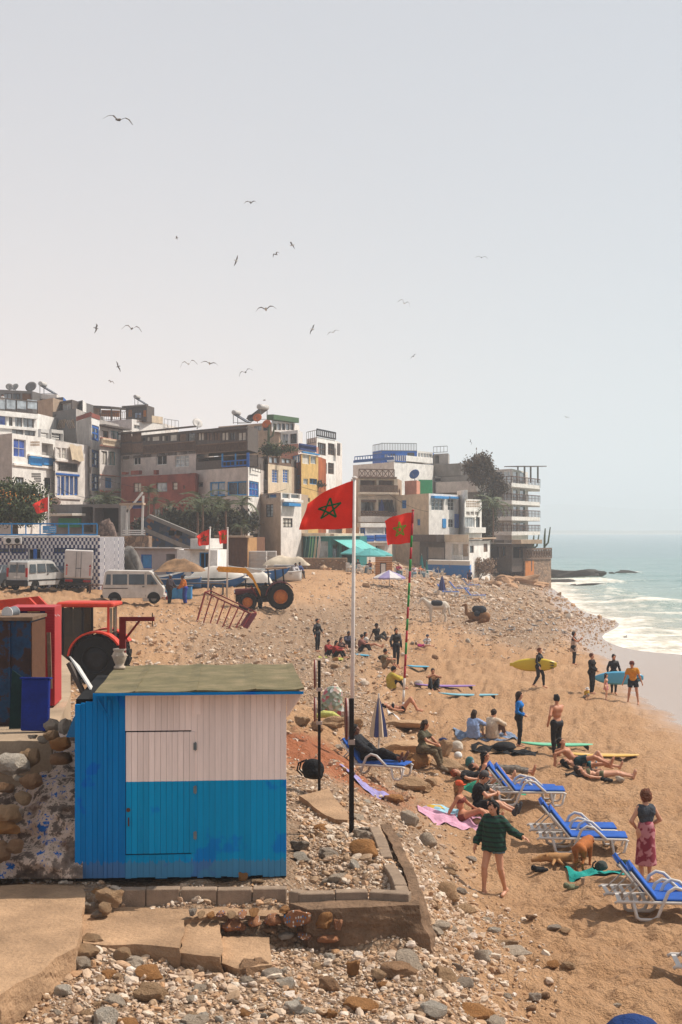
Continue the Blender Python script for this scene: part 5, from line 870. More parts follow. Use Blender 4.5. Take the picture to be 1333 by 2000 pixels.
# ------------------------------------------------------------------ flags and poles
FRED = mat('flag_red', (226, 50, 34), .85, .12, 3, .15, 60); FGRN = mat('flag_green', (16, 84, 44), .85, .1); FGRN2 = mat('flag_light_green', (96, 150, 30), .85, .1)
def flag(label, pole, hoist_top, hoist_bot, fly_top, fly_bot, Y, r, polemat, star=FGRN, amp=.05, base_px=None, bands=None, starc=(.48, .5), starr=.27, seed=0, name='flag_pole'):
    top, bot = pole; zb = None
    base = W(bot[0], bot[1], Y); root = empty(name, base, 0, label, 'flag'); q = lambda p, y=Y: W(p[0], p[1], y) - base
    a, b_ = q(top), Vector((0, 0, 0))
    if bands:
        n = len(bands)
        for i, m_ in enumerate(bands): part(lambda b: b.tube([b_.lerp(a, i / n), b_.lerp(a, (i + 1) / n - .001)], r, 8), 'pole_band', m_, root, True)
    else: part(lambda b: b.tube([b_ - Vector((0, 0, .2)), b_.lerp(a, .5), a], [r, r * .9, r * .75], 10), 'pole', polemat, root, True)
    part(lambda b: b.lathe([(r * .3, 0), (r * 1.3, .02), (r * 1.2, .05), (.002, .08)], 8, Matrix.Translation(a)), 'finial', polemat, root)
    HT, HB, FT, FB = q(hoist_top), q(hoist_bot), q(fly_top), q(fly_bot); L = (HT - FT).length; rs = random.Random(seed); ph = rs.uniform(0, 6)
    def S(u, v):
        p = HT.lerp(FT, u).lerp(HB.lerp(FB, u), v); sag = math.sin(u * math.pi) * .07 * L
        p = p + Vector((0, 0, sag * (1 - v) * .9 - sag * .12 * v)); wv = amp * u ** .7 * (math.sin(u * 9 + ph + v * 2.2) + .5 * math.sin(u * 15 - v * 5 + ph) + .4 * math.sin(v * 8 + u * 4))
        return p + Vector((amp * .2 * math.sin(v * 7 + u * 6), wv - u * L * .25, amp * .16 * math.sin(u * 11 + ph)))
    N, Mv = 34, 22; b = MB(); b.add([S(i / N, j / Mv) for j in range(Mv + 1) for i in range(N + 1)], [(j * (N + 1) + i, j * (N + 1) + N + 1 + i, j * (N + 1) + N + 2 + i, j * (N + 1) + i + 1) for j in range(Mv) for i in range(N)])
    cl = b.build('flag_cloth', FRED, root, smooth=True)
    asp = L / (HT - HB).length; b = MB(); P5 = [(starc[0] + starr / asp * math.sin(k * 4 * math.pi / 5), starc[1] - starr * math.cos(k * 4 * math.pi / 5)) for k in range(6)]
    for k in range(5):
        (u0, v0), (u1, v1) = P5[k], P5[k + 1]; dl = math.hypot((u1 - u0) * asp, v1 - v0); nx, ny = -(v1 - v0) / dl * .022 / asp, (u1 - u0) * asp / dl * .022
        for side in (-.006, .006):
            V = []
            for i in range(9):
                t_ = i / 8; u, v = u0 + (u1 - u0) * t_, v0 + (v1 - v0) * t_
                V += [S(u - nx, v - ny) + Vector((0, side, 0)), S(u + nx, v + ny) + Vector((0, side, 0))]
            b.add(V, [(2 * i, 2 * i + 1, 2 * i + 3, 2 * i + 2) for i in range(8)])
    if star: b.build('star', star, cl)
    return root
PWH = mat('pole_white', (214, 206, 198), .6, .15, 6, .2)
flag('large red flag with green star on the tall white pole', ((693, 936), (687, 1500)), (691, 939), (689, 1032), (602, 984), (585, 1034), 33.5, .05, PWH, amp=.05, seed=1)
PR, PG = mat('pole_red', (170, 40, 50), .6), mat('pole_green', (26, 130, 56), .6)
flag('red flag with green star on the red and green striped pole', ((807, 999), (787, 1394)), (807, 1001), (803, 1060), (752, 1017), (757, 1064), 49.5, .04, PR, FGRN2, .07, bands=[PWH, PWH, PWH, PR, PR, PG, PR, PG, PR, PG, PG, PR, PG, PR, PG, PR, PR], seed=2)
flag('small red flag on the left of the two poles by the white hut', ((411, 1031), (406, 1166)), (411, 1033), (410, 1064), (386, 1047), (389, 1066), 92, .06, PWH, amp=.1, seed=3)
flag('small red flag on the right of the two poles by the white hut', ((445, 1032), (444, 1164)), (445, 1035), (444, 1061), (428, 1038), (430, 1062), 93, .06, PWH, FGRN2, .1, seed=4)
flag('red flag by the tree above the chequered building', ((95, 968), (95, 1046)), (95, 970), (94, 998), (66, 987), (74, 1004), 96, .05, PWH, amp=.1, seed=5)
# ------------------------------------------------------------------ sign posts
IRON = mat('dark_iron', (34, 28, 26), .6, .3, 8, .3, metal=.2); WHT = mat('sign_back', (190, 170, 160), .7)
def signpost(label, px, top, bot, Y, w_, plates):
    base = W(px, bot, Y); r = empty('sign_post', base, 0, label, 'sign post'); H = (bot - top) * Y / FP
    part(lambda b: b.box(-w_, w_, -w_, w_, -.1, H), 'post', IRON, r)
    for cz, rad in plates:
        z = (bot - cz) * Y / FP; M4 = Matrix.Translation((-.02, 0, z)) @ Matrix.Rotation(R(3), 4, 'Z') @ Matrix.Rotation(R(-90), 4, 'Y')
        o = part(lambda b: b.lathe([(.001, 0), (rad, 0), (rad, .03), (.001, .03)], 24, M4 @ Matrix.Translation((0, 0, .03))), 'sign_plate', WHT, r); part(lambda b: b.lathe([(rad * .8, .061), (rad * 1.03, .055), (rad * 1.03, .07), (rad * .8, .072)], 24, M4), 'plate_rim', RUSTP, o)
        part(lambda b: b.box(-.05, .05, -.04, .04, z - rad * 1.25, z - rad), 'clamp', WHT, r)
signpost('thin dark post with two round signs seen edge-on', 624, 1290, 1572, 24.6, .025, ((1316, .24), (1385, .21)))
signpost('thick dark post with one round sign seen edge-on before the white pole', 687, 1364, 1640, 20.8, .036, ((1404, .3),))
# ------------------------------------------------------------------ junk on the upper terrace
rb, t = newmat('rusted_blue_steel'); tc = t.n('TexCoord').outputs['Object']; n_ = t.noise(tc, 2.5, 8, .75)
q_ = t.ramp(n_, [(.34, srgb((8, 30, 50))), (.48, srgb((14, 58, 92))), (.53, srgb((60, 34, 24))), (.7, srgb((30, 20, 18)))]); t.l(q_, t.b.inputs['Base Color']); t.b.inputs['Roughness'].default_value = .75; t.bump(t.noise(tc, 30, 5, .7), .4, .01)
r = empty('steel_container', W(-60, 1432, 20.9), 0, 'rusted blue steel container at the left edge', 'container'); q = rel(r); a = q(-150, 1432, 20.9); c = q(61, 1212, 20.9)
part(lambda b: b.box(a.x, c.x, 0, .95, a.z, c.z), 'body', rb, r); part(lambda b: b.box(a.x - .03, c.x + .03, -.04, .99, c.z, c.z + .05), 'lid', mat('rusty_edge', (120, 96, 76), .85, .4, 8), r); part(lambda b: b.box(c.x + .002, c.x + .014, 0, .95, a.z, c.z - .03), 'side_sheet', rusty, r)
for k in range(3): part(lambda b: b.box(a.x + .35 + k * .45, a.x + .39 + k * .45, -.03, -.003, a.z, c.z - .03), 'rib', rb, r)
r = empty('paint_bucket', W(22, 1207, 21.4), 0, 'white paint bucket lying on the rusted container', 'bucket'); M4 = Matrix.Translation((0, 0, .085)) @ Matrix.Rotation(R(75), 4, 'Z') @ Matrix.Rotation(R(90), 4, 'Y')
part(lambda b: b.lathe([(.07, -.12), (.085, .1), (.088, .1), (.088, .115)], 20, M4), 'tub', mat('bucket_grey', (150, 156, 160), .5), r, True); part(lambda b: b.lathe([(.001, -.125), (.09, -.125), (.09, -.11), (.001, -.11)], 20, M4), 'lid', WPAINT, r)
tiny(0, 'steel_sheet', 'dark green steel sheet leaning on the container', 'sheet', mat('green_steel', (20, 48, 46), .7, .4, 5), 34, 1424, 20.5, lambda b: b.add([(-.12, 0, 0), (.2, .05, 0), (.24, .12, .6), (-.1, .12, .84), (-.12, .02, 0), (.2, .07, 0), (.24, .14, .6), (-.1, .14, .84)], [(0, 1, 2, 3), (7, 6, 5, 4), (0, 4, 5, 1), (1, 5, 6, 2), (2, 6, 7, 3), (3, 7, 4, 0)]))
r = empty('blue_cabinet', W(67, 1428, 20.2), R(-6), 'deep blue metal panel cabinet leaning before the container', 'cabinet'); part(lambda b: b.bev(-.2, .2, 0, .09, 0, .74, .012, Matrix.Rotation(R(-4), 4, 'X')), 'body', mat('deep_blue', (12, 40, 128), .55, .35, 3), r); part(lambda b: b.box(-.22, .22, -.02, .1, .735, .76, Matrix.Rotation(R(-4), 4, 'X')), 'rim', mat('deep_blue', (12, 40, 128)), r)
r = empty('ice_cream_freezer', W(62, 1320, 23), R(4), 'red framed freezer cabinet with purple advert panel behind the container', 'freezer'); q = rel(r); a = q(18, 1330, 23); c = q(107, 1186, 23)
fr = mat('freezer_red', (178, 44, 48), .5, .15)
part(lambda b: b.box(a.x + .05, c.x - .13, .02, .8, a.z - .5, c.z - .04), 'case', mat('purple_print', (44, 24, 80), .5, .25, 4), r); part(lambda b: (b.box(a.x, c.x, -.02, .85, c.z - .06, c.z), b.box(c.x - .15, c.x, -.02, .85, a.z - .4, c.z - .062)), 'frame', fr, r)
for k in range(26): part(lambda b: b.box(c.x - .13, c.x - .01, -.03, -.021, a.z + .02 + k * .045, a.z + .04 + k * .045), 'grille_slat', fr, r)
for k, (x, z) in enumerate(((.28, -.14), (.6, -.14))):
    def sq(b):
        p = [(a.x + x + i * .018, .012, c.z + z + .028 * math.sin(i * 1.9 + k) + (.02 if i % 4 == 0 else 0)) for i in range(13)]; b.tube(p, .006, 4)
    part(sq, 'lettering', stw, r)
part(lambda b: b.box(a.x + .3, a.x + .5, .006, .018, c.z - .082, c.z - .07), 'lettering', YEL, r)
tiny(0, 'plank', 'worn plank leaning beside the freezer', 'plank', mat('bare_boards', (150, 120, 96)), 96, 1345, 22, lambda b: b.bar((.02, 0, 0), (-.03, .12, .86), .06, .025))
tiny(0, 'white_board', 'white board with brown edge leaning against the hut roof', 'board', [WPAINT, DWOOD], 165, 1357, 19.2, lambda b: (b.bar((.15, 0, .0), (-.2, .35, .42), .32, .02, (1, 0, .5)), setattr(b, 'mi', 1), b.bar((.02, -.02, -.03), (-.23, .1, .42), .05, .06)))
tiny(0, 'teal_sheet', 'small teal sheet corner beside the hut', 'sheet', SKYB, 141, 1440, 18.6, lambda b: b.add([(-.08, 0, 0), (.06, 0, 0), (.06, 0, .3), (.02, 0, .26), (-.08, .02, 0), (.06, .02, 0), (.06, .02, .3), (.02, .02, .26)], [(0, 1, 2, 3), (7, 6, 5, 4), (0, 4, 5, 1), (1, 5, 6, 2), (2, 6, 7, 3), (3, 7, 4, 0)]))
r = empty('concrete_urn', W(234, 1306, 20.6), 0, 'weathered concrete urn on the back of the hut roof', 'urn'); ur = mat('urn_stone', (196, 178, 160), .9, .3, 8, .6, 30)
part(lambda b: b.lathe([(.085, 0), (.085, .03), (.06, .05), (.075, .09), (.105, .17), (.1, .22), (.08, .25), (.095, .27), (.095, .29), (.06, .29)], 18), 'bowl', ur, r, True); part(lambda b: [b.lathe([(.004, -.02), (.022, 0), (.004, .02)], 6, Matrix.Translation((.1 * math.cos(i * .9), .1 * math.sin(i * .9), .19))) for i in range(7)], 'swag', ur, r)
r = empty('steel_bracket', W(240, 1275, 20.6), 0, 'red painted steel arm standing in the urn', 'bracket'); q = rel(r)
part(lambda b: b.box(-.045, .045, -.04, .04, -.05, .5), 'post', RUSTP, r); part(lambda b: b.box(-.046, .46, -.035, .035, .46, .52), 'arm', RUSTP, r); part(lambda b: b.bar((.04, 0, .2), (.24, 0, .46), .03), 'brace', RUSTP, r); part(lambda b: b.tube([(.43, 0, .38), (.43, 0, .58)], .008, 6), 'hook', IRON, r)
# ------------------------------------------------------------------ vehicles
RUB = mat('tyre_rubber', (26, 25, 24), .9, .3, 6, .5, 20)
def wheel(root, loc, r_, w_, rim, lug=0, ax=(0, 1, 0)):
    M4 = Matrix.Translation(loc) @ Vector((0, 0, 1)).rotation_difference(Vector(ax)).to_matrix().to_4x4(); b = MB()
    b.lathe([(r_ * .55, -w_ * .5), (r_ * .88, -w_ * .5), (r_ * .97, -w_ * .38), (r_, 0), (r_ * .97, w_ * .38), (r_ * .88, w_ * .5), (r_ * .55, w_ * .5)], 28, M4, False)
    for k in range(lug):
        a = 2 * math.pi * k / lug
        for sg in (-1, 1): b.bar(M4 @ Vector((r_ * .99 * math.cos(a), r_ * .99 * math.sin(a), 0)), M4 @ Vector((r_ * .98 * math.cos(a + .22), r_ * .98 * math.sin(a + .22), sg * w_ * .48)), r_ * .09, r_ * .07, M4.to_3x3() @ Vector((math.cos(a), math.sin(a), 0)))
    o = b.build('wheel', RUB, root, smooth=not lug)
    b = MB(); b.lathe([(.01, -w_ * .3), (r_ * .3, -w_ * .34), (r_ * .5, -w_ * .2), (r_ * .58, -w_ * .47), (r_ * .6, -w_ * .47), (r_ * .6, w_ * .47), (r_ * .58, w_ * .47), (r_ * .5, w_ * .2), (r_ * .3, w_ * .34), (.01, w_ * .3)], 20, M4)
    for k in range(6): b.lathe([(.01, -w_ * .36), (r_ * .05, -w_ * .35), (r_ * .05, w_ * .35), (.01, w_ * .36)], 6, M4 @ Matrix.Translation((r_ * .22 * math.cos(k * 1.047), r_ * .22 * math.sin(k * 1.047), 0)))
    b.build('rim', rim, o); return o
def carbody(root, prof, hw, belt, top, tumble, m, nm='body'):
    yw = lambda z: hw * (1 - tumble * max(0, (z - belt) / (top - belt)) ** 1.3 - .04 * max(0, (.55 - z) / .3)); n = len(prof); b = MB()
    for s_ in (-1, 0, 1): b.v += [(x, s_ * (yw(z) - (0 if s_ else 0)), z) for x, z in prof]
    b.v = [(x, -yw(z), z) for x, z in prof] + [(x * 1.012, -yw(z) * .6, z * 1.004) for x, z in prof] + [(x * 1.012, yw(z) * .6, z * 1.004) for x, z in prof] + [(x, yw(z), z) for x, z in prof]
    b.f = [tuple(range(n)), tuple(range(4 * n - 1, 3 * n - 1, -1))] + [(k * n + (i + 1) % n, k * n + i, k * n + n + i, k * n + n + (i + 1) % n) for k in range(3) for i in range(n)]; b.m = [0] * len(b.f)
    o = b.build(nm, m, root); md = o.modifiers.new('bevel', 'BEVEL'); md.width = .03; md.segments = 2; md.limit_method = 'ANGLE'; md.angle_limit = R(28); return yw
def sidepanel(root, nm, m, poly, yw, side, off=.012, th=.012): return part(lambda b: b.prism(poly, 0, 1, lambda u, v, w_: (u, side * (yw(v) + off - th * w_), v)), nm, m, root)
VANW = mat('van_white', (206, 198, 188), .45, .28, 2, .05, streak=.5); KANG = mat('van_silver', (178, 176, 172), .4, .25, 2, .05, streak=.4); PLAS = mat('black_plastic', (30, 30, 32), .6); LRED = mat('tail_red', (160, 18, 20), .3); LWH = mat('lamp_glass', (220, 220, 214), .2); RIMG = mat('rim_grey', (128, 124, 120), .5, metal=.5)
def minivan():
    p0 = gnd(262, 1179); r = empty('minivan', p0 + Vector((0, 0, 0)), R(4), 'small white minivan parked side-on on the sand', 'van'); r.scale = (1.1,) * 3
    yw = carbody(r, [(-1.55, .32), (1.5, .32), (1.66, .42), (1.66, .85), (1.56, 1.0), (1.02, 1.72), (.85, 1.8), (-1.35, 1.84), (-1.52, 1.74), (-1.64, 1.0), (-1.66, .45)], .7, .98, 1.84, .13, VANW)
    for s_ in (-1, 1):
        for pl_ in ([(-1.5, 1.06), (-1.2, 1.06), (-1.2, 1.62), (-1.42, 1.62)], [(-1.1, 1.06), (-.32, 1.06), (-.32, 1.62), (-1.1, 1.62)], [(-.22, 1.06), (.62, 1.06), (.62, 1.62), (-.22, 1.62)], [(.76, 1.06), (1.34, 1.06), (.98, 1.6), (.76, 1.6)]): sidepanel(r, 'window', GL, pl_, yw, s_)
        sidepanel(r, 'door_seam', PLAS, [(.68, .4), (.7, .4), (.7, 1.7), (.68, 1.7)], yw, s_, .004); sidepanel(r, 'door_seam', PLAS, [(-.28, .4), (-.265, .4), (-.265, 1.7), (-.28, 1.7)], yw, s_, .004); sidepanel(r, 'trim_strip', PLAS, [(-1.6, .84), (-.28, .84), (-.28, .88), (-1.6, .88)], yw, s_, .008); sidepanel(r, 'door_handle', PLAS, [(.5, .92), (.62, .92), (.62, .97), (.5, .97)], yw, s_, .03, .03)
        wheel(r, (-1.0, s_ * .6, .29), .29, .17, RIMG); wheel(r, (1.12, s_ * .6, .29), .29, .17, RIMG)
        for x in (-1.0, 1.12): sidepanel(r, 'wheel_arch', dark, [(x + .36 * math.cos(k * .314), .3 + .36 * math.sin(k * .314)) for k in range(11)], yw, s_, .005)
        part(lambda b: b.box(1.62, 1.685, s_ * .5 - .12, s_ * .5 + .12, .68, .82), 'headlight', LWH, r); part(lambda b: b.box(-1.685, -1.64, s_ * .58 - .06, s_ * .58 + .06, .75, 1.0), 'taillight', LRED, r); part(lambda b: b.box(.98, 1.12, s_ * .78 - .06, s_ * .78 + .06, 1.1, 1.24), 'mirror', PLAS, r)
    part(lambda b: b.add([(1.6, -.6, 1.04), (1.6, .6, 1.04), (1.12, .52, 1.66), (1.12, -.52, 1.66)], [(0, 1, 2, 3)]), 'windscreen', GL, r); part(lambda b: b.bev(1.6, 1.76, -.68, .68, .34, .52, .03), 'bumper', VANW, r); part(lambda b: b.bev(-1.76, -1.6, -.68, .68, .34, .5, .03), 'bumper', PLAS, r)
minivan()
def kangoo():
    r = empty('estate_van', gnd(76, 1152), R(62), 'silver estate van with dark bumper parked beside the box truck', 'van')
    yw = carbody(r, [(-1.95, .3), (1.9, .3), (2.0, .45), (1.98, .75), (1.85, .92), (1.15, 1.08), (.55, 1.72), (.3, 1.82), (-1.75, 1.84), (-1.92, 1.74), (-2.0, 1.0), (-2.0, .45)], .84, 1.0, 1.84, .14, KANG)
    for s_ in (-1, 1):
        for pl_ in ([(-1.8, 1.1), (-1.2, 1.1), (-1.2, 1.62), (-1.72, 1.62)], [(-1.05, 1.1), (-.3, 1.1), (-.3, 1.64), (-1.05, 1.64)], [(-.2, 1.1), (.92, 1.1), (.45, 1.62), (-.2, 1.64)]): sidepanel(r, 'window', GL, pl_, yw, s_)
        for x in (-1.3, 1.3):
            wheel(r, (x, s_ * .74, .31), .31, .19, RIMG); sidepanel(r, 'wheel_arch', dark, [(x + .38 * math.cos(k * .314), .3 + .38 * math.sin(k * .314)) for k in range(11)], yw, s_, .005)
        sidepanel(r, 'trim_strip', PLAS, [(-1.9, .6), (1.8, .6), (1.8, .68), (-1.9, .68)], yw, s_, .01); sidepanel(r, 'door_handle', PLAS, [(-.2, .98), (-.05, .98), (-.05, 1.03), (-.2, 1.03)], yw, s_, .03, .03); sidepanel(r, 'door_seam', PLAS, [(-.26, .4), (-.245, .4), (-.245, 1.7), (-.26, 1.7)], yw, s_, .004)
        part(lambda b: b.box(-2.03, -1.96, s_ * .74 - .07, s_ * .74 + .07, .85, 1.4), 'taillight', LRED, r); part(lambda b: b.add([(-2.035, s_ * .08, 1.12), (-2.035, s_ * .62, 1.12), (-1.97, s_ * .56, 1.6), (-1.97, s_ * .08, 1.6)], [(0, 1, 2, 3)]), 'rear_window', GL, r); part(lambda b: b.box(1.9, 2.0, s_ * .6 - .14, s_ * .6 + .14, .7, .85), 'headlight', LWH, r); part(lambda b: b.box(-1.5, 1.0, s_ * .6 - .02, s_ * .6 + .02, 1.87, 1.91), 'roof_rail', GREYM, r)
    part(lambda b: b.bev(-2.12, -1.94, -.84, .84, .3, .66, .04), 'bumper', PLAS, r); part(lambda b: b.box(-2.03, -2.0, -.25, .25, .78, .9), 'number_plate', WPAINT, r); part(lambda b: b.box(-2.03, -1.98, -.012, .012, .7, 1.75), 'door_seam', PLAS, r)
kangoo()
r = empty('box_truck', gnd(152, 1154), R(100), 'white delivery box truck seen from behind with closed doors', 'truck'); r.rotation_euler = (R(2.5), R(0), R(100)); r.scale = (.92,) * 3
BOXW = mat('truck_box', (200, 192, 186), .5, .14, 2, .05, streak=.25)
part(lambda b: b.bev(-2.0, 1.4, -.95, .95, .95, 2.85, .03), 'cargo_box', BOXW, r)
for s_ in (-1, 1):
    d_ = part(lambda b: b.box(-2.03, -2.002, min(.02 * s_, .9 * s_), max(.02 * s_, .9 * s_), 1.0, 2.78), 'rear_door', BOXW, r); part(lambda b: (b.tube([(-2.05, s_ * .16, 1.0), (-2.05, s_ * .16, 2.76)], .018, 6), b.box(-2.06, -2.035, s_ * .1 - .1, s_ * .1 + .1, 1.6, 1.66)), 'lock_bar', GREYM, d_)
    part(lambda b: b.add([(-2.034, s_ * .78 - .09, 1.75), (-2.034, s_ * .78 + .09, 1.75), (-2.034, s_ * .78, 1.95)], [(0, 2, 1)]), 'warning_triangle', LRED, d_); part(lambda b: b.box(-2.045, -2.033, s_ * .78 - .05, s_ * .78 + .05, 1.15, 1.7), 'warning_text', mat('faded_red', (196, 120, 110)), d_)
    part(lambda b: b.box(-2.0, -1.94, s_ * .6 - .25, s_ * .6 + .25, .7, .85), 'taillight', LRED, r); wheel(r, (-1.2, s_ * .72, .34), .34, .22, RIMG); wheel(r, (1.9, s_ * .72, .34), .34, .22, RIMG)
part(lambda b: b.box(-1.95, 2.4, -.4, .4, .5, .9), 'chassis', PLAS, r); part(lambda b: b.bev(-2.1, -1.9, -.92, .92, .45, .66, .03), 'bumper', PLAS, r); part(lambda b: b.bev(-1.93, 1.4, -.9, .9, .68, .95, .02), 'side_skirt', GREYM, r); part(lambda b: b.bev(1.5, 2.7, -.88, .88, .5, 2.1, .12), 'cab', BOXW, r)
for px, lb, rz, m_ in ((-8, 'dark grey car cut off by the left edge', 70, mat('car_grey', (70, 74, 78), .35, .1)), (118, 'dark blue car between the van and the box truck', 95, mat('car_blue', (40, 48, 62), .35, .1))):
    r = empty('parked_car', gnd(px, 1150) + Vector((0, 2.5, 0)), R(rz), lb, 'car'); yw = carbody(r, [(-1.95, .3), (1.9, .3), (2.0, .5), (1.9, .78), (1.0, .95), (.4, 1.42), (-1.3, 1.45), (-1.8, 1.0), (-2.0, .9), (-2.0, .45)], .82, .9, 1.45, .2, m_)
    for s_ in (-1, 1):
        sidepanel(r, 'window', GL, [(-1.5, 1.0), (.75, 1.0), (.35, 1.36), (-1.2, 1.38)], yw, s_); part(lambda b: b.box(-2.03, -1.95, s_ * .65 - .12, s_ * .65 + .12, .75, .92), 'taillight', LRED, r)
        for x in (-1.25, 1.3): wheel(r, (x, s_ * .72, .3), .3, .19, RIMG)
    part(lambda b: b.add([(-1.84, -.6, 1.0), (-1.84, .6, 1.0), (-1.36, .5, 1.4), (-1.36, -.5, 1.4)], [(0, 1, 2, 3)]), 'rear_window', GL, r)
def tractor(name_label, loc, rz, s_, cbody, cfend, crim, cabin, arm, tilt=0):
    r = empty('tractor', loc, rz, name_label, 'tractor'); r.scale = (s_,) * 3; r.rotation_euler = (0, R(tilt), rz)
    DK = mat('oily_engine', (30, 28, 27), .7, .4, 6)
    for y in (-1, 1): wheel(r, (-.95, y * .78, .82), .82, .46, crim, 18); wheel(r, (1.15, y * .72, .58), .58, .34, crim, 16)
    part(lambda b: (b.bev(-.2, 1.9, -.32, .32, .62, 1.05, .05), b.box(-1.4, 1.2, -.22, .22, .5, .85), b.box(1.1, 1.2, -.7, .7, .5, .66), b.box(-1.0, -.9, -.75, .75, .74, .9)), 'chassis', DK, r); part(lambda b: b.bev(.25, 1.95, -.36, .36, 1.05, 1.42, .08), 'bonnet', cfend if cabin else MARO, r); part(lambda b: b.box(1.952, 1.97, -.26, .26, .8, 1.35), 'grille', PLAS, r); part(lambda b: b.tube([(1.2, .2, 1.4), (1.2, .2, 2.0)], .04, 8), 'exhaust', DK, r)
    for y in (-1, 1):
        part(lambda b: b.prism([(-.95 + .95 * math.cos(a_), .85 + .92 * math.sin(a_)) for a_ in [.1 + i * .25 for i in range(11)]] + [(-.95 + .89 * math.cos(a_), .85 + .86 * math.sin(a_)) for a_ in [2.6 - i * .25 for i in range(11)]], y * .52, y * 1.02, lambda u, v, w_: (u, w_, v)), 'fender', cfend, r); part(lambda b: b.box(1.9, 1.975, y * .28 - .07, y * .28 + .07, 1.2, 1.34), 'headlight', LWH, r)
    part(lambda b: (b.bev(-1.0, -.45, -.28, .28, 1.05, 1.2, .04), b.bev(-1.05, -.9, -.28, .28, 1.2, 1.7, .04)), 'seat', PLAS, r); part(lambda b: (b.tube([(.1, 0, 1.2), (-.15, 0, 1.55)], .025, 6), b.tube([(-.15 + .04 * math.cos(k), .18 * math.sin(k), 1.55 + .05 * math.cos(k)) for k in [i * .5236 for i in range(13)]], .018, 6)), 'steering_wheel', PLAS, r)
    zt = 2.55
    part(lambda b: b.bev(-.5, .6, -.42, .42, .8, 1.5, .08), 'engine_cover', DK, r)
    posts = [(.25, .62), (-.45, .68), (-1.3, .6)] if cabin else [(-.3, .55), (-.75, .58), (-1.25, .55)]
    for x, y in posts:
        for sg in (-1, 1): part(lambda b: b.bar((x, sg * y, 1.0 if not cabin else .75), (x + (.0 if cabin else .05), sg * (y - .05), zt), .07), 'cab_post', PLAS if x > -1 or not cabin else cfend, r)
    part(lambda b: b.bev(-1.5, .45 if cabin else -.1, -.72, .72, zt, zt + (.16 if cabin else .08), .05), 'roof', cfend if cabin else mat('canopy_brown', (140, 112, 88), .9, .3), r)
    if cabin:
        glm = glass('cab_glass', (.03, .035, .035), .05); glm.node_tree.nodes['Principled BSDF'].inputs['Alpha'].default_value = .8; part(lambda b: b.bev(-1.28, .3, -.6, .6, .7, 1.25, .05), 'cab_floor', DK, r)
        for sg in (-1, 1): part(lambda b: b.prism([(.2, .85), (.2, 2.5), (-.42, 2.5), (-.42, .85)], sg * .63, sg * .635, lambda u, v, w_: (u, w_, v)), 'window', glm, r); part(lambda b: b.box(-1.34, -1.3, sg * .15, sg * .55, 1.3, 2.5) if sg > 0 else b.box(-1.34, -1.3, -.55, -.15, 1.3, 2.5), 'rear_window', glm, r); part(lambda b: b.box(.3, .42, sg * .8 - .06, sg * .8 + .06, 1.75, 2.1), 'mirror', PLAS, r)
        part(lambda b: b.box(.28, .3, -.55, .55, 1.5, 2.5), 'windscreen', glm, r)
    for sg in (-1, 1):
        part(lambda b: [b.bar(p, q2, .1, .2) for p, q2 in zip(arm[:-1], arm[1:])] if False else b.prism([(x, z + .16) for x, z in arm] + [(x, z - .16) for x, z in arm[::-1]], sg * .46, sg * .64, lambda u, v, w_: (u, w_, v)), 'loader_arm', cbody, r); part(lambda b: b.tube([(.55, sg * .55, .9), ((arm[0][0] + arm[1][0]) / 2 + .35, sg * .55, (arm[0][1] + arm[1][1]) / 2)], .05, 8), 'hydraulic_ram', RUSTP, r)
    part(lambda b: b.bar((arm[-1][0], -.6, arm[-1][1]), (arm[-1][0], .6, arm[-1][1]), .14), 'cross_bar', cbody, r); return r
YELM = mat('loader_yellow', (222, 150, 30), .55, .3, 6); ORIM = mat('rim_orange', (190, 108, 40), .6, .3, 6); MARO = mat('maroon_paint', (88, 24, 30), .5, .25, 4); TRED = mat('tractor_red', (200, 58, 34), .5, .25, 4); DKRIM = mat('dark_rim', (34, 34, 36), .6)
tractor('tractor with raised yellow loader arm and orange wheel rims', gnd(520, 1191), R(184), .98, YELM, MARO, ORIM, False, [(.3, 1.05), (.75, 2.1), (1.15, 2.55), (2.9, 2.75)], 3)
tp = W(146, 1330, 47.5); tractor('red roofed tractor with cab and black tyres behind the container', tp, R(176), .98, TRED, TRED, DKRIM, True, [(.4, 1.2), (.9, 2.2), (1.4, 2.7), (3.4, 2.5)])
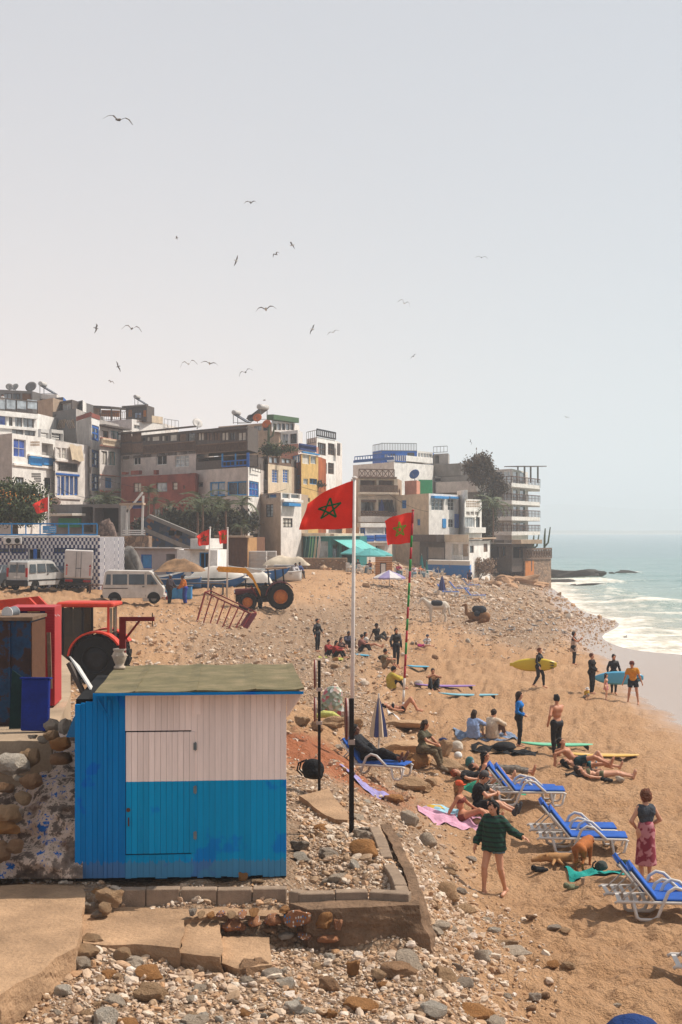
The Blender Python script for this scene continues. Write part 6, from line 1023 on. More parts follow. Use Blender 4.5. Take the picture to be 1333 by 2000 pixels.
# ------------------------------------------------------------------ boats and harbour clutter
def boat(label, p, L, bw, h_, rz, hull, trim, tilt=0):
    r = empty('fishing_boat', p, rz, label, 'boat', 'fishing boats drawn up on the sand'); r.rotation_euler = (R(tilt), 0, rz); n, m_ = 14, 6; V = []; F = []
    def sec(t_, o):
        hw = bw / 2 * min(1, (math.sin(min(1, (t_ * 1.25 + .28)) * math.pi / 2)) if t_ < .5 else (1 - ((t_ - .5) / .5) ** 2.4)) - o; zt = h_ * (.85 + .55 * max(0, (t_ - .55) / .45) ** 2 + .12 * max(0, (.2 - t_) / .2)); zk = h_ * .6 * max(0, (t_ - .72) / .28) ** 2.2; hw = max(hw, .012)
        return [((t_ - .5) * L + (.12 * L * (k / m_) * max(0, (t_ - .7) / .3)), s_ * hw * (k / m_) ** .55, zk + o + (zt - zk - o) * (k / m_) ** 1.5) for s_ in (-1,) for k in range(m_, 0, -1)] + [((t_ - .5) * L, 0, zk + o)] + [((t_ - .5) * L + (.12 * L * (k / m_) * max(0, (t_ - .7) / .3)), hw * (k / m_) ** .55, zk + o + (zt - zk - o) * (k / m_) ** 1.5) for k in range(1, m_ + 1)]
    for nm, o, mt in (('hull', 0, hull), ('inner_hull', .05, mat('boat_inside', (150, 156, 150), .8, .3))):
        b = MB(); S = [sec(i / n, o) for i in range(n + 1)]; w_ = 2 * m_ + 1; b.add([p_ for s_ in S for p_ in s_], [(i * w_ + k, i * w_ + k + 1, i * w_ + w_ + k + 1, i * w_ + w_ + k) for i in range(n) for k in range(w_ - 1)] + [tuple(range(w_ - 1, -1, -1))]); ob = b.build(nm, mt, r, smooth=True)
    def gun(b):
        for k in (0, 2 * m_): b.tube([sec(i / n, .02)[k] for i in range(n + 1)], .045, 6)
    part(gun, 'gunwale', trim, r)
    for t_ in (.25, .5, .72): part(lambda b: b.box((t_ - .5) * L - .1, (t_ - .5) * L + .1, -bw * .42, bw * .42, h_ * .62, h_ * .66), 'thwart', BWOOD, r)
    return r
HB = mat('boat_blue', (36, 104, 172), .55, .25, 2, streak=.2); HN = mat('boat_navy', (28, 58, 120), .55, .25, 2); HW_ = mat('boat_white', (204, 200, 194), .55, .2, 2)
for px, py, L, rz, hu, ti, lb in ((455, 1152, 5.0, -172, HB, 4, 'blue boat nearest the yellow loader with white gunwale'), (500, 1128, 4.6, -20, HB, -5, 'blue boat behind the tractor canopy pointing right'), (430, 1138, 4.6, 160, HN, 6, 'navy boat under the crumpled white tarp'), (390, 1140, 4.5, 170, HB, 0, 'blue boat behind the two small flag poles'), (280, 1128, 4.8, 2, HB, 3, 'blue boat behind the minivan roof'), (330, 1125, 4.6, 178, HB, -3, 'blue boat behind the fish sellers'), (540, 1128, 4.0, 200, HW_, 8, 'white boat beside the stacked loungers'), (480, 1118, 4.2, 150, HN, -8, 'dark boat leaning behind the loader arm'), (418, 1158, 4.2, 12, HB, 9, 'blue boat with raised bow right of the flag poles'), (472, 1146, 4.4, 168, HB, -10, 'blue boat tipped beside the loader arm'), (225, 1118, 4.4, 20, HN, 5, 'dark blue boat at the clutter left of the grey hut')):
    p = W(px, py, 101 if px < 360 else 104 + (1150 - py) * .25); p.z = hz(p.x, p.y) - .02; boat(lb, p, L, 1.5, .8, R(rz), hu, HW_, ti)
TARP = mat('canvas_tarp', (196, 180, 158), .9, .3, 1.5)
def heap(name, label, cat, px, py, Y, wd, dp, ht, mt, seed, group=None):
    N = 18; rs = np.random.RandomState(seed); u, v = np.meshgrid(np.linspace(-1, 1, N), np.linspace(-1, 1, N)); rr = np.maximum(np.abs(u), np.abs(v)); z = np.clip(1 - rr ** 2.2, 0, 1) ** .8 * (.75 + .6 * (vnoise(u * 1.5 + seed, v * 1.5, seed) - .4) + .2 * (vnoise(u * 5, v * 1.5, seed + 1) - .5))
    o = link(name, npmesh(name, np.stack([u * wd / 2 * (1 + .1 * vnoise(v * 3, u * 0, seed)), v * dp / 2, z * ht], -1).reshape(-1, 3), gridfaces(N, N), True), mt); o.location = W(px, py, Y); tag(o, label, cat, group); return o
heap('canvas_heap', 'white canvas tarp draped over the navy boat', 'tarp', 430, 1128, 103, 4.2, 2, 1.0, mat('white_canvas', (212, 204, 192), .9, .2, 2), 3); heap('canvas_heap', 'tan tarp over the lower stack of loungers', 'tarp', 560, 1104, 116, 3.6, 2, .9, TARP, 5); heap('canvas_heap', 'striped brown tarp roof over the fish stall', 'tarp', 352, 1116, 99, 3.2, 2.4, .8, mat('brown_stripe_tarp', (150, 116, 84), .9, .6, 2), 7); heap('net_heap', 'dark heap of nets and gear left of the grey hut', 'nets', 222, 1118, 103, 3.2, 2, 1.6, mat('dark_net', (62, 56, 50), .95, .6, 6, 1, 12), 9); heap('scrap_heap', 'grey scrap heap in front of the low hut', 'scrap', 250, 1112, 104, 2.0, 2, 1.9, mat('scrap_grey', (120, 114, 108), .9, .5, 4, 1, 10), 11); heap('canvas_heap', 'white canvas over boat gear near the loader', 'tarp', 500, 1138, 103, 2.2, 1.5, .9, mat('white_canvas', (212, 204, 192)), 13)
# stacked plastic loungers behind the boats
def stack(px, py, Y, n, wd, dp, label, m_):
    p = W(px, py, Y); p.z = hz(p.x, p.y)
    for k in range(n): b = MB(); j = rnd.uniform(-.03, .03); b.bev(-wd / 2 + j, wd / 2 + j, -dp / 2, dp / 2, 0, .085, .02); b.box(-wd / 2 + .06 + j, wd / 2 - .06 + j, -dp / 2 - .02, -dp / 2 + .02, .02, .06); tag(b.build('stacked_lounger', m_, None, p + Vector((0, 0, k * .11))), label + ', ' + ('bottom one' if k == 0 else 'top one' if k == n - 1 else ['second', 'third', 'fourth', 'fifth', 'sixth', 'seventh', 'eighth', 'ninth', 'tenth', 'eleventh', 'twelfth', 'thirteenth', 'fourteenth', 'fifteenth', 'sixteenth', 'seventeenth', 'eighteenth'][k - 1] + ' up'), 'lounger', 'stacked loungers behind the boats')
LW = mat('lounger_white', (206, 200, 194), .5, .1, 3, .05)
stack(498, 1112, 118, 19, 2.0, .9, 'white plastic lounger in the tall stack behind the boats', LW); stack(530, 1112, 119.5, 18, .9, .9, 'white plastic lounger in the second stack behind the boats', LW); stack(552, 1112, 121, 12, .8, .9, 'white plastic lounger in the third stack behind the boats', LW); stack(560, 1122, 114.5, 10, 2.0, .9, 'grey plastic lounger in the low stack under the tan tarp', mat('lounger_grey', (160, 158, 160), .5))
# fish stall tables, crates
def table(label, px, py, Y, wd, dp, h_, m_):
    p = W(px, py, Y); p.z = hz(p.x, p.y); r = empty('work_table', p, 0, label, 'table'); part(lambda b: b.box(-wd / 2, wd / 2, -dp / 2, dp / 2, h_ - .05, h_), 'table_top', m_, r)
    for x in (-1, 1):
        for y in (-1, 1): part(lambda b: b.bar((x * (wd / 2 - .06), y * (dp / 2 - .06), 0), (x * (wd / 2 - .06), y * (dp / 2 - .06), h_ - .05), .06), 'leg', m_, r)
table('dark work table by the small flag poles', 400, 1160, 96, 2.6, .8, .8, DWOOD); table('second dark work table right of the flag poles', 428, 1158, 97, 1.2, .8, .8, DWOOD); table('low rusty frame table on the sand left of the minivan', 190, 1172, 88, 1.0, .5, .7, rusty)
r = empty('fish_counter', W(345, 1172, 92.5), 0, 'light blue fish counter between the two men', 'counter'); r.location.z = hz(r.location.x, r.location.y); part(lambda b: b.bev(-1.3, 1.0, -.4, .4, 0, .85, .03), 'base', SKYB, r); part(lambda b: b.box(-1.35, 1.05, -.45, .45, .85, .9), 'worktop', GREYM, r)
for k in range(5): part(lambda b: b.box(-1.25 + k * .46, -.87 + k * .46, -.42, -.405, .08, .78), 'side_panel', mat('counter_panel', (60, 140, 190), .6), r)
for px, py, lb, c in ((290, 1178, 'lower white foam box in front of the minivan', 0), (290, 1178, 'upper white foam box in front of the minivan', 1)): tiny(0, 'foam_box', lb, 'box', WPAINT, px, py, 89, lambda b: (b.bev(-.33, .33, -.2, .2, .24 * c, .22 + .24 * c, .02), b.box(-.34, .34, -.21, .21, .17 + .24 * c, .185 + .24 * c)), 'foam boxes by the minivan').location.z = hz(*W(px, py, 89).xy[:]) 
for i, px in enumerate((320, 329)): tiny(0, 'red_bucket', ('left' if i == 0 else 'right') + ' red bucket on the ground by the fish counter', 'bucket', mat('bucket_red', (176, 36, 34), .5), px, 1177, 91, lambda b: b.lathe([(.13, 0), (.17, .36), (.16, .36), (.12, .03)], 14), 'red buckets').location.z = hz(*W(px, 1177, 91).xy[:])
def umbrella(label, px, py, Y, R_, h_, m_, m2=None, n=8, name='parasol', group=None, pole=True, zb=None):
    p = W(px, py, Y); r = empty(name, p, 0, label, 'parasol', group); H = h_
    for s_, mt in ((0, m_), (1, m2 or m_)):
        b = MB()
        for k in range(n):
            if k % 2 != s_: continue
            a0, a1 = 2 * math.pi * k / n, 2 * math.pi * (k + 1) / n
            V = [(R_ * t_ * math.cos(a), R_ * t_ * math.sin(a), H - .45 * R_ * t_ ** 1.15 - (.03 if i == 1 else 0)) for t_ in (0.01, .5, 1) for i, a in enumerate((a0, (a0 + a1) / 2, a1))]; V += [(R_ * math.cos(a), R_ * math.sin(a), H - .45 * R_ - .14) for a in (a0, (a0 + a1) / 2, a1)]
            b.add(V, [(0, 3, 4, 1), (1, 4, 5, 2), (3, 6, 7, 4), (4, 7, 8, 5), (6, 9, 10, 7), (7, 10, 11, 8)])
        b.build('canopy', mt, r)
    part(lambda b: b.tube([(0, 0, 0), (0, 0, H + .02)], .03, 6), 'pole', WPAINT, r); return r
AQ = mat('aqua_canopy', (84, 158, 156), .8, .15)
for px, py, Y, lb in ((695, 1112, 140, 'aqua parasol left on the cafe terrace'), (723, 1115, 136, 'aqua parasol in the middle of the cafe terrace'), (738, 1112, 142, 'aqua parasol right on the cafe terrace')): umbrella(lb, px, py, Y, 1.5, 2.1, AQ, group='aqua cafe parasols').location.z = hz(*W(px, py, Y).xy[:]) + .3
umbrella('white and purple parasol low on the sand before the cafe', 761, 1145, 118, 1.35, 1.35, mat('parasol_white', (214, 206, 204), .8), mat('parasol_lilac', (150, 138, 176), .8))
def closed_parasol(label, px, py, Y, h_, r_, c1, c2, pole=.5):
    r = empty('closed_parasol', W(px, py, Y), 0, label, 'parasol'); n = 16
    for s_, mt in ((0, c1), (1, c2)):
        b = MB()
        for k in range(n):
            if (k // 2) % 2 != s_: continue
            V = []
            for t_, rr in ((0, .08), (.25, .42), (.6, .75), (1, 1)):
                for a in (k, k + 1):
                    rad = r_ * rr * (1 if a % 2 else .72); V.append((rad * math.cos(a * 2 * math.pi / n), rad * math.sin(a * 2 * math.pi / n), h_ - (h_ - pole) * t_))
            b.add(V, [(2 * i, 2 * i + 2, 2 * i + 3, 2 * i + 1) for i in range(3)])
        b.build('canopy', mt, r)
    part(lambda b: b.tube([(0, 0, -.1), (0, 0, h_ + .1)], .022, 8), 'pole', WPAINT, r); return r
NAVY = mat('canvas_navy', (70, 76, 118), .85, .15); BEI = mat('canvas_beige', (196, 176, 150), .85, .15)
closed_parasol('closed beige and navy striped parasol beside the lounger man', 740, 1470, 36.5, 1.42, .25, BEI, NAVY, .42)
closed_parasol('closed dark blue parasol on the far stones', 864, 1158, 112, 1.35, .32, NAVY, NAVY, .2); closed_parasol('tall closed green parasol by the sea wall', 824, 1142, 152, 3.2, .3, TEAL, TEAL, 1.3); closed_parasol('second closed green parasol by the sea wall', 834, 1144, 150, 2.6, .28, TEAL, TEAL, .9)
for i, px in enumerate((719, 746, 757, 765)): closed_parasol(['first', 'second', 'third', 'fourth'][i] + ' dark closed parasol from the left on the restaurant balcony', px, 1009, 183, 2.2, .45, DKB if i == 1 else BLK, DKB if i == 1 else BLK, .6)
# cafe: tables, menu board wall, low brick wall, standing surfboards
def cafe_set(px, py, Y, label):
    p = W(px, py, Y); p.z = hz(p.x, p.y) + .02; r = empty('cafe_table', p, rnd.uniform(0, 1), label, 'cafe table', 'white cafe tables'); part(lambda b: b.box(-.4, .4, -.4, .4, .7, .74), 'table_top', WPAINT, r)
    for x, y in ((-1, -1), (1, -1), (-1, 1), (1, 1)): part(lambda b: b.bar((x * .35, y * .35, 0), (x * .35, y * .35, .7), .05), 'leg', WPAINT, r)
    for a in (0, 2.1, 4.2):
        c = empty('cafe_chair', p + Vector((.8 * math.cos(a), .8 * math.sin(a), 0)), a - R(90), {0: 'right', 2.1: 'rear', 4.2: 'front'}[a] + ' white chair at ' + label, 'chair', 'white cafe chairs'); part(lambda b: b.box(-.2, .2, -.2, .2, .43, .47), 'seat', WPAINT, c); part(lambda b: (b.box(-.2, .2, .18, .21, .6, .85), b.box(-.2, -.16, .18, .21, .47, .85), b.box(.16, .2, .18, .21, .47, .85)), 'backrest', WPAINT, c)
        for x, y in ((-1, -1), (1, -1), (-1, 1), (1, 1)): part(lambda b: b.bar((x * .18, y * .18, 0), (x * .18, y * .18, .43), .04), 'leg', WPAINT, c)
for px, py, Y, lb in ((690, 1128, 134, 'the leftmost cafe table near the white pole'), (712, 1130, 132, 'the cafe table under the middle aqua parasol'), (728, 1126, 136, 'the cafe table left of the menu wall'), (785, 1136, 138, 'the cafe table right of the menu wall'), (812, 1138, 142, 'the cafe table behind the striped pole'), (838, 1140, 146, 'the cafe table nearest the sea wall')): cafe_set(px, py, Y, lb)
r = empty('menu_wall', W(750, 1130, 131), R(3), 'orange plank screen with a framed menu at the cafe', 'screen'); r.location.z = hz(r.location.x, r.location.y)
for k in range(9): part(lambda b: b.box(-.78, .78, 0, .06, .05 + k * .2, .235 + k * .2), 'plank', PLY, r)
part(lambda b: b.box(-.32, .22, -.06, -.002, .1, 1.3), 'menu_frame', BLK, r); part(lambda b: b.box(-.25, .15, -.075, -.062, .2, 1.22), 'menu_sheet', mat('menu_paper', (214, 206, 196)), r)
brm = mat('rough_brick', (150, 122, 96), .95, .5, 5, 1, 12)
r = empty('stone_wall', W(640, 1120, 138), R(-3), 'low rough stone wall in front of the surf shop', 'wall'); r.location.z = hz(r.location.x, r.location.y); part(lambda b: b.bev(-4.2, 1.9, -.3, .5, -.3, 1.15, .05), 'wall_body', brm, r)
for k in range(24): stone((-4.1 + k * .26, -.32, .15 + rnd.random() * .8), (.16, .08, .12), rnd.choice(['tan', 'brown', 'pale grey']), parent=r)
def board(label, p, L, wd, m_, rot, fins=True, cat='surfboard', group=None, name='surfboard', parent=None):
    r = empty(name, p, 0, label, cat, group); r.rotation_euler = rot; n, m2 = 20, 8; b = MB(); V = []
    for i in range(n + 1):
        t_ = i / n; hw = wd / 2 * max(.03, (1 - abs(2 * t_ - .94) ** 2.6 / 1.2)) if t_ < .97 else wd * .12; hw = max(hw, .015); rk = .35 * abs(t_ - .42) ** 3 * L * .5; th = .04 * min(1, 6 * t_ + .2, 6 * (1 - t_) + .2)
        for k in range(m2): a = 2 * math.pi * k / m2; V.append((hw * math.cos(a), (t_ - .5) * L, rk + .05 + th * math.sin(a)))
    b.add(V, [(i * m2 + k, i * m2 + (k + 1) % m2, i * m2 + m2 + (k + 1) % m2, i * m2 + m2 + k) for i in range(n) for k in range(m2)] + [tuple(range(m2 - 1, -1, -1)), tuple(n * m2 + k for k in range(m2))]); b.build('deck', m_, r, smooth=True)
    if fins:
        for x in (-.12, 0, .12): part(lambda b: b.prism([(-L / 2 + .12, .02), (-L / 2 + .3, .02), (-L / 2 + .14, -.12)], x - .008, x + .008, lambda u, v, w_: (w_, u, v)), 'fin', PLAS, r)
    part(lambda b: b.box(-.02, .02, L * .1, L * .3, .092, .097), 'stripe', WPAINT, r); return r
bd = lambda n_, c: mat('board_' + n_, c, .35, .06, 2, 0)
for i, (px, c, n_) in enumerate(((598, (52, 120, 118), 'dark teal'), (606, (96, 178, 110), 'green'), (611, (120, 190, 130), 'light green'), (617, (212, 188, 160), 'cream'), (624, (216, 206, 200), 'white'))): board(n_ + ' surfboard standing in the rack at the surf shop', W(px, 1100, 142) + Vector((0, 0, 1.35)), 2.7, .55, bd(n_, c), (R(-84), 0, R(90 + i * 8)), group='surfboards standing at the surf shop')
# the capsized red lifeguard ladder
r = empty('lifeguard_chair_frame', gnd(440, 1226), R(-8), 'red steel ladder frame lying on its side on the sand', 'ladder frame'); s_ = 2.9
def lad(b):
    A = [Vector(q) for q in ((-1.55, -.3, .05), (-1.2, .5, 1.9), (1.0, -.35, .0), (1.35, .4, .75))]
    for p, q2 in ((A[0], A[2]), (A[1], A[3]), (A[0], A[1]), (A[2], A[3])): b.bar(p, q2, .07)
    B = [p + Vector((.1, .75, .05)) for p in A]
    for p, q2 in ((B[0], B[2]), (B[1], B[3]), (A[1], B[1]), (A[3], B[3]), (A[2], B[2]), (B[2], B[3])): b.bar(p, q2, .06)
    for k in range(1, 7): b.bar(A[0].lerp(A[2], k / 7), A[1].lerp(A[3], k / 7), .05)
part(lad, 'frame', RUSTP, r); part(lambda b: b.bar((1.05, -.3, .05), (1.4, .42, .78), .6, .05), 'seat_panel', MARO, r)
# ------------------------------------------------------------------ smooth bodies from blended limbs
def sdf_mesh(name, prims, res, cuts=()):
    lo = np.full(3, 1e9); hi = -lo
    for p in prims:
        if p[0] == 'c': A = np.array([p[1], p[2]]); r_ = max(p[3], p[4])
        else: A = np.array([p[1], p[1]]); r_ = max(p[2])
        lo = np.minimum(lo, A.min(0) - r_); hi = np.maximum(hi, A.max(0) + r_)
    lo -= 3 * res; n = np.ceil((hi + 3 * res - lo) / res).astype(int) + 1
    F = np.full(n, .5, np.float32); ax = [lo[i] + res * np.arange(n[i]) for i in range(3)]
    for p in prims:
        k = p[-1]; mg = .06 + k
        if p[0] == 'c': A = np.array([p[1], p[2]]); r_ = max(p[3], p[4])
        else: A = np.array([p[1], p[1]]); r_ = max(p[2])
        i0 = np.maximum(((A.min(0) - r_ - mg - lo) / res).astype(int), 0); i1 = np.minimum(((A.max(0) + r_ + mg - lo) / res).astype(int) + 2, n)
        X, Y, Z = np.meshgrid(*[ax[i][i0[i]:i1[i]] for i in range(3)], indexing='ij')
        if p[0] == 'c':
            a, b = np.array(p[1], float), np.array(p[2], float); d = b - a; L2 = max(d @ d, 1e-9); t_ = np.clip(((X - a[0]) * d[0] + (Y - a[1]) * d[1] + (Z - a[2]) * d[2]) / L2, 0, 1)
            D = np.sqrt((X - a[0] - t_ * d[0]) ** 2 + (Y - a[1] - t_ * d[1]) ** 2 + (Z - a[2] - t_ * d[2]) ** 2) - (p[3] + (p[4] - p[3]) * t_)
            if len(p) > 6 and p[5]: s_ = (X - b[0]) * d[0] + (Y - b[1]) * d[1] + (Z - b[2]) * d[2]; D = np.maximum(D, s_ / math.sqrt(L2))
        else:
            c, r3, Q = np.array(p[1], float), p[2], p[3]; P_ = np.stack([X - c[0], Y - c[1], Z - c[2]], -1) @ np.array(Q).T / np.array(r3); D = (np.sqrt((P_ ** 2).sum(-1)) - 1) * min(r3)
        sl_ = tuple(slice(i0[i], i1[i]) for i in range(3)); B = F[sl_]; h_ = np.clip(.5 + .5 * (B - D) / max(k, 1e-4), 0, 1); F[sl_] = B + (D - B) * h_ - k * h_ * (1 - h_)
    if cuts:
        X, Y, Z = np.meshgrid(*ax, indexing='ij')
        for nrm, pt in cuts: F = np.maximum(F, ((X - pt[0]) * nrm[0] + (Y - pt[1]) * nrm[1] + (Z - pt[2]) * nrm[2]).astype(np.float32))
    ins = F < 0; c8 = [ins[i:n[0] - 1 + i, j:n[1] - 1 + j, k:n[2] - 1 + k] for i in (0, 1) for j in (0, 1) for k in (0, 1)]; sm = sum(c.astype(np.int8) for c in c8); act = (sm > 0) & (sm < 8)
    idx = -np.ones(act.shape, int); cells = np.argwhere(act); idx[act] = np.arange(len(cells)); acc = np.zeros((len(cells), 3)); cnt = np.zeros(len(cells))
    off = [(i, j, k) for i in (0, 1) for j in (0, 1) for k in (0, 1)]
    val = [F[cells[:, 0] + o[0], cells[:, 1] + o[1], cells[:, 2] + o[2]] for o in off]
    for a in range(8):
        for b in range(a + 1, 8):
            oa, ob = np.array(off[a]), np.array(off[b])
            if np.abs(oa - ob).sum() != 1: continue
            m_ = (val[a] < 0) != (val[b] < 0); t_ = val[a][m_] / (val[a][m_] - val[b][m_]); acc[m_] += oa + t_[:, None] * (ob - oa); cnt[m_] += 1
    V = lo + res * (cells + acc / cnt[:, None]); Fs = []
    for axn in range(3):
        u, v = [(1, 2), (2, 0), (0, 1)][axn]; s0 = [slice(1, -1)] * 3; s0[axn] = slice(0, n[axn] - 1); s1 = list(s0); s1[axn] = slice(1, n[axn])
        a, b = ins[tuple(s0)], ins[tuple(s1)]; e = np.argwhere(a != b)
        if not len(e): continue
        fl = a[a != b]; e = e + 1; e[:, axn] -= 1; q = []
        for du, dv in ((0, 0), (1, 0), (1, 1), (0, 1)): g = e.copy(); g[:, u] -= du; g[:, v] -= dv; q.append(idx[g[:, 0], g[:, 1], g[:, 2]])
        q = np.stack(q, 1); q[~fl] = q[~fl][:, ::-1]; Fs.append(q)
    return npmesh(name, V, np.concatenate(Fs), True)
V3 = lambda *a: Vector(a)
def ik(a, t, l1, l2, pole):
    a, t, pole = Vector(a), Vector(t), Vector(pole); d = t - a; L = min(d.length, (l1 + l2) * .999); dn = d.normalized(); x = (l1 * l1 - l2 * l2 + L * L) / (2 * L); h_ = math.sqrt(max(0, l1 * l1 - x * x)); pp = pole - dn * pole.dot(dn)
    pp = pp.normalized() if pp.length > 1e-4 else dn.orthogonal().normalized(); return a + dn * x + pp * h_, a + dn * L
def rough(me, amp, s_):
    n = len(me.vertices); c = np.empty(n * 3, np.float32); v = np.empty(n * 3, np.float32); me.vertices.foreach_get('co', c); me.vertex_normals.foreach_get('vector', v); c = c.reshape(-1, 3)
    d = vnoise(c[:, 0] / s_ + c[:, 2] / s_ * .6, c[:, 1] / s_ + c[:, 2] / s_ * 1.1, 5) + .6 * vnoise(c[:, 0] / s_ * 2.3 + 7, c[:, 2] / s_ * 2.3 + c[:, 1] / s_, 6) - .8
    c += v.reshape(-1, 3) * (d * amp)[:, None]; me.vertices.foreach_set('co', c.ravel()); me.update(); return me
SK = {k: mat('skin_' + k, c, .55, .08, 6, .1, 60, sub=.08, spec=.35) for k, c in (('fair', (206, 152, 122)), ('tan', (186, 126, 94)), ('brown', (110, 70, 50)))}
HR_ = {k: mat('hair_' + k, c, .6, .45, 16, 1.0, 45, dist=.03) for k, c in (('black', (24, 19, 18)), ('brown', (58, 38, 26)), ('auburn', (110, 60, 34)), ('blond', (150, 112, 70)), ('ginger', (150, 72, 36)))}
CLO = lambda n_, c, **k: mat('cloth_' + n_, c, .85, k.get('var', .2), k.get('scale', 5), .7, 13, dist=.05)
NEO = mat('neoprene', (20, 20, 24), .6, .25, 6, .2, 40)
EYE = mat('eye_dark', (16, 12, 10), .3); LIP = mat('lip', (140, 74, 66), .5)
def person(label, p, rz, H, J, wear, skin='fair', hair='brown', hstyle='short', fem=False, res=None, hat=None, kid=False, group=None):
    root = empty('person', p, rz, label, 'person', group); s_ = H / 1.7; d = max(p[1], 10); res = (res or min(.026, max(.0115, .011 * d / 26))); hs_ = 1.25 if kid else 1.0
    pel = V3(*J.get('pel', (0, 0, .93))); sp = V3(*J.get('sp', (0, 0, 1))).normalized(); fw = V3(*J.get('fw', (0, -1, 0))); fw = (fw - sp * fw.dot(sp)).normalized(); lat = sp.cross(fw)
    sp2 = V3(*J.get('sp2', sp)).normalized(); mid = pel + sp * .24; chest = mid + sp2 * .14; fw2 = (fw - sp2 * fw.dot(sp2)).normalized(); lat2 = sp2.cross(fw2); nb = mid + sp2 * .27
    if J.get('twist'): Q = Quaternion(sp2, R(J['twist'])); fw2, lat2 = Q @ fw2, Q @ lat2
    hu = V3(*J.get('hu', sp2 * .8 + V3(0, 0, .3))).normalized(); hf = V3(*J.get('hf', fw2)); hf = (hf - hu * hf.dot(hu)).normalized(); hl = hu.cross(hf); hc = nb + hu * .165 + hf * .02
    sw = .145 if fem else .17; S = {1: mid + sp2 * .215 + lat2 * sw, -1: mid + sp2 * .215 - lat2 * sw}; Hp = {1: pel + lat * .085, -1: pel - lat * .085}; G = {}
    add = lambda k, *pr: G.setdefault(k, []).extend(pr)
    add('H', ('c', Hp[1], Hp[-1], .105 if fem else .098, .105 if fem else .098, False, .04), ('c', pel - fw * .035 + lat * .06 - sp * .03, pel - fw * .035 - lat * .06 - sp * .03, .088, .088, False, .03))
    add('W', ('c', pel + sp * .06 + lat * .035, pel + sp * .06 - lat * .035, .098, .098, False, .04), ('c', mid + lat * .035, mid - lat * .035, .082 if fem else .098, .082 if fem else .098, False, .05))
    add('T', ('c', chest + lat2 * .07, chest - lat2 * .07, .098 if fem else .112, .098 if fem else .112, False, .05), ('c', S[1] - lat2 * .04 - sp2 * .015, S[-1] + lat2 * .04 - sp2 * .015, .062, .062, False, .04))
    I3 = [list(lat2), list(fw2), list(sp2)]
    if fem: add('T', *[('e', chest + fw2 * .082 + lat2 * q_ * .07 - sp2 * .02, (.062, .055, .06), I3, .03) for q_ in (1, -1)])
    add('N', ('c', nb - sp2 * .02, hc - hu * .06, .056, .05, False, .03))
    h3 = [list(hl), list(hf), list(hu)]; a_ = hs_
    add('X', ('e', hc + hu * .015 - hf * .008, (.074 * a_, .092 * a_, .108 * a_), h3, .02), ('e', hc + hf * .028 - hu * .058, (.055 * a_, .062 * a_, .062 * a_), h3, .03), ('c', hc + hf * .092 * a_ + hu * .005, hc + hf * .108 * a_ - hu * .028, .009, .014, False, .012), ('c', hc + hf * .078 + hl * .03 + hu * .022, hc + hf * .078 - hl * .03 + hu * .022, .02, .02, False, .012), ('c', hc + hf * .082 - hl * .018 - hu * .062, hc + hf * .082 + hl * .018 - hu * .062, .013, .013, False, .01), *[('e', hc + hl * q_ * .075 * a_ - hf * .005, (.012, .022, .032), h3, .008) for q_ in (1, -1)])
    al = {}; ll = {}
    for q_, nm in ((1, 'l'), (-1, 'r')):
        t_ = V3(*J.get('h' + nm, S[q_] + lat2 * q_ * .07 - V3(0, 0, .5) + fw2 * .04)); e_, w_ = ik(S[q_], t_, .285, .25, V3(*J.get('e' + nm, -fw2 * .8 + lat2 * q_ * .5))); al[q_] = (S[q_], e_, w_)
        add('U', ('c', S[q_], e_, .052 if not fem else .045, .04, False, .025)); add('F', ('c', e_, w_, .04, .027, False, .015), ('e', e_.lerp(w_, .25), (.04, .04, .04), h3, .02))
        hd = V3(*J.get('d' + nm, (w_ - e_))).normalized(); pn = V3(*J.get('p' + nm, lat2 * q_)); pn = (pn - hd * pn.dot(hd)); pn = pn.normalized() if pn.length > .01 else hd.orthogonal().normalized(); sd_ = hd.cross(pn); kp = w_ + hd * .085
        add('K', ('c', w_ + sd_ * .014, kp + sd_ * .024, .024, .02, False, .02), ('c', w_ - sd_ * .014, kp - sd_ * .024, .024, .02, False, .02))
        if res < .016:
            for i, (so, L_) in enumerate(((.032, .07), (.011, .08), (-.011, .075), (-.031, .058))): b0 = kp + sd_ * so; b1 = b0 + hd * L_ * .55 - pn * .01; add('K', ('c', b0, b1, .0098, .0092, False, .006), ('c', b1, b1 + (hd * .7 - pn * .5).normalized() * L_ * .5, .0092, .008, False, .004))
            add('K', ('c', w_ + hd * .03 + sd_ * .03, w_ + hd * .075 + sd_ * .066 - pn * .015, .012, .0095, False, .008))
        else: add('K', ('c', kp, kp + hd * .06 - pn * .02, .028, .02, False, .02))
        t_ = V3(*J.get('f' + nm, (pel.x + lat.x * q_ * .1, pel.y + lat.y * q_ * .1, .08))); k_, an = ik(Hp[q_], t_, .43, .42, V3(*J.get('k' + nm, fw + lat * q_ * .12))); ll[q_] = (Hp[q_], k_, an)
        add('L', ('c', Hp[q_], k_, .086 if not fem else .09, .056, False, .04)); add('S', ('c', k_, an, .054, .034, False, .02), ('e', k_.lerp(an, .3) - fw * .012, (.05, .05, .07), h3, .04))
        td = V3(*J.get('t' + nm, (fw.x, fw.y, -.25))).normalized(); up_ = (k_ - an).normalized(); hl_ = an - td * .04 - up_ * .045; to = an + td * .155 - up_ * .055
        add('B', ('c', hl_, to, .036, .03, False, .03), ('c', an, hl_, .036, .035, False, .02), ('c', to - td * .05, to + td * .025, .032, .022, False, .02))
    def sc_(pr): return [tuple((Vector(x) * s_ if isinstance(x, Vector) else (tuple(v * s_ for v in x) if isinstance(x, tuple) and len(x) == 3 and not isinstance(x[0], list) else x)) if not isinstance(x, (int, float)) or isinstance(x, bool) else x * s_ for x in q) for q in pr]
    body = [q for k in 'HWTNXUFKLSB' for q in G[k]]
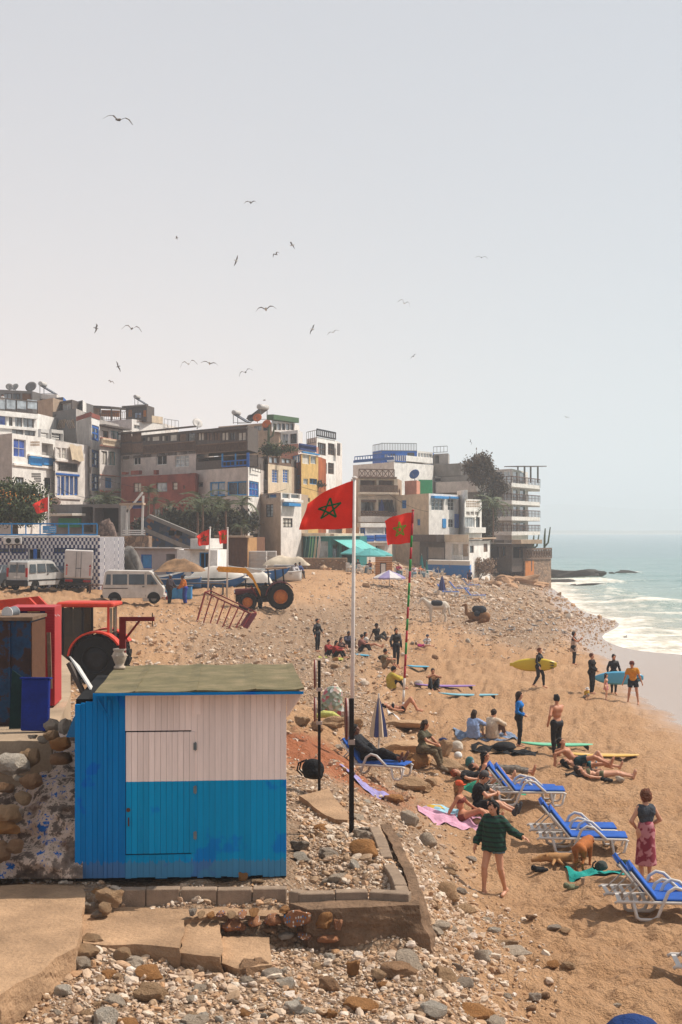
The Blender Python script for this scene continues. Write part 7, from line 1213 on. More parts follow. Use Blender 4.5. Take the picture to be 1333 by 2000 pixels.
    link('body', sdf_mesh('body', sc_(body), res), SK[skin], root)
    for nm, m_, parts, grow in wear:
        pr = []
        for tok in parts.split():
            k = tok[0]; fr = float(tok[1:]) if len(tok) > 1 else 1
            if k in 'UFLS' and fr < 1:
                for q_ in (1, -1): J3 = al[q_] if k in 'UF' else ll[q_]; a, b = (J3[0], J3[1]) if k in 'UL' else (J3[1], J3[2]); r0 = {'U': .05, 'F': .04, 'L': .088, 'S': .054}[k]; r1 = {'U': .04, 'F': .027, 'L': .058, 'S': .034}[k]; pr.append(('c', a, a.lerp(b, fr), r0 + grow, r0 + (r1 - r0) * fr + grow * 1.15, True, .02))
            elif k == 'Z': pr.append(('c', pel + sp * .1, pel + V3(*J.get('skirt', (0, 0, -.55))) * fr, .15 + grow, .2 + grow, True, .03)); pr.append(('c', pel + lat * .05, pel - lat * .05, .13 + grow, .13 + grow, False, .03))
            elif k == 'Q': pr += [('c', pel + sp * .28 + lat * .05, pel - sp * .1 + lat * .06, .13 + grow, .14 + grow, True, .04), ('c', pel + sp * .28 - lat * .05, pel - sp * .1 - lat * .06, .13 + grow, .14 + grow, True, .04)]
            elif k == 'C': pr.append(('c', chest + lat2 * .07 - sp2 * .015, chest - lat2 * .07 - sp2 * .015, .106 + grow, .106 + grow, False, .03)); pr += [('e', chest + fw2 * .082 + lat2 * q_ * .07 - sp2 * .02, tuple(x + grow for x in (.062, .055, .06)), I3, .03) for q_ in (1, -1)]
            else: pr += [(q[0], q[1], q[2], q[3] + grow, q[4] + grow, q[5], q[6]) if q[0] == 'c' else (q[0], q[1], tuple(x + grow for x in q[2]), q[3], q[4]) for q in G[k]]
        cuts = []
        if parts.strip().startswith('C'): cuts = [((sp2), (chest + sp2 * .045) * s_), ((-sp2), (chest - sp2 * .065) * s_)]
        if nm in ('bikini_bottom', 'trunks_brief'): cuts = [(sp, (pel + sp * .07) * s_), (-sp, (pel - sp * .085) * s_)]
        link(nm, rough(sdf_mesh(nm, sc_(pr), res, cuts), min(.022, grow * .9), .075), m_, root)
    if hstyle != 'none':
        a_ = hs_; pr = [('e', hc + hu * .025 - hf * .018, (.088 * a_, .102 * a_, .112 * a_), h3, .02)]; nrm = (hf * .9 - hu * .55).normalized(); cuts = [(nrm, (hc + hf * .052 + hu * .02) * s_)]
        if hstyle in ('long', 'mid'): L_ = .34 if hstyle == 'long' else .2; dn = V3(0, 0, -1) * .6 - sp2 * .5 + (V3(0, 0, 0) if J.get('up', 1) else hf * 0); pr += [('c', hc - hf * .06 + hl * q_ * .04, hc - hf * .085 + hl * q_ * .05 + dn.normalized() * L_, .055, .04, False, .04) for q_ in (1, -1)]
        if hstyle == 'bun': pr.append(('e', hc - hf * .1 + hu * .04, (.045, .045, .045), h3, .02))
        if hstyle == 'bushy': pr += [('e', hc + hl * q_ * .05 - hf * .03 - hu * .02, (.07, .08, .1), h3, .03) for q_ in (1, -1)]
        link('hair', rough(sdf_mesh('hair', sc_(pr), res, cuts), .03, .035), HR_[hair], root)
    if hat:
        kind, m_ = hat; b = MB(); Mh = Matrix.Translation((hc + hu * .055 - hf * .005) * s_) @ Matrix(((hl.x, hf.x, hu.x, 0), (hl.y, hf.y, hu.y, 0), (hl.z, hf.z, hu.z, 0), (0, 0, 0, 1))) @ Matrix.Scale(s_ * hs_, 4)
        b.lathe([(.1, -.02), (.104, .02), (.09, .065), (.05, .092), (.004, .1)], 14, Mh)
        if kind == 'cap': b.prism([(.08 * math.cos(a), .07 + .1 * math.sin(a)) for a in [i * math.pi / 8 for i in range(9)]], -.018, -.008, lambda u, v, w_: Mh @ Vector((u, v, w_)))
        else: b.lathe([(.1, -.022), (.16, -.035), (.16, -.028), (.1, -.012)], 16, Mh)
        b.build('hat', m_, root, smooth=True)
    if res < .0175:
        for q_ in (1, -1): part(lambda b: b.lathe([(.001, -.008), (.009, -.003), (.009, .003), (.001, .008)], 8, Matrix.Translation((hc + hf * .088 * hs_ + hl * q_ * .031 + hu * .003) * s_)), 'eye', EYE, root, True)
        part(lambda b: b.tube([(hc + hf * .09 * hs_ - hu * .058 + hl * x) * s_ for x in (-.022, 0, .022)], .006 * s_, 6), 'mouth', LIP, root, True)
    return root
# poses: local frame, facing -y, left hand on +x
def STAND(st=.09, tw=0, **k): d = dict(pel=(0, 0, .925), fl=(st, .02, .08), fr=(-st, -.02, .08), twist=tw); d.update(k); return d
def WALK(a=.26, **k): d = dict(pel=(0, 0, .9), fl=(.08, -a, .085), fr=(-.08, a, .12), sp=(0, -.05, 1), hl=(.26, .2, .85), hr=(-.26, -.22, .9)); d.update(k); return d
def SIT(kz=.0, **k): d = dict(pel=(0, .0, .11), sp=(0, .12, 1), sp2=(0, -.25, 1), fl=(.13, -.52, .08), fr=(-.13, -.48, .08), hl=(.1, -.42, .42), hr=(-.1, -.4, .42), el=(1, 0, -.3), er=(-1, 0, -.3)); d.update(k); return d
def SITLEG(**k): d = dict(pel=(0, 0, .11), sp=(0, .3, 1), sp2=(0, .1, 1), fl=(.1, -.82, .07), fr=(-.1, -.8, .07), kl=(0, 0, 1), kr=(0, 0, 1), tl=(.1, -.3, 1), tr=(-.1, -.3, 1), hl=(.28, .32, .06), hr=(-.28, .32, .06), el=(.3, .6, .3), er=(-.3, .6, .3)); d.update(k); return d
def LIE(knee=True, **k):
    d = dict(pel=(0, 0, .1), sp=(0, 1, .02), fw=(0, 0, 1), hu=(0, 1, .25), hf=(0, -.25, 1), fl=(.1, -.84, .07), fr=(-.1, -.84, .07), kl=(.1, 0, 1), kr=(-.1, 0, 1), tl=(.2, -.3, 1), tr=(-.2, -.3, 1), hl=(.33, .1, .06), hr=(-.33, .1, .06), el=(1, 0, 0), er=(-1, 0, 0))
    if knee: d.update(fl=(.1, -.5, .08), tl=(0, -1, -.2))
    d.update(k); return d
def RECL(**k): d = dict(pel=(0, 0, .5), sp=(0, .55, .8), fw=(0, -.6, .7), hu=(0, .2, 1), hf=(0, -1, -.3), fl=(.1, -.85, .47), fr=(-.08, -.8, .49), kl=(0, 0, 1), kr=(0, 0, 1), tl=(.2, -.4, 1), tr=(-.2, -.4, 1), hl=(.12, -.2, .58), hr=(-.12, -.18, .6), el=(1, .2, 0), er=(-1, .2, 0)); d.update(k); return d
WET = lambda extra=(): [('wetsuit', NEO, 'H W T N U F L S', .012)] + list(extra)
BIK = lambda c: [('bikini_top', c, 'C', .008), ('bikini_bottom', c, 'H', .01)]
bk = CLO('black', (24, 23, 25)); gn = CLO('sweater_green', (12, 52, 40), var=.1)
swm, t = newmat('striped_green_knit'); tc = t.n('TexCoord').outputs['Object']; sp_ = t.n('SeparateXYZ'); t.l(tc, sp_.inputs[0]); st_ = t.math('SINE', t.math('MULTIPLY', sp_.outputs['Z'], 75.0)); t.l(t.mix(t.ramp(st_, [(.4, g3(0)), (.6, g3(1))]), srgb((16, 62, 48)), srgb((12, 34, 32))), t.b.inputs['Base Color']); t.b.inputs['Roughness'].default_value = .95; t.bump(t.noise(tc, 90, 3, .6), .6, .01)
DEN = CLO('denim', (96, 124, 138))
def at(px, py, dz=0): g = gnd(px, py); return g + Vector((0, 0, dz))
person('woman in a dark green striped sweater walking barefoot with arms out', at(965, 1746), R(-30), 1.66, dict(pel=(0, 0, .9), fl=(.16, .14, .085), fr=(-.12, -.16, .085), sp=(.03, -.02, 1), hl=(.52, .1, 1.06), hr=(-.3, -.12, .88), el=(0, .6, -.6), hf=(-.2, -1, -.6), hu=(0, -.25, 1)), [('sweater', swm, 'T W Q U F.96', .032), ('shorts', DEN, 'H L.36', .03)], 'fair', 'black', 'mid', True)
sar, t = newmat('sarong_print'); tc = t.n('TexCoord').outputs['Object']; t.l(t.ramp(t.noise(tc, 7, 2, .4), [(.48, srgb((176, 116, 122))), (.53, srgb((124, 34, 52)))]), t.b.inputs['Base Color']); t.b.inputs['Roughness'].default_value = .9
person('woman seen from behind in a pink and wine printed sarong and grey vest', at(1262, 1722), R(195), 1.68, STAND(hl=(.14, -.16, 1.0), hr=(-.15, -.16, 1.0), el=(.8, .5, 0), er=(-.8, .5, 0), hf=(.5, -1, -.3)), [('vest', CLO('slate', (66, 72, 80)), 'T W', .018), ('sarong', sar, 'Z1.1', .0)], 'fair', 'auburn', 'bushy', True)
person('woman in an orange cap and bikini sitting on the pink towel', at(905, 1603), R(75), 1.66, SITLEG(hl=(.2, -.25, .25), fl=(.1, -.8, .07), fr=(-.1, -.76, .07), hr=(-.3, .35, .06)), BIK(CLO('rust', (120, 60, 50))), 'tan', 'blond', 'long', True, hat=('cap', CLO('orange', (200, 84, 46))))
person('man in a grey cap and black shirt sitting with his phone', at(935, 1585), R(70), 1.76, SITLEG(sp=(0, .08, 1), sp2=(0, -.3, 1), hl=(.06, -.4, .42), hr=(-.06, -.4, .42), el=(1, 0, -.5), er=(-1, 0, -.5), hu=(0, -.3, 1)), [('shirt', bk, 'T W U.6', .022), ('shorts', bk, 'H L.6', .025), ('shoe', CLO('grey_shoe', (70, 70, 74)), 'B', .012), ('sock', WPAINT, 'S.0 B', .004)][:3], 'fair', 'brown', 'short', hat=('cap', CLO('grey_cap', (84, 82, 82))))
person('dark haired woman in a black bikini propped on her arm beyond the loungers', at(955, 1535), R(80), 1.66, SITLEG(hr=(-.35, .3, .05), hl=(.2, .3, .05), fl=(.1, -.55, .08), kl=(0, -.2, 1), tl=(0, -1, -.2)), BIK(bk), 'tan', 'black', 'long', True)
person('man in patterned trousers lying behind the black bikini woman', at(975, 1512), R(82), 1.78, LIE(False), [('shirt', bk, 'T W U.5', .02), ('trousers', CLO('zebra', (120, 110, 100), var=.8, scale=14), 'H L S.8', .028)], 'tan', 'brown', 'short')
person('red haired person lying low beside the bags', at(938, 1522), R(85), 1.65, LIE(False, hl=(.3, .3, .05)), [('shirt', CLO('black2', (30, 28, 30)), 'T W U.5', .02), ('shorts', bk, 'H L.5', .02)], 'fair', 'ginger', 'short')
person('bare chested man propped up between the sunbathing women', at(1130, 1494), R(78), 1.8, SITLEG(sp=(0, .9, .5), sp2=(0, .7, .8), hl=(.3, .62, .06), hr=(-.3, .6, .06), hf=(0, -.8, -.5)), [('shorts', CLO('dark_teal', (22, 50, 56)), 'H L.55', .025)], 'tan', 'black', 'short')
person('woman lying with one knee raised and black hair spread on the sand', at(1150, 1500), R(84), 1.68, LIE(True, hl=(.3, .75, .1), el=(1, .5, .2)), BIK(CLO('teal_b', (18, 92, 100))), 'fair', 'black', 'long', True)
person('woman in an olive bikini lying nearest the loungers', at(1175, 1519), R(83), 1.66, LIE(False, hl=(.1, .05, .2), hu=(0, .8, .6), hf=(0, -.6, .8)), BIK(CLO('olive_b', (96, 92, 66))), 'fair', 'brown', 'mid', True)
person('woman in a blue rash vest and wetsuit trousers standing', at(1014, 1458), R(75), 1.68, STAND(hl=(.1, -.15, 1.0), hr=(-.1, -.16, 1.0), hf=(0, -1, -.4)), [('rash_vest', CLO('rash_blue', (20, 112, 190)), 'T W U F', .014), ('wetsuit_trousers', NEO, 'H L S', .014), ('hanging_sleeve', NEO, 'Q', -.02)], 'fair', 'brown', 'long', True)
person('bare backed man with his wetsuit rolled to the waist', at(1088, 1478), R(205), 1.84, STAND(hl=(.28, 0, .95), hr=(-.22, -.45, 1.1), hf=(-.6, -.8, -.4), er=(-.3, 1, -.3)), [('wetsuit_trousers', NEO, 'H L S', .014)], 'tan', 'black', 'short')
person('woman in a light blue top sitting with her back to us', at(925, 1440), R(150), 1.64, SIT(), [('blouse', CLO('light_blue', (138, 158, 196)), 'T W Q U F.6', .03), ('trousers', CLO('pale_trousers', (178, 160, 140)), 'H L S.7', .02)], 'fair', 'brown', 'long', True)
person('person in a beige shirt and brown trousers sitting with back turned', at(962, 1441), R(135), 1.72, SIT(), [('shirt', CLO('beige', (206, 184, 160)), 'T W Q U F.3', .03), ('trousers', CLO('brown_tr', (104, 76, 62)), 'H L S.8', .025)], 'fair', 'brown', 'short')
stp = at(832, 1500); stone(stp + Vector((-.25, .1, .15)), (.42, .36, .42), 'ochre', 'ochre boulder the woman in olive sits on', tilt=.1, k=3)
person('woman in olive shirt and trousers sitting on a boulder', stp + Vector((0, .05, 0)), R(62), 1.68, dict(pel=(0, .1, .5), sp=(0, .05, 1), sp2=(0, -.2, 1), fl=(.12, -.4, .08), fr=(-.12, -.5, .08), hl=(.08, -.32, .66), hr=(-.06, -.32, .66), el=(1, .2, -.3), er=(-1, .2, -.3), hf=(.6, -1, -.1)), [('shirt', CLO('olive', (84, 80, 62)), 'T W U.7', .022), ('trousers', CLO('olive_tr', (92, 78, 58)), 'H L S.9', .028), ('boot', CLO('boot', (110, 94, 76)), 'B', .014)], 'tan', 'brown', 'long', True)
person('woman in a bikini lying with knees raised beneath the striped pole', at(788, 1388), R(88), 1.66, LIE(True, fr=(-.1, -.48, .08), tr=(0, -1, -.2)), BIK(bk), 'tan', 'black', 'short', True)
person('person wrapped in a yellow towel and dark cap sitting', at(765, 1345), R(100), 1.7, SIT(), [('towel_wrap', CLO('mustard', (182, 158, 62)), 'T W Q U F', .05), ('trousers', NEO, 'L S', .014)], 'tan', 'black', 'short', hat=('cap', bk))
person('woman in wetsuit trousers sitting on the purple surfboard', at(845, 1345), R(10), 1.66, SIT(hl=(.05, -.25, .6), hr=(-.05, -.25, .62)), [('top', CLO('skin_top', (176, 130, 92)), 'T W U', .014), ('wetsuit_trousers', NEO, 'H L S', .014)], 'tan', 'brown', 'bun', True)
person('tall surfer standing in a grey and black wetsuit looking down', at(774, 1300), R(20), 1.8, STAND(hf=(0, -1, -.7), hl=(.26, -.05, .82)), WET([('shoulder_panel', CLO('grey_panel', (92, 94, 98)), 'U.9', .02)]), 'tan', 'black', 'short')
person('man in a khaki shirt sitting at the surfer\'s feet', at(752, 1304), R(80), 1.76, SIT(sp=(0, .35, 1)), [('shirt', CLO('khaki', (120, 104, 78)), 'T W U.6', .024), ('trousers', CLO('khaki_tr', (140, 116, 88)), 'H L S.6', .024)], 'tan', 'black', 'short')
person('surfer in a black wetsuit standing left of the sitting groups', at(620, 1274), R(45), 1.66, STAND(hl=(.3, -.1, 1.0)), WET([('shoulder_panel', CLO('grey_panel', (92, 94, 98)), 'U.6', .02)]), 'tan', 'black', 'bun', True)
RD = CLO('plaid_red', (150, 44, 38), var=.5, scale=12)
person('person in a red top leftmost in the sitting group', at(640, 1282), R(60), 1.65, SIT(), [('shirt', CLO('red', (150, 50, 46)), 'T W U F', .024), ('trousers', bk, 'H L S', .02)], 'fair', 'black', 'short')
person('woman in a red plaid shirt in the sitting group', at(655, 1285), R(70), 1.65, SIT(), [('shirt', RD, 'T W U F', .028), ('trousers', bk, 'H L S', .02)], 'fair', 'black', 'long', True)
person('person in brown behind the red plaid shirt', at(665, 1276), R(50), 1.65, SIT(), [('shirt', CLO('dk_brown', (70, 50, 44)), 'T W U F', .024), ('shorts', CLO('skin_top', (176, 130, 92)), 'H L.6', .02)], 'fair', 'brown', 'mid', True)
person('person in dark clothes behind the tall white pole', at(680, 1266), R(30), 1.7, SIT(), [('shirt', CLO('navy_grey', (66, 64, 82)), 'T W U F', .03), ('trousers', bk, 'H L S', .02)], 'brown', 'black', 'short')
person('man in a brown shirt sitting right of the white pole', at(705, 1272), R(80), 1.74, SIT(), [('shirt', CLO('rose_brown', (140, 92, 80)), 'T W U F.4', .026), ('trousers', bk, 'H L S', .02)], 'tan', 'black', 'bun')
person('woman beside the brown shirted man with legs stretched', at(718, 1265), R(85), 1.65, SITLEG(), [('top', CLO('white_top', (196, 190, 184)), 'T W U.5', .02), ('shorts', bk, 'H L.4', .02)], 'tan', 'black', 'mid', True)
person('man in black with sunhat sitting apart behind the group', at(738, 1250), R(40), 1.75, SITLEG(fl=(.2, -.55, .08), kl=(.3, 0, 1)), [('shirt', bk, 'T W U.6', .024), ('trousers', CLO('grey_tr', (70, 66, 62)), 'H L S', .022)], 'brown', 'black', 'short', hat=('brim', bk))
person('child in a pale sun suit sitting on the sand', at(836, 1262), R(-20), 1.2, SIT(), [('suit', CLO('pale', (196, 186, 180)), 'T W H U F L S', .022)], 'fair', 'black', 'none', kid=True, hat=('cap', CLO('slate_cap', (60, 66, 84))))
person('child in pink lying beside the pale child', at(828, 1264), R(80), 1.1, LIE(False, hu=(0, .5, .8), hf=(0, -.8, .4)), [('suit', CLO('magenta', (160, 36, 96)), 'T W H U F', .022)], 'fair', 'brown', 'short', kid=True)
person('woman in black taking a picture by the water with a beige wrap', at(1121, 1297), R(70), 1.72, STAND(.06, hl=(.06, -.38, 1.32), hr=(-.04, -.38, 1.34), el=(.5, 0, -1), er=(-.5, 0, -1)), [('top', bk, 'T W', .016), ('wrap', CLO('wrap_beige', (172, 146, 128)), 'Q Z.5', .0), ('trousers', bk, 'H L S', .03)], 'tan', 'black', 'bushy', True)
person('surfer in a black wetsuit carrying the yellow surfboard', at(1053, 1342), R(50), 1.7, WALK(.2, hr=(-.3, -.2, .9), hl=(.42, .1, .9)), WET(), 'fair', 'auburn', 'bun', True)
person('woman in black standing by the toddler', at(1156, 1354), R(50), 1.7, STAND(hl=(.06, -.22, 1.02), hr=(-.05, -.24, 1.0)), [('top', bk, 'T W U F', .026), ('trousers', bk, 'H L S', .024)], 'fair', 'auburn', 'bun', True)
person('toddler in a yellow shirt and white hat squatting on wet sand', at(1144, 1364), R(40), .85, dict(pel=(0, .05, .22), sp=(0, -.4, 1), fl=(.14, -.12, .08), fr=(-.14, -.1, .08), hl=(.16, -.4, .15), hr=(-.12, -.4, .15)), [('shirt', CLO('yellow', (190, 150, 40)), 'T W U.7', .03), ('trousers', CLO('grey_kid', (150, 140, 128)), 'H L S.5', .03)], 'fair', 'brown', 'none', kid=True, hat=('brim', WPAINT))
person('surfer in a black wetsuit standing behind the light blue board', at(1199, 1355), R(10), 1.74, STAND(hl=(.3, -.15, .82), hr=(-.3, -.12, .9)), WET(), 'tan', 'black', 'short')
person('little girl in a pink dress beside the blue board', at(1184, 1368), R(60), 1.1, STAND(.07, hf=(0, -1, -.5)), [('dress', CLO('pink', (212, 140, 140)), 'T W Z.45', -.02)], 'fair', 'brown', 'mid', True, kid=True)
person('bearded man in an orange shirt and dark shorts at the water edge', at(1237, 1374), R(-15), 1.8, STAND(.2, sp=(-.05, -.2, 1), hl=(.38, -.1, .8), hr=(-.4, -.15, .82), hf=(-.4, -1, -.6)), [('shirt', CLO('orange_t', (206, 134, 30)), 'T W U.65', .03), ('shorts', CLO('navy_sh', (26, 36, 46)), 'H L.62', .03), ('beard', HR_['black'], 'N', -.02)][:2], 'tan', 'black', 'short', hat=('cap', CLO('maroon_cap', (110, 60, 54))))
person('man in a grey cap and dark jacket at the fish counter', at(331, 1178), R(60), 1.8, STAND(sp=(0, -.1, 1), hl=(.15, -.35, 1.0), hr=(-.15, -.35, 1.0)), [('jacket', CLO('plum', (56, 44, 50)), 'T W Q U F', .04), ('trousers', bk, 'H L S', .03)], 'brown', 'black', 'none', hat=('cap', CLO('pale_cap', (180, 178, 176))))
person('man in an orange top and blue overalls at the fish counter', at(362, 1178), R(-70), 1.75, STAND(sp=(0, -.25, 1), hl=(.15, -.4, .95), hr=(-.15, -.4, .95)), [('shirt', CLO('orange_o', (206, 116, 40)), 'T W U F', .04), ('overalls', CLO('royal', (38, 64, 150)), 'H L S', .04)], 'brown', 'black', 'short')
person('mechanic in dark clothes bending at the yellow loader tractor', at(508, 1190), R(120), 1.75, STAND(sp=(0, -.7, 1), hl=(.2, -.5, .9), hr=(-.2, -.5, .95)), [('jacket', CLO('dark_plum', (44, 34, 42)), 'T W U F', .04), ('trousers', bk, 'H L S', .035)], 'brown', 'black', 'short')
person('man walking past the vans carrying a surfboard at the left edge', at(22, 1150), R(-70), 1.75, WALK(.25), [('jacket', CLO('camo', (90, 84, 64), var=.7, scale=10), 'T W U F', .035), ('trousers', bk, 'H L S', .03)], 'tan', 'black', 'short')
for px, py, c, lb in ((578, 1131, (200, 196, 196), 'man in a white shirt sitting on the low wall end'), (586, 1129, (60, 80, 130), 'man in blue sitting behind the white shirted man')): person(lb, at(px, py), R(40), 1.75, dict(pel=(0, .1, .45), sp2=(0, -.2, 1), fl=(.12, -.4, .08), fr=(-.12, -.42, .08), hl=(.1, -.3, .6), hr=(-.1, -.3, .6)), [('shirt', CLO('s%d' % px, c), 'T W U F', .03), ('trousers', CLO('grey_tr', (70, 66, 62)), 'H L S', .03)], 'brown', 'black', 'short')
for px, py, Y, c, lb in ((699, 1126, 133.5, (60, 58, 60), 'cafe guest in black under the aqua parasols'), (722, 1124, 134.5, (90, 40, 44), 'cafe guest in dark red under the aqua parasols'), (779, 1136, 137, (150, 40, 70), 'cafe guest in a crimson vest right of the menu wall'), (809, 1137, 140, (206, 180, 186), 'cafe guest in pale pink behind the striped pole'), (822, 1137, 143, (200, 120, 80), 'cafe guest in orange near the closed green parasol')):
    p = W(px, py, Y); p.z = hz(p.x, p.y); person(lb, p, R(rnd.uniform(-60, 60)), 1.72, dict(pel=(0, .1, .47), sp2=(0, -.15, 1), fl=(.12, -.4, .08), fr=(-.12, -.42, .08), hl=(.15, -.4, .72), hr=(-.15, -.4, .72)), [('shirt', CLO('c%d' % px, c), 'T W U F.5', .03), ('trousers', DEN, 'H L S', .03)], 'fair', 'brown', 'short', res=.03)
person('person in dark blue standing by the far loungers', at(918, 1146), R(0), 1.7, STAND(), [('shirt', CLO('far_blue', (48, 58, 96)), 'T W U.5', .03), ('shorts', bk, 'H L.5', .03)], 'tan', 'black', 'short', res=.028)
person('person in a white shirt standing on the glass terrace', W(5, 798, 172), R(150), 1.75, STAND(), [('shirt', WPAINT, 'T W U F', .03), ('trousers', CLO('grey_tr', (70, 66, 62)), 'H L S', .03)], 'tan', 'black', 'short', res=.03)
lman = at(726, 1518)
person('man in a dark jacket dozing on the lounger behind the post', lman + Vector((-.1, .05, 0)), R(68), 1.74, RECL(), [('jacket', CLO('dark_jkt', (34, 34, 38)), 'T W U F', .03), ('trousers', CLO('dark_trs', (30, 28, 30)), 'H L S.9', .028)], 'brown', 'black', 'short')
# ------------------------------------------------------------------ sun loungers
PAD = mat('lounger_pad_blue', (40, 90, 172), .85, .3, 4, .3, 60)
def make_lounger():
    r = empty('sun_lounger')
    for y in (-.3, .3):
        part(lambda b: b.tube([(-.95, y, .3), (-.9, y, .33), (.9, y, .33), (.97, y, .3)], .028, 8), 'side_rail', LW, r, True)
        part(lambda b: (b.tube([(-.62, y, .32), (-.56, y, .06), (-.5, y, .025), (-.28, y, .025), (-.2, y, .08), (-.02, y, .52), (.1, y, .6), (.24, y, .57), (.5, y, .33)], .032, 8)), 'armrest_loop', LW, r, True)
        part(lambda b: b.tube([(.62, y, .32), (.66, y, .06), (.7, y, .025), (.82, y, .025), (.88, y, .07), (.94, y, .31)], .028, 8), 'foot_loop', LW, r, True)
    for k in range(7): part(lambda b: b.box(-.24 + k * .17, -.12 + k * .17, -.29, .29, .335, .352), 'seat_slat', LW, r)
    A, B = V3(-.27, 0, .35), V3(-.68, 0, .86)
    for k in range(6): part(lambda b: b.bar(A.lerp(B, k / 5.5) + V3(0, -.29, 0), A.lerp(B, k / 5.5) + V3(0, .29, 0), .1, .015, (.65, 0, 1)), 'back_slat', LW, r)
    for y in (-.29, .29): part(lambda b: b.tube([A + V3(0, y, 0), B + V3(0, y, 0)], .024, 8), 'back_rail', LW, r, True); part(lambda b: b.tube([A.lerp(B, .55) + V3(0, y * .7, 0), (-.82, y * .7, .33)], .016, 6), 'back_strut', LW, r, True)
    for k in range(4): part(lambda b: b.box(-.9 + k * .15, -.83 + k * .15, -.29, .29, .322, .338), 'base_slat', LW, r)
    part(lambda b: b.bev(-.24, .95, -.29, .29, .356, .40, .014), 'seat_pad', PAD, r); Mb = Matrix(((-.626, 0, .78, A.x + .02), (0, 1, 0, 0), (.78, 0, .626, A.z + .02), (0, 0, 0, 1)))
    part(lambda b: b.bev(-.02, .7, -.29, .29, .012, .055, .014, Mb), 'back_pad', PAD, r); part(lambda b: b.box(.67, .69, -.295, .295, -.03, .06, Mb), 'pad_flap', PAD, r); return r
PLN = make_lounger(); ln0 = True
for px, py, rz, sc_l, lb, off in ((1024, 1571, -4, 1.0, 'empty blue padded lounger, front one of the pair beyond the walking woman', 0), (1024, 1571, -7, 1.0, 'empty blue padded lounger, rear one of the pair beyond the walking woman', .78), (1136, 1664, -6, .96, 'blue padded lounger beside the standing dog, front one of its pair', 0), (1136, 1664, -3, .96, 'blue padded lounger beside the standing dog, rear one of its pair', .72), (1304, 1793, -6, .92, 'blue padded lounger at the right edge, front one of its pair', 0), (1304, 1793, -2, .92, 'blue padded lounger at the right edge, rear one of its pair', .68), (1440, 1925, -5, .95, 'lounger cut off by the right edge near the bottom', 0), (726, 1518, -22, .98, 'lounger with the dozing man behind the dark post', 0), (872, 1165, -10, 1.1, 'far blue lounger nearest the horse', 0), (894, 1158, -8, 1.1, 'far blue lounger right of the dark parasol', 0), (925, 1172, -8, 1.1, 'white far lounger behind the camel', 0), (918, 1150, 0, 1.0, 'farthest blue lounger before the sea wall', 0)):
    o = PLN if ln0 else copy_tree(PLN); ln0 = False; g = gnd(px, py); o.location = g + Vector((-off * .12, off, .0)); o.location.z = hz(o.location.x, o.location.y) + .01; o.rotation_euler = (0, 0, R(rz)); o.scale = (sc_l,) * 3; tag(o, lb, 'lounger', 'white sun loungers with blue pads')
lm = bpy.data.objects
# ------------------------------------------------------------------ surfboards, towels, bags
for px, py, L, rz, c, lb in ((915, 1359, 2.4, 86, ('pale_blue', (120, 176, 190)), 'pale blue surfboard lying flat on the sand'), (870, 1342, 2.5, 88, ('purple', (150, 112, 176)), 'purple surfboard under the sitting woman'), (1085, 1458, 2.3, 85, ('mint', (110, 190, 150)), 'mint green surfboard behind the standing couple'), (1170, 1478, 2.4, 84, ('yellow_foam', (214, 172, 90)), 'yellow surfboard behind the sunbathers'), (817, 1303, 1.1, 70, ('cyan', (86, 170, 200)), 'small cyan bodyboard right of the striped pole'), (707, 1280, 1.1, 40, ('cyan', (86, 170, 200)), 'small cyan bodyboard before the sitting group')):
    p = gnd(px, py); board(lb, p + Vector((0, 0, .0)), L, .56, bd(*c), (0, 0, R(rz)))
p = gnd(1053, 1342); board('yellow surfboard carried under the surfer\'s arm', p + Vector((-.25, -.1, .95)), 2.0, .58, bd('yellow', (206, 180, 56)), (R(90), R(4), R(84))).rotation_euler = (R(0), R(82), R(88))
p = gnd(1199, 1355); board('light blue surfboard held by the surfer at the water edge', p + Vector((.15, -.3, .72)), 2.3, .62, bd('light_blue', (84, 164, 200)), (0, R(80), R(92)))
p = gnd(20, 1150); board('blue and white surfboard carried by the walking man', p + Vector((-.2, -.35, .75)), 1.9, .5, bd('white_blue', (170, 180, 190)), (0, R(75), R(70)))
def towel(label, px, py, wx, wy, rz, m_, name='towel', seed=0):
    N = 26; g = gnd(px, py); u, v = np.meshgrid(np.linspace(-.5, .5, N), np.linspace(-.5, .5, N)); ca, sa = math.cos(rz), math.sin(rz); X = u * wx * (1 + .06 * vnoise(v * 5, u * 0, seed)); Yv = v * wy; gx = g.x + X * ca - Yv * sa; gy = g.y + X * sa + Yv * ca; z = gz(gx, gy) + .018 + .035 * vnoise(gx * 6 + seed, gy * 6, seed)
    o = link(name, npmesh(name, np.stack([gx - g.x, gy - g.y, z - g.z], -1).reshape(-1, 3), gridfaces(N, N), True), m_); o.location = g; return tag(o, label, 'towel')
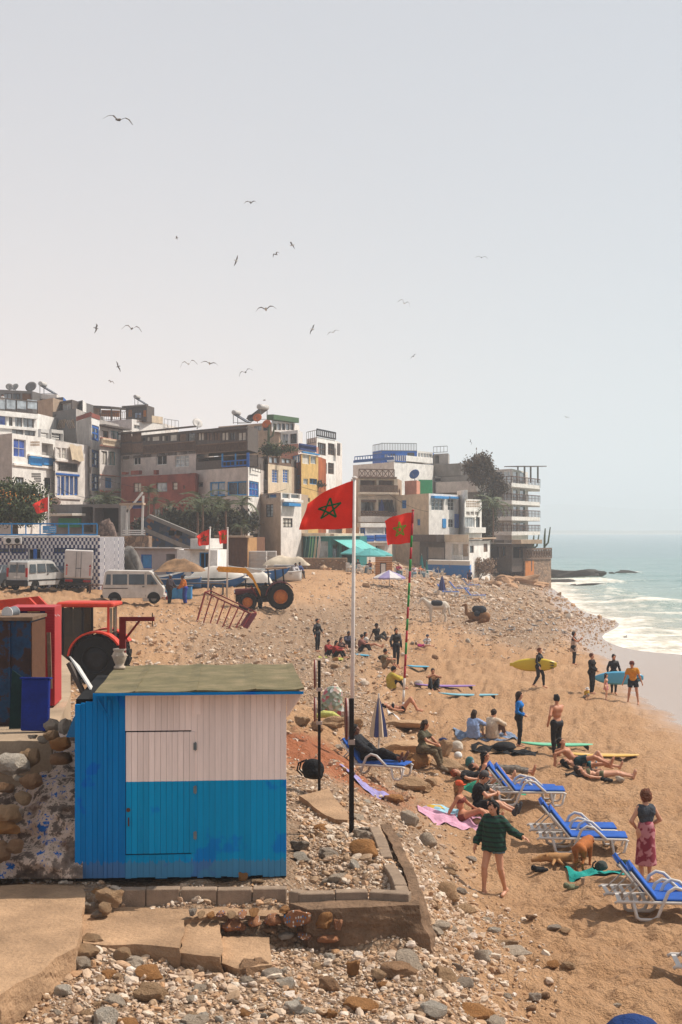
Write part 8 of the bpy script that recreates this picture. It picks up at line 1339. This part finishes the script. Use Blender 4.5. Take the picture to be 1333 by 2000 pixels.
towel('pink towel under the woman in the orange cap', 880, 1600, 1.5, .9, .1, CLO('towel_pink', (214, 160, 182), var=.35, scale=4), seed=1); towel('light blue towel behind the pink one', 860, 1583, 1.0, .7, .1, CLO('towel_blue', (150, 190, 206), var=.35, scale=4), seed=2); towel('turquoise towel with a backpack beside the dogs', 1175, 1708, 1.2, .9, .1, CLO('towel_teal', (24, 150, 140)), seed=3); towel('blue patterned towel under the seated couple', 950, 1438, 2.0, .8, .1, CLO('towel_pat', (120, 136, 160), var=.6, scale=8), seed=4); towel('black cloth with teal towel on the sand', 985, 1466, 1.9, .8, -.2, bk, seed=5); towel('green towel under the black bikini woman', 960, 1530, 1.6, .7, .05, CLO('towel_green', (40, 140, 110)), seed=6); towel('purple and white striped cloth dropped below the lounger', 716, 1535, .9, .8, -.5, CLO('lilac', (150, 140, 186), var=.3), 'cloth', 7); towel('towel under the olive bikini woman', 1140, 1512, .9, .5, .1, bk, seed=8); towel('yellow green towel under the sitting group', 655, 1286, 1.6, .8, .1, CLO('lime', (170, 170, 80)), seed=9); towel('white towel on the flat boulder', 782, 1408, .8, .4, .1, CLO('white_t', (206, 200, 196)), seed=10); towel('yellow cloth on the light blue towel', 852, 1580, .35, .25, .4, CLO('yellow_c', (196, 160, 60)), 'cloth', 11)
def bag(label, px, py, w_, h_, m_, cat='bag', strap=True, dz=0.0):
    r = empty('backpack' if strap else 'beach_bag', gnd(px, py) + Vector((0, 0, dz)), rnd.uniform(-.5, .5), label, cat); I_ = [[1, 0, 0], [0, 1, 0], [0, 0, 1]]
    link('body', sdf_mesh('body', [('e', V3(0, 0, h_ * .45), (w_ * .5, w_ * .36, h_ * .5), I_, .03), ('e', V3(w_ * .12, -w_ * .22, h_ * .3), (w_ * .34, w_ * .2, h_ * .26), I_, .02), ('c', V3(-w_ * .3, 0, h_ * .12), V3(w_ * .3, 0, h_ * .12), h_ * .16, h_ * .16, False, .04)], .016), m_, r)
    if strap:
        for y in (-.05, .05): part(lambda b: b.tube([(-w_ * .35, y, h_ * .85), (-w_ * .62, y, h_ * .7), (-w_ * .7, y, h_ * .35), (-w_ * .45, y, h_ * .08)], .016, 6), 'strap', bk, r, True)
cb = roughslab('concrete_kerb', [(586, 1553), (640, 1540), (682, 1590), (680, 1602), (655, 1600), (628, 1588)], 3.5, 3.0, conc, 3, .015, 9); tag(cb, 'broken concrete kerb piece behind the thin post', 'kerb')
bag('black backpack with loop straps on the concrete kerb', 612, 1552, .42, .36, bk, dz=.3); bag('dark backpack on the turquoise towel', 1175, 1706, .24, .19, CLO('dk_bag', (66, 72, 68)), dz=.06); bag('dark green bag at the right end of the turquoise towel', 1222, 1702, .22, .18, CLO('gr_bag', (44, 62, 50)), dz=.06); bag('red bag by the lying couple', 892, 1512, .34, .24, CLO('red_bag', (130, 26, 34)), 'bag', False); bag('white helmet-like bag on the rock by the couple', 895, 1488, .24, .2, WPAINT, 'bag', False, .1); bag('teal bag beside the water bottle', 918, 1497, .26, .3, CLO('tl_bag', (60, 112, 112)), 'bag', False); bag('white and tan bag right of the boulders', 893, 1466 + 2, .36, .34, CLO('pale_bag', (190, 178, 162)), 'bag', False); bag('dark navy bag on the stones right of the boulder', 866, 1452, .3, .2, CLO('nv_bag', (34, 44, 84)), 'bag', False); bag('pale bundle on the sand below the sitting group', 712, 1340, .45, .25, CLO('pale_bag2', (190, 170, 150)), 'bag', False); bag('bundle on the tail of the purple board', 818, 1340, .4, .26, CLO('pale_bag3', (176, 160, 150)), 'bag', False); bag('dark bags behind the standing surfer', 748, 1290, .5, .25, bk, 'bag', False); bag('black heap of wetsuits on the sand', 985, 1464, .7, .25, bk, 'clothes', False)
def shoes(label, px, py, c, s_=1.0):
    r = empty('shoes', gnd(px, py), R(20), label, 'shoes')
    for y in (-.07, .07): link('shoe', sdf_mesh('shoe', [('c', V3(-.1, y, .05), V3(.12, y, .035), .045, .038, False, .02), ('c', V3(-.08, y, .08), V3(-.1, y, .09), .035, .03, False, .03)], .013), c, r)
shoes('black sandals on the sand between walker and dogs', 1054, 1702, bk); shoes('green trainers on the sand below the dogs', 1118, 1737, CLO('sage', (112, 118, 92))); shoes('dark sandals by the sunbathers', 1185, 1526, bk)
tiny(0, 'paper_cup', 'paper cup beside the turquoise towel', 'cup', TAN, 1139, 1727, 26.6, lambda b: b.lathe([(.028, 0), (.04, .12), (.042, .12), (.036, .115)], 12)).location = gnd(1139, 1727)
for px, py, lb in ((924, 1500, 'clear water bottle by the teal bag'), (1165, 1503, 'clear water bottle between the sunbathers')): tiny(0, 'water_bottle', lb, 'bottle', glass('pet', (.4, .5, .6), .1), px, py, 40, lambda b: b.lathe([(.035, 0), (.037, .02), (.036, .17), (.014, .22), (.014, .25)], 12)).location = gnd(px, py)
# big clear bag of rubbish
r = empty('rubbish_bag', gnd(648, 1402), 0, 'large clear bag stuffed with bottles by the earth bank', 'bag'); r.location.z += .05; I_ = [[1, 0, 0], [0, 1, 0], [0, 0, 1]]
mbag, t = newmat('bagged_bottles'); tc = t.n('TexCoord').outputs['Object']; vo = t.n('TexVoronoi', Scale=9.0); t.l(tc, vo.inputs['Vector']); sc_ = t.n('SeparateColor'); t.l(vo.outputs['Color'], sc_.inputs[0]); t.l(t.ramp(sc_.outputs[0], [(0, srgb((120, 130, 112))), (.4, srgb((150, 158, 140))), (.6, srgb((88, 112, 92))), (.78, srgb((176, 170, 150))), (.9, srgb((170, 70, 80))), (1, srgb((190, 190, 184)))]), t.b.inputs['Base Color']); t.b.inputs['Roughness'].default_value = .3; t.bump(vo.outputs['Distance'], .8, .06)
link('sack', sdf_mesh('sack', [('e', V3(0, 0, .35), (.3, .28, .4), I_, .05), ('e', V3(.05, 0, .6), (.26, .24, .22), I_, .06), ('c', V3(-.2, 0, .1), V3(.22, 0, .1), .16, .16, False, .08)], .03), mbag, r)
tiny(0, 'yellow_bag', 'pale yellow plastic bag under the rubbish bag', 'bag', CLO('pale_yellow', (196, 196, 110)), 642, 1398, 36, lambda b: b.tube([(-.3, 0, .1), (-.1, 0, .16), (.15, 0, .14), (.35, 0, .05)], [.05, .1, .09, .04], 10)).location = gnd(640, 1406) + Vector((0, -.35, .05))
tiny(0, 'beach_tent', 'rounded blue canopy top at the bottom right corner', 'tent', CLO('canopy_blue', (10, 48, 104)), 1238, 2040, 17.0, lambda b: b.lathe([(.46, -.2), (.44, 0), (.38, .15), (.25, .28), (.1, .34), (.002, .35)], 28))
# ------------------------------------------------------------------ animals
def animal(name, label, cat, p, rz, prims, m_, s_=1.0, res=.02, extra=()):
    r = empty(name, p, rz, label, cat); r.scale = (s_,) * 3; link('body', sdf_mesh('body', prims, res), m_, r)
    for nm, pr, mt in extra: link(nm, sdf_mesh(nm, pr, res), mt, r)
    return r
C_ = lambda a, b, r0, r1, k=.04: ('c', V3(*a), V3(*b), r0, r1, False, k)
def legs(xf, xb, hy, zs, r0, r1, hoof=.0, bend=.06):
    o = []
    for y in (-hy, hy):
        o += [C_((xf, y, zs), (xf + .02, y, zs * .55), r0, r0 * .6), C_((xf + .02, y, zs * .55), (xf, y, .08), r0 * .55, r1, .02), C_((xf, y, .06), (xf + .04, y, .03), r1 * 1.2, r1 * 1.3, .02)]
        o += [C_((xb, y, zs), (xb + bend * 1.2, y, zs * .62), r0 * 1.25, r0 * .7), C_((xb + bend * 1.2, y, zs * .62), (xb - bend, y, zs * .38), r0 * .6, r1 * 1.1, .02), C_((xb - bend, y, zs * .38), (xb - bend * .5, y, .07), r1 * 1.1, r1, .02), C_((xb - bend * .5, y, .06), (xb - bend * .5 + .04, y, .03), r1 * 1.2, r1 * 1.3, .02)]
    return o
HWH = mat('horse_white', (208, 196, 180), .8, .15, 3); SADD = mat('saddle_dark', (40, 44, 52), .8)
hp = [C_((.42, 0, 1.08), (-.45, 0, 1.1), .27, .28, .08), C_((.5, 0, 1.15), (.92, 0, 1.5), .2, .12, .08), C_((.9, 0, 1.52), (1.05, 0, 1.5), .11, .1, .05), C_((1.02, 0, 1.5), (1.25, 0, 1.22), .1, .065, .04), C_((.93, .06, 1.6), (.92, .07, 1.72), .03, .012, .02), C_((.93, -.06, 1.6), (.92, -.07, 1.72), .03, .012, .02), C_((-.5, 0, 1.15), (-.62, 0, 1.05), .22, .18, .06)] + legs(.42, -.52, .15, .95, .12, .045)
animal('horse', 'white horse with dark saddle standing on the stones', 'horse', at(854, 1214), R(183), hp, HWH, .98, .03, [('saddle', [C_((.22, -.16, 1.24), (-.18, -.16, 1.24), .2, .2, .06), C_((.22, .16, 1.24), (-.18, .16, 1.24), .2, .2, .06), C_((.1, -.26, 1.05), (-.08, -.26, 1.05), .12, .12, .06)], SADD), ('tail', [C_((-.72, 0, 1.15), (-.85, 0, .5), .06, .07)], HWH), ('mane', [C_((.55, 0, 1.4), (.9, 0, 1.66), .05, .05)], mat('mane', (170, 156, 140)))])
CAM_ = mat('camel_brown', (134, 94, 60), .9, .3, 4)
animal('camel', 'brown camel lying down with a dark saddle', 'camel', at(936, 1218), R(150), [C_((.5, 0, .5), (-.5, 0, .48), .32, .34, .1), C_((0, 0, .7), (0, 0, .95), .3, .18, .1), C_((.6, 0, .55), (.95, 0, .7), .2, .13, .08), C_((.95, 0, .7), (1.0, 0, 1.25), .13, .09, .06), C_((1.0, 0, 1.28), (1.28, 0, 1.2), .1, .06, .04), C_((.5, .25, .2), (.9, .25, .08), .12, .08), C_((.5, -.25, .2), (.9, -.25, .08), .12, .08), C_((-.5, .3, .25), (-.1, .32, .1), .16, .09), C_((-.5, -.3, .25), (-.1, -.32, .1), .16, .09)], CAM_, .95, .035, [('saddle', [C_((-.25, 0, .95), (.25, 0, .98), .3, .26), C_((0, -.35, .7), (0, .35, .7), .2, .2)], SADD)])
DG = mat('dog_brown', (168, 98, 48), .85, .35, 6); DT = mat('dog_tan', (176, 130, 84), .85, .35, 6)
animal('dog', 'brown dog standing with its rear to us beside the lounger', 'dog', at(1139, 1696), R(62), [C_((.22, 0, .5), (-.22, 0, .48), .14, .115, .05), C_((.25, 0, .52), (.42, 0, .55), .1, .085, .05), C_((.42, 0, .55), (.6, 0, .44), .075, .045, .03), C_((.44, .06, .58), (.42, .1, .5), .03, .02, .02), C_((.44, -.06, .58), (.42, -.1, .5), .03, .02, .02), C_((-.3, 0, .5), (-.4, 0, .2), .03, .018, .02)] + legs(.2, -.24, .085, .44, .065, .024, bend=.05), DG, .92, .014)
animal('dog', 'tan dog sleeping on its side under the lounger', 'dog', at(1098, 1684), R(185), [C_((.25, 0, .11), (-.28, 0, .1), .11, .095, .05), C_((.42, .04, .16), (.38, .1, .2), .03, .018, .02), C_((.3, 0, .12), (.48, 0, .1), .09, .08, .04), C_((.48, 0, .1), (.66, 0, .06), .07, .045, .03), C_((.2, .1, .06), (.3, .38, .04), .04, .025, .03), C_((.1, .1, .06), (.06, .4, .04), .04, .025, .03), C_((-.25, .1, .07), (-.2, .38, .04), .06, .028, .03), C_((-.32, .08, .07), (-.38, .36, .04), .05, .028, .03), C_((-.36, 0, .1), (-.6, -.1, .04), .03, .015, .02)], DT, .88, .013)
# gulls
GB = mat('gull_white', (190, 184, 178), .8, .15); GW = mat('gull_wing', (110, 102, 98), .8, .3); GD = mat('gull_brown', (74, 62, 54), .8, .3)
gbody = sdf_mesh('body', [C_((.12, 0, 0), (-.12, 0, 0), .065, .055, .03), C_((.16, 0, .02), (.22, 0, .03), .045, .035, .03), C_((.24, 0, .02), (.3, 0, .01), .014, .008, .01), C_((-.15, 0, 0), (-.28, .03, 0), .03, .03, .02), C_((-.15, 0, 0), (-.28, -.03, 0), .03, .03, .02)], .016)
def wing(bend, sg):
    P_ = [(.06, .04, 0), (.14, .3, .13 * bend), (.06, .5, .1 * bend), (-.06, .74, -.06 * bend)]; Q_ = [(-.1, .04, 0), (-.06, .3, .12 * bend), (-.07, .5, .09 * bend), (-.1, .74, -.07 * bend)]; b = MB()
    V = [(x, sg * y, z) for x, y, z in P_ + Q_]; b.add(V + [(x, y, z - .012) for x, y, z in V], [(i, i + 1, 5 + i, 4 + i) for i in range(3)] + [(12 + i, 13 + i, 9 + i, 8 + i) for i in range(3)] + [(i, 8 + i, 9 + i, i + 1) for i in range(3)] + [(4 + i, 5 + i, 13 + i, 12 + i) for i in range(3)] + [(3, 11, 15, 7)]); return b.mesh('wing', True)
WINGS = {}
for i, (px, py, span, roll, yaw, dk, lb) in enumerate(((232, 234, 50, 14, 78, 1, 'large dark gull highest at the left of the sky'), (490, 396, 22, 0, 80, 1, 'gull high above the middle roofs'), (346, 465, 14, 0, 0, 0, 'tiny gull left of the upper flock'), (462, 509, 18, -70, 20, 0, 'banking white gull in the upper flock'), (539, 497, 18, -30, 150, 1, 'dark gull tilted in the upper flock'), (571, 479, 20, 15, 170, 0, 'rightmost gull of the upper flock'), (941, 503, 20, 4, 85, 1, 'lone gull high on the right'), (520, 604, 34, -8, 90, 0, 'wide winged gull above the yellow house'), (790, 592, 22, 20, 100, 0, 'gull gliding above the right houses'), (188, 641, 20, 60, 20, 1, 'dark banking gull low on the left'), (258, 642, 32, 8, 90, 1, 'wide winged gull right of the dark banking one'), (611, 643, 18, -60, 30, 0, 'white banking gull right of centre'), (651, 649, 20, -20, 100, 0, 'faint gull right of the white banking gull'), (231, 716, 18, 70, 160, 1, 'dark gull over the left skyline'), (369, 711, 28, -10, 90, 0, 'left gull of the level pair'), (410, 710, 28, 10, 90, 0, 'right gull of the level pair'), (480, 727, 24, -25, 100, 1, 'gull just right of the level pair'), (217, 746, 14, 10, 150, 0, 'small white gull nearest the left roofs'), (517, 782, 12, 5, 20, 0, 'tiny gull above the tan roof'), (808, 696, 12, -40, 60, 1, 'small dark bird above the gap in the houses'), (919, 863, 11, 60, 120, 1, 'dark bird beside the hotel roof'), (1107, 815, 10, 15, 100, 0, 'faint gull over the sea'))):
    Y = 1.45 * FP / span * (1 if abs(roll) < 45 else 1.2); Y = min(Y, 210); r = empty('gull', W(px, py, Y), R(yaw), lb, 'gull', 'gulls in flight'); r.rotation_euler = (R(roll), R(-16 + 30 * (i % 2)), R(yaw)); r.scale = (span * Y / FP / 1.2,) * 3; bn = 1.2 + .5 * (i % 3)
    link('body', gbody if not dk else WINGS.setdefault('bd', gbody.copy()), GD if dk else GB, r)
    for sg in (-1, 1): link('wing', WINGS.setdefault((bn, sg, dk), wing(bn, sg)), GD if dk else GW, r)
sg0 = sdf_mesh('body', [C_((.14, 0, .2), (-.14, 0, .17), .075, .05, .03), C_((.15, 0, .24), (.17, 0, .31), .04, .04, .03), C_((.2, 0, .31), (.26, 0, .3), .012, .008, .01), C_((-.15, 0, .17), (-.3, 0, .15), .03, .02, .02)], .02)
for i in range(26):
    px, py = ((935 + rnd.random() * 170, 1195 + rnd.random() * 55) if i < 24 else ((1103, 1241), (1222, 1249))[i - 24]); r = empty('standing_gull', gnd(px, py) + Vector((0, 0, .1 if i < 24 else 0)), rnd.uniform(0, 6.3), ['grey gull', 'pale gull', 'gull facing the sea', 'gull with folded wings', 'small gull', 'gull half turned away'][i % 6] + [' on the upper rocks', ' on the middle rocks', ' on the lower rocks', ' at the rocky shore edge'][int((py - 1195) / 14)] if i < 24 else ('gull at the edge of the rocks by the photographer', 'gull standing on the wet sand by the foam')[i - 24], 'gull', 'gulls resting on the shore'); link('body', sg0, GB, r); part(lambda b: (b.prism([(.08, .24), (-.3, .19), (-.12, .16), (.06, .17)], -.075, -.06, lambda u, v, w_: (u, w_, v)), b.prism([(.08, .24), (-.3, .19), (-.12, .16), (.06, .17)], .06, .075, lambda u, v, w_: (u, w_, v))), 'folded_wing', GW, r); part(lambda b: (b.tube([(0, .03, 0), (0, .03, .14)], .01, 5), b.tube([(0, -.03, 0), (0, -.03, .14)], .01, 5)), 'leg', ORIM, r)
# ------------------------------------------------------------------ plants
def leafmat(name, c, c2):
    if name in _M: return _M[name]
    m, t = newmat(name); g = t.n('NewGeometry').outputs['Random Per Island']; t.l(t.ramp(g, [(0, srgb(c)), (.75, srgb(c2)), (1, tuple(x * 1.5 for x in srgb(c2)[:3]))]), t.b.inputs['Base Color']); t.b.inputs['Roughness'].default_value = .7; _M[name] = m; return m
def foliage(root, c, rad, n, leaf, m_, seed, nm='crown', nc=26):
    r = np.random.RandomState(seed); cc = r.randn(nc, 3); cc /= np.linalg.norm(cc, axis=1)[:, None]; cc *= (r.rand(nc, 1) ** .4) * .8; k = r.randint(0, nc, n); P_ = cc[k] + r.randn(n, 3) * .17; P_ = P_ * np.array(rad) + np.array(c)
    a = r.randn(n, 3); a /= np.linalg.norm(a, axis=1)[:, None]; b = np.cross(a, r.randn(n, 3)); b /= np.linalg.norm(b, axis=1)[:, None]; L = leaf * r.uniform(.6, 1.4, (n, 1)); V = np.stack([P_ - a * L, P_ + b * L * .45, P_ + a * L, P_ - b * L * .45], 1).reshape(-1, 3); o = link(nm, npmesh(nm, V, np.arange(4 * n).reshape(-1, 4)), m_, root); return o
LG = leafmat('leaf_green', (36, 48, 24), (74, 84, 44)); LD = leafmat('leaf_dark', (30, 34, 22), (62, 62, 38)); LB = leafmat('leaf_brown', (52, 40, 30), (84, 66, 46)); LO = leafmat('flower_orange', (196, 96, 30), (220, 140, 50))
tr = empty('tree', W(30, 1050, 100), 0, 'dense green tree behind the chequered building', 'tree'); q = rel(tr); part(lambda b: [b.tube([q(30, 1055, 100), q(30, 1020, 100), q(30 + dx_, 980, 100 + dy_)], [.25, .18, .06], 8) for dx_, dy_ in ((-25, 0), (20, 1), (0, -1))], 'trunk', BWOOD, tr); foliage(tr, q(22, 984, 100), (2.9, 2.2, 1.7), 9000, .13, LG, 1, nc=60); foliage(tr, q(60, 1000, 99), (1.4, 1.2, .9), 2500, .12, LG, 2, 'side_branch'); foliage(tr, q(30, 975, 99), (2.4, 1.8, 1.2), 110, .08, LO, 3, 'blossom')
def shrub(label, px, py, Y, rad, n, m_, seed, nm='shrub', leaf=.14): s0 = empty(nm, W(px, py, Y), 0, label, 'shrub'); foliage(s0, (0, 0, rad[2] * .8), rad, n, leaf, m_, seed, 'foliage'); part(lambda b: [b.tube([(0, 0, -.6), (dx_, 0, rad[2] * .9)], [.08, .03], 6) for dx_ in (-.4 * rad[0], .0, .4 * rad[0])], 'stem', BWOOD, s0); return s0
shrub('brown bougainvillea mass covering the wall left of the hotel', 935, 945, 196, (2.2, 1.5, 2.6), 5000, LB, 4, 'bougainvillea', .2); shrub('brown bougainvillea lobe hanging beside the hotel balconies', 972, 975, 200, (1.7, 1.5, 2.2), 4000, LB, 5, 'bougainvillea', .2); shrub('dark creeper trailing down below the bougainvillea', 948, 1062, 186, (1.6, 1.2, 4.2), 6000, LD, 6, 'creeper', .2)
for i, (px, py, w_, h_, lb) in enumerate(((300, 1062, 2.2, 1.6, 'dark shrub under the red house left end'), (345, 1052, 2.6, 1.5, 'dark shrub above the mosaic stair'), (395, 1062, 2.4, 2.4, 'tall dark shrub between red house and palms'), (440, 1050, 2.4, 1.6, 'dark shrub under the large blue windows'), (215, 1052, 1.6, 2.4, 'dark shrub behind the white kiosk'), (180, 1042, 1.4, 1.8, 'dark shrub right of the chequered building roof'), (478, 1045, 1.4, 1.4, 'dark shrub by the corner of the blue window house'))): shrub(lb, px, py, 128 + i, (w_, 1.2, h_), 2200, LD, 20 + i, leaf=.18)
shrub('dry brown bush on the bank beside the sea wall', 935, 1128, 166, (2.4, 1.5, 1.6), 3500, leafmat('dry_leaf', (110, 86, 66), (150, 122, 96)), 30, 'dry_bush'); shrub('potted green plants on the beige roof', 540, 892, 153, (2.2, .8, 1.0), 1600, LG, 31); shrub('flowering plants beside the white arch house', 612, 955, 165, (1.5, .8, .7), 1200, LD, 32)
fm = None
def frond():
    b = MB(); n = 9; sp_ = [(i / n * 1.25, 0, .35 * math.sin(i / n * 2.6) - .45 * (i / n) ** 2) for i in range(n + 1)]; b.tube(sp_, .015, 4)
    for i in range(1, n + 1):
        for k in range(2):
            for sg in (-1, 1): x, y, z = sp_[i]; x -= k * .06; L = .34 * (1 - .6 * abs(i / n - .45)); b.add([(x - .02, 0, z), (x + .03, 0, z), (x + .16, sg * L, z - .14)], [(0, 1, 2)])
    return b.mesh('frond')
FRM = frond(); FRM.materials.append(leafmat('palm_leaf', (50, 60, 36), (96, 104, 66)))
def palm(label, px, base, top, Y, s_, seed, nf=16):
    r = empty('palm', W(px, base, Y), 0, label, 'palm tree', 'small palms below the houses'); r2 = random.Random(seed); H = (base - top) * Y / FP; part(lambda b: b.tube([(0, 0, -.3), (.08, 0, H * .5), (.05, .02, H)], [.14, .1, .09], 7), 'trunk', BWOOD, r)
    for k in range(nf): o = link('frond', FRM, None, r, (.05, .02, H), (0, R(r2.uniform(-62, 22)), k * 2.4 + r2.random())); o.scale = (s_ * r2.uniform(.8, 1.15),) * 3
for i, (px, b_, t_, Y, s_) in enumerate(((395, 1060, 985, 126, 1.7), (385, 1050, 1000, 128, 1.3), (424, 1050, 990, 130, 1.2), (440, 1055, 998, 127, 1.1), (472, 1035, 985, 134, 1.25), (420, 1045, 1005, 132, 1.1), (290, 1000, 962, 136, .9), (300, 1020, 985, 135, .8), (330, 1020, 992, 134, .8), (470, 1050, 1030, 130, .8), (963, 1055, 990, 178, 1.9), (205, 1055, 985, 130, 1.3))): palm(['tall dark palm at the corner of the red house', 'palm touching the red house corner', 'palm before the left blue window', 'slim palm leaning before the blue window house', 'bright palm at the right of the blue window house', 'low palm between the two window palms', 'spiky yucca against the red house', 'second yucca below the first on the red house', 'small palm before the red house windows', 'low palm behind the brown shed', 'banana palm beside the bougainvillea', 'palm behind the white kiosk'][i], px, b_, t_, Y, s_, i)
for px, py, Y, h_, lb in ((1064, 1083, 196, 3.6, 'tall twin cactus on the terrace corner'), (1042, 1083, 194, 2.6, 'single cactus post on the terrace'), (525, 868, 172, 2.4, 'cactus on the tan house terrace'), (1032, 1085, 193, 2.0, 'short cactus beside the lean-to')):
    r = empty('cactus', W(px, py, Y), 0, lb, 'cactus'); part(lambda b: b.tube([(0, 0, -.2), (0, 0, h_ * .6), (.1, 0, h_)], [.16, .15, .08], 8), 'stem', LG, r); part(lambda b: b.tube([(0, 0, h_ * .3), (.5, 0, h_ * .45), (.8, 0, h_ * 1.05)], [.12, .13, .07], 8), 'arm', LG, r)
# mosaic stair wall and white kiosk below the red house
mo, t = newmat('blue_mosaic'); tc = t.n('TexCoord').outputs['Object']; vo = t.n('TexVoronoi', Scale=3.0); t.l(tc, vo.inputs['Vector']); sc_ = t.n('SeparateColor'); t.l(vo.outputs['Color'], sc_.inputs[0]); t.l(t.ramp(sc_.outputs[0], [(0, srgb((50, 62, 72))), (.5, srgb((40, 70, 104))), (.75, srgb((88, 80, 70))), (.92, srgb((150, 96, 50))), (1, srgb((30, 50, 80)))]), t.b.inputs['Base Color']); t.b.inputs['Roughness'].default_value = .6
r = empty('stair_wall', W(285, 1070, 117), 0, 'sloping stair wall with blue mosaic below the red house', 'stair'); q = rel(r)
part(lambda b: b.prism([(q(x, y, 117).x, q(x, y, 117).z) for x, y in ((282, 1090), (282, 1012), (296, 1010), (382, 1048), (382, 1090))], 0, 1.2, lambda u, v, w_: (u, w_, v)), 'wall', mo, r); part(lambda b: b.bar(q(292, 1008, 117), q(384, 1046, 117), 1.4, .3), 'coping', CONC, r); part(lambda b: b.bar(q(280, 1033, 116.5), q(372, 1072, 116.5), .2, .35), 'handrail', CONC, r)
for x in (330, 345): part(lambda b: b.box(q(x, 0, 117).x, q(x + 11, 0, 117).x, -.02, .02, q(x, 1046, 117).z, q(x, 1036, 117).z), 'opening', VOID, r)
r = empty('kiosk', W(235, 1045, 112), 0, 'white kiosk frame with slatted bench and roof below the red house', 'kiosk'); q = rel(r)
part(lambda b: b.bar(q(236, 985, 112), q(282, 984, 112), 1.6, .16), 'roof', TAN, r)
for a, c in (((247, 1045), (250, 985)), ((278, 1045), (280, 968)), ((248, 1000), (279, 962))): part(lambda b: b.bar(q(*a, 112), q(*c, 112), .16), 'post', WPAINT, r)
for k in range(3): part(lambda b: b.bar(q(240, 1036 + k * 4, 111.6), q(284, 1036 + k * 4, 111.6), .05, .1), 'bench_slat', WPAINT, r)
part(lambda b: b.box(q(200, 0, 112).x, q(292, 0, 112).x, -.4, 1.6, q(0, 1075, 112).z, q(0, 1047, 112).z), 'stone_base', stn, r)
heap('clothes_rail', 'rail of hanging garments left of the kiosk', 'clothes', 210, 1048, 113, 1.4, .8, 1.5, CLO('garments', (130, 110, 100), var=.9, scale=5), 17)
h = Bld('undercroft', 'dark recess wall with awnings under the white houses at left', [(100, 126), (236, 122)], 985, 1080, DARKG, 3, 'building', parapet=0); h.op(0, 160, 990, 182, 1040, kind='void', dep=.6); h.op(0, 185, 992, 232, 1040, kind='void', dep=.6); h.slab(0, 116, 1003, 168, 1008, 1.8, CURT, 'awning'); h.slab(0, 120, 1012, 160, 1030, .4, mat('green_stall', (30, 120, 80), .8), 'stall_front'); h.build()
for i, (a, c, sg_) in enumerate((((196, 935, 155), (520, 962, 148), 8), ((586, 950, 150), (760, 965, 175), 6), ((760, 965, 175), (838, 1000, 172), 3), ((60, 905, 150), (190, 975, 150), 8), ((420, 962, 138), (560, 955, 142), 5))):
    p, q = W(*a), W(*c); part(lambda b: b.tube([p.lerp(q, k / 12) - Vector((0, 0, sg_ * .12 * math.sin(k / 12 * math.pi))) for k in range(13)], .025, 4), 'power_cable', BLK, None); tag(bpy.data.objects['power_cable'] if i == 0 else bpy.data.objects['power_cable.%03d' % i], ['sagging cable across the red house', 'cable from the yellow house to the restaurant', 'cable along the beige wall house', 'cable across the white houses at left', 'cable before the blue window house'][i], 'cable')
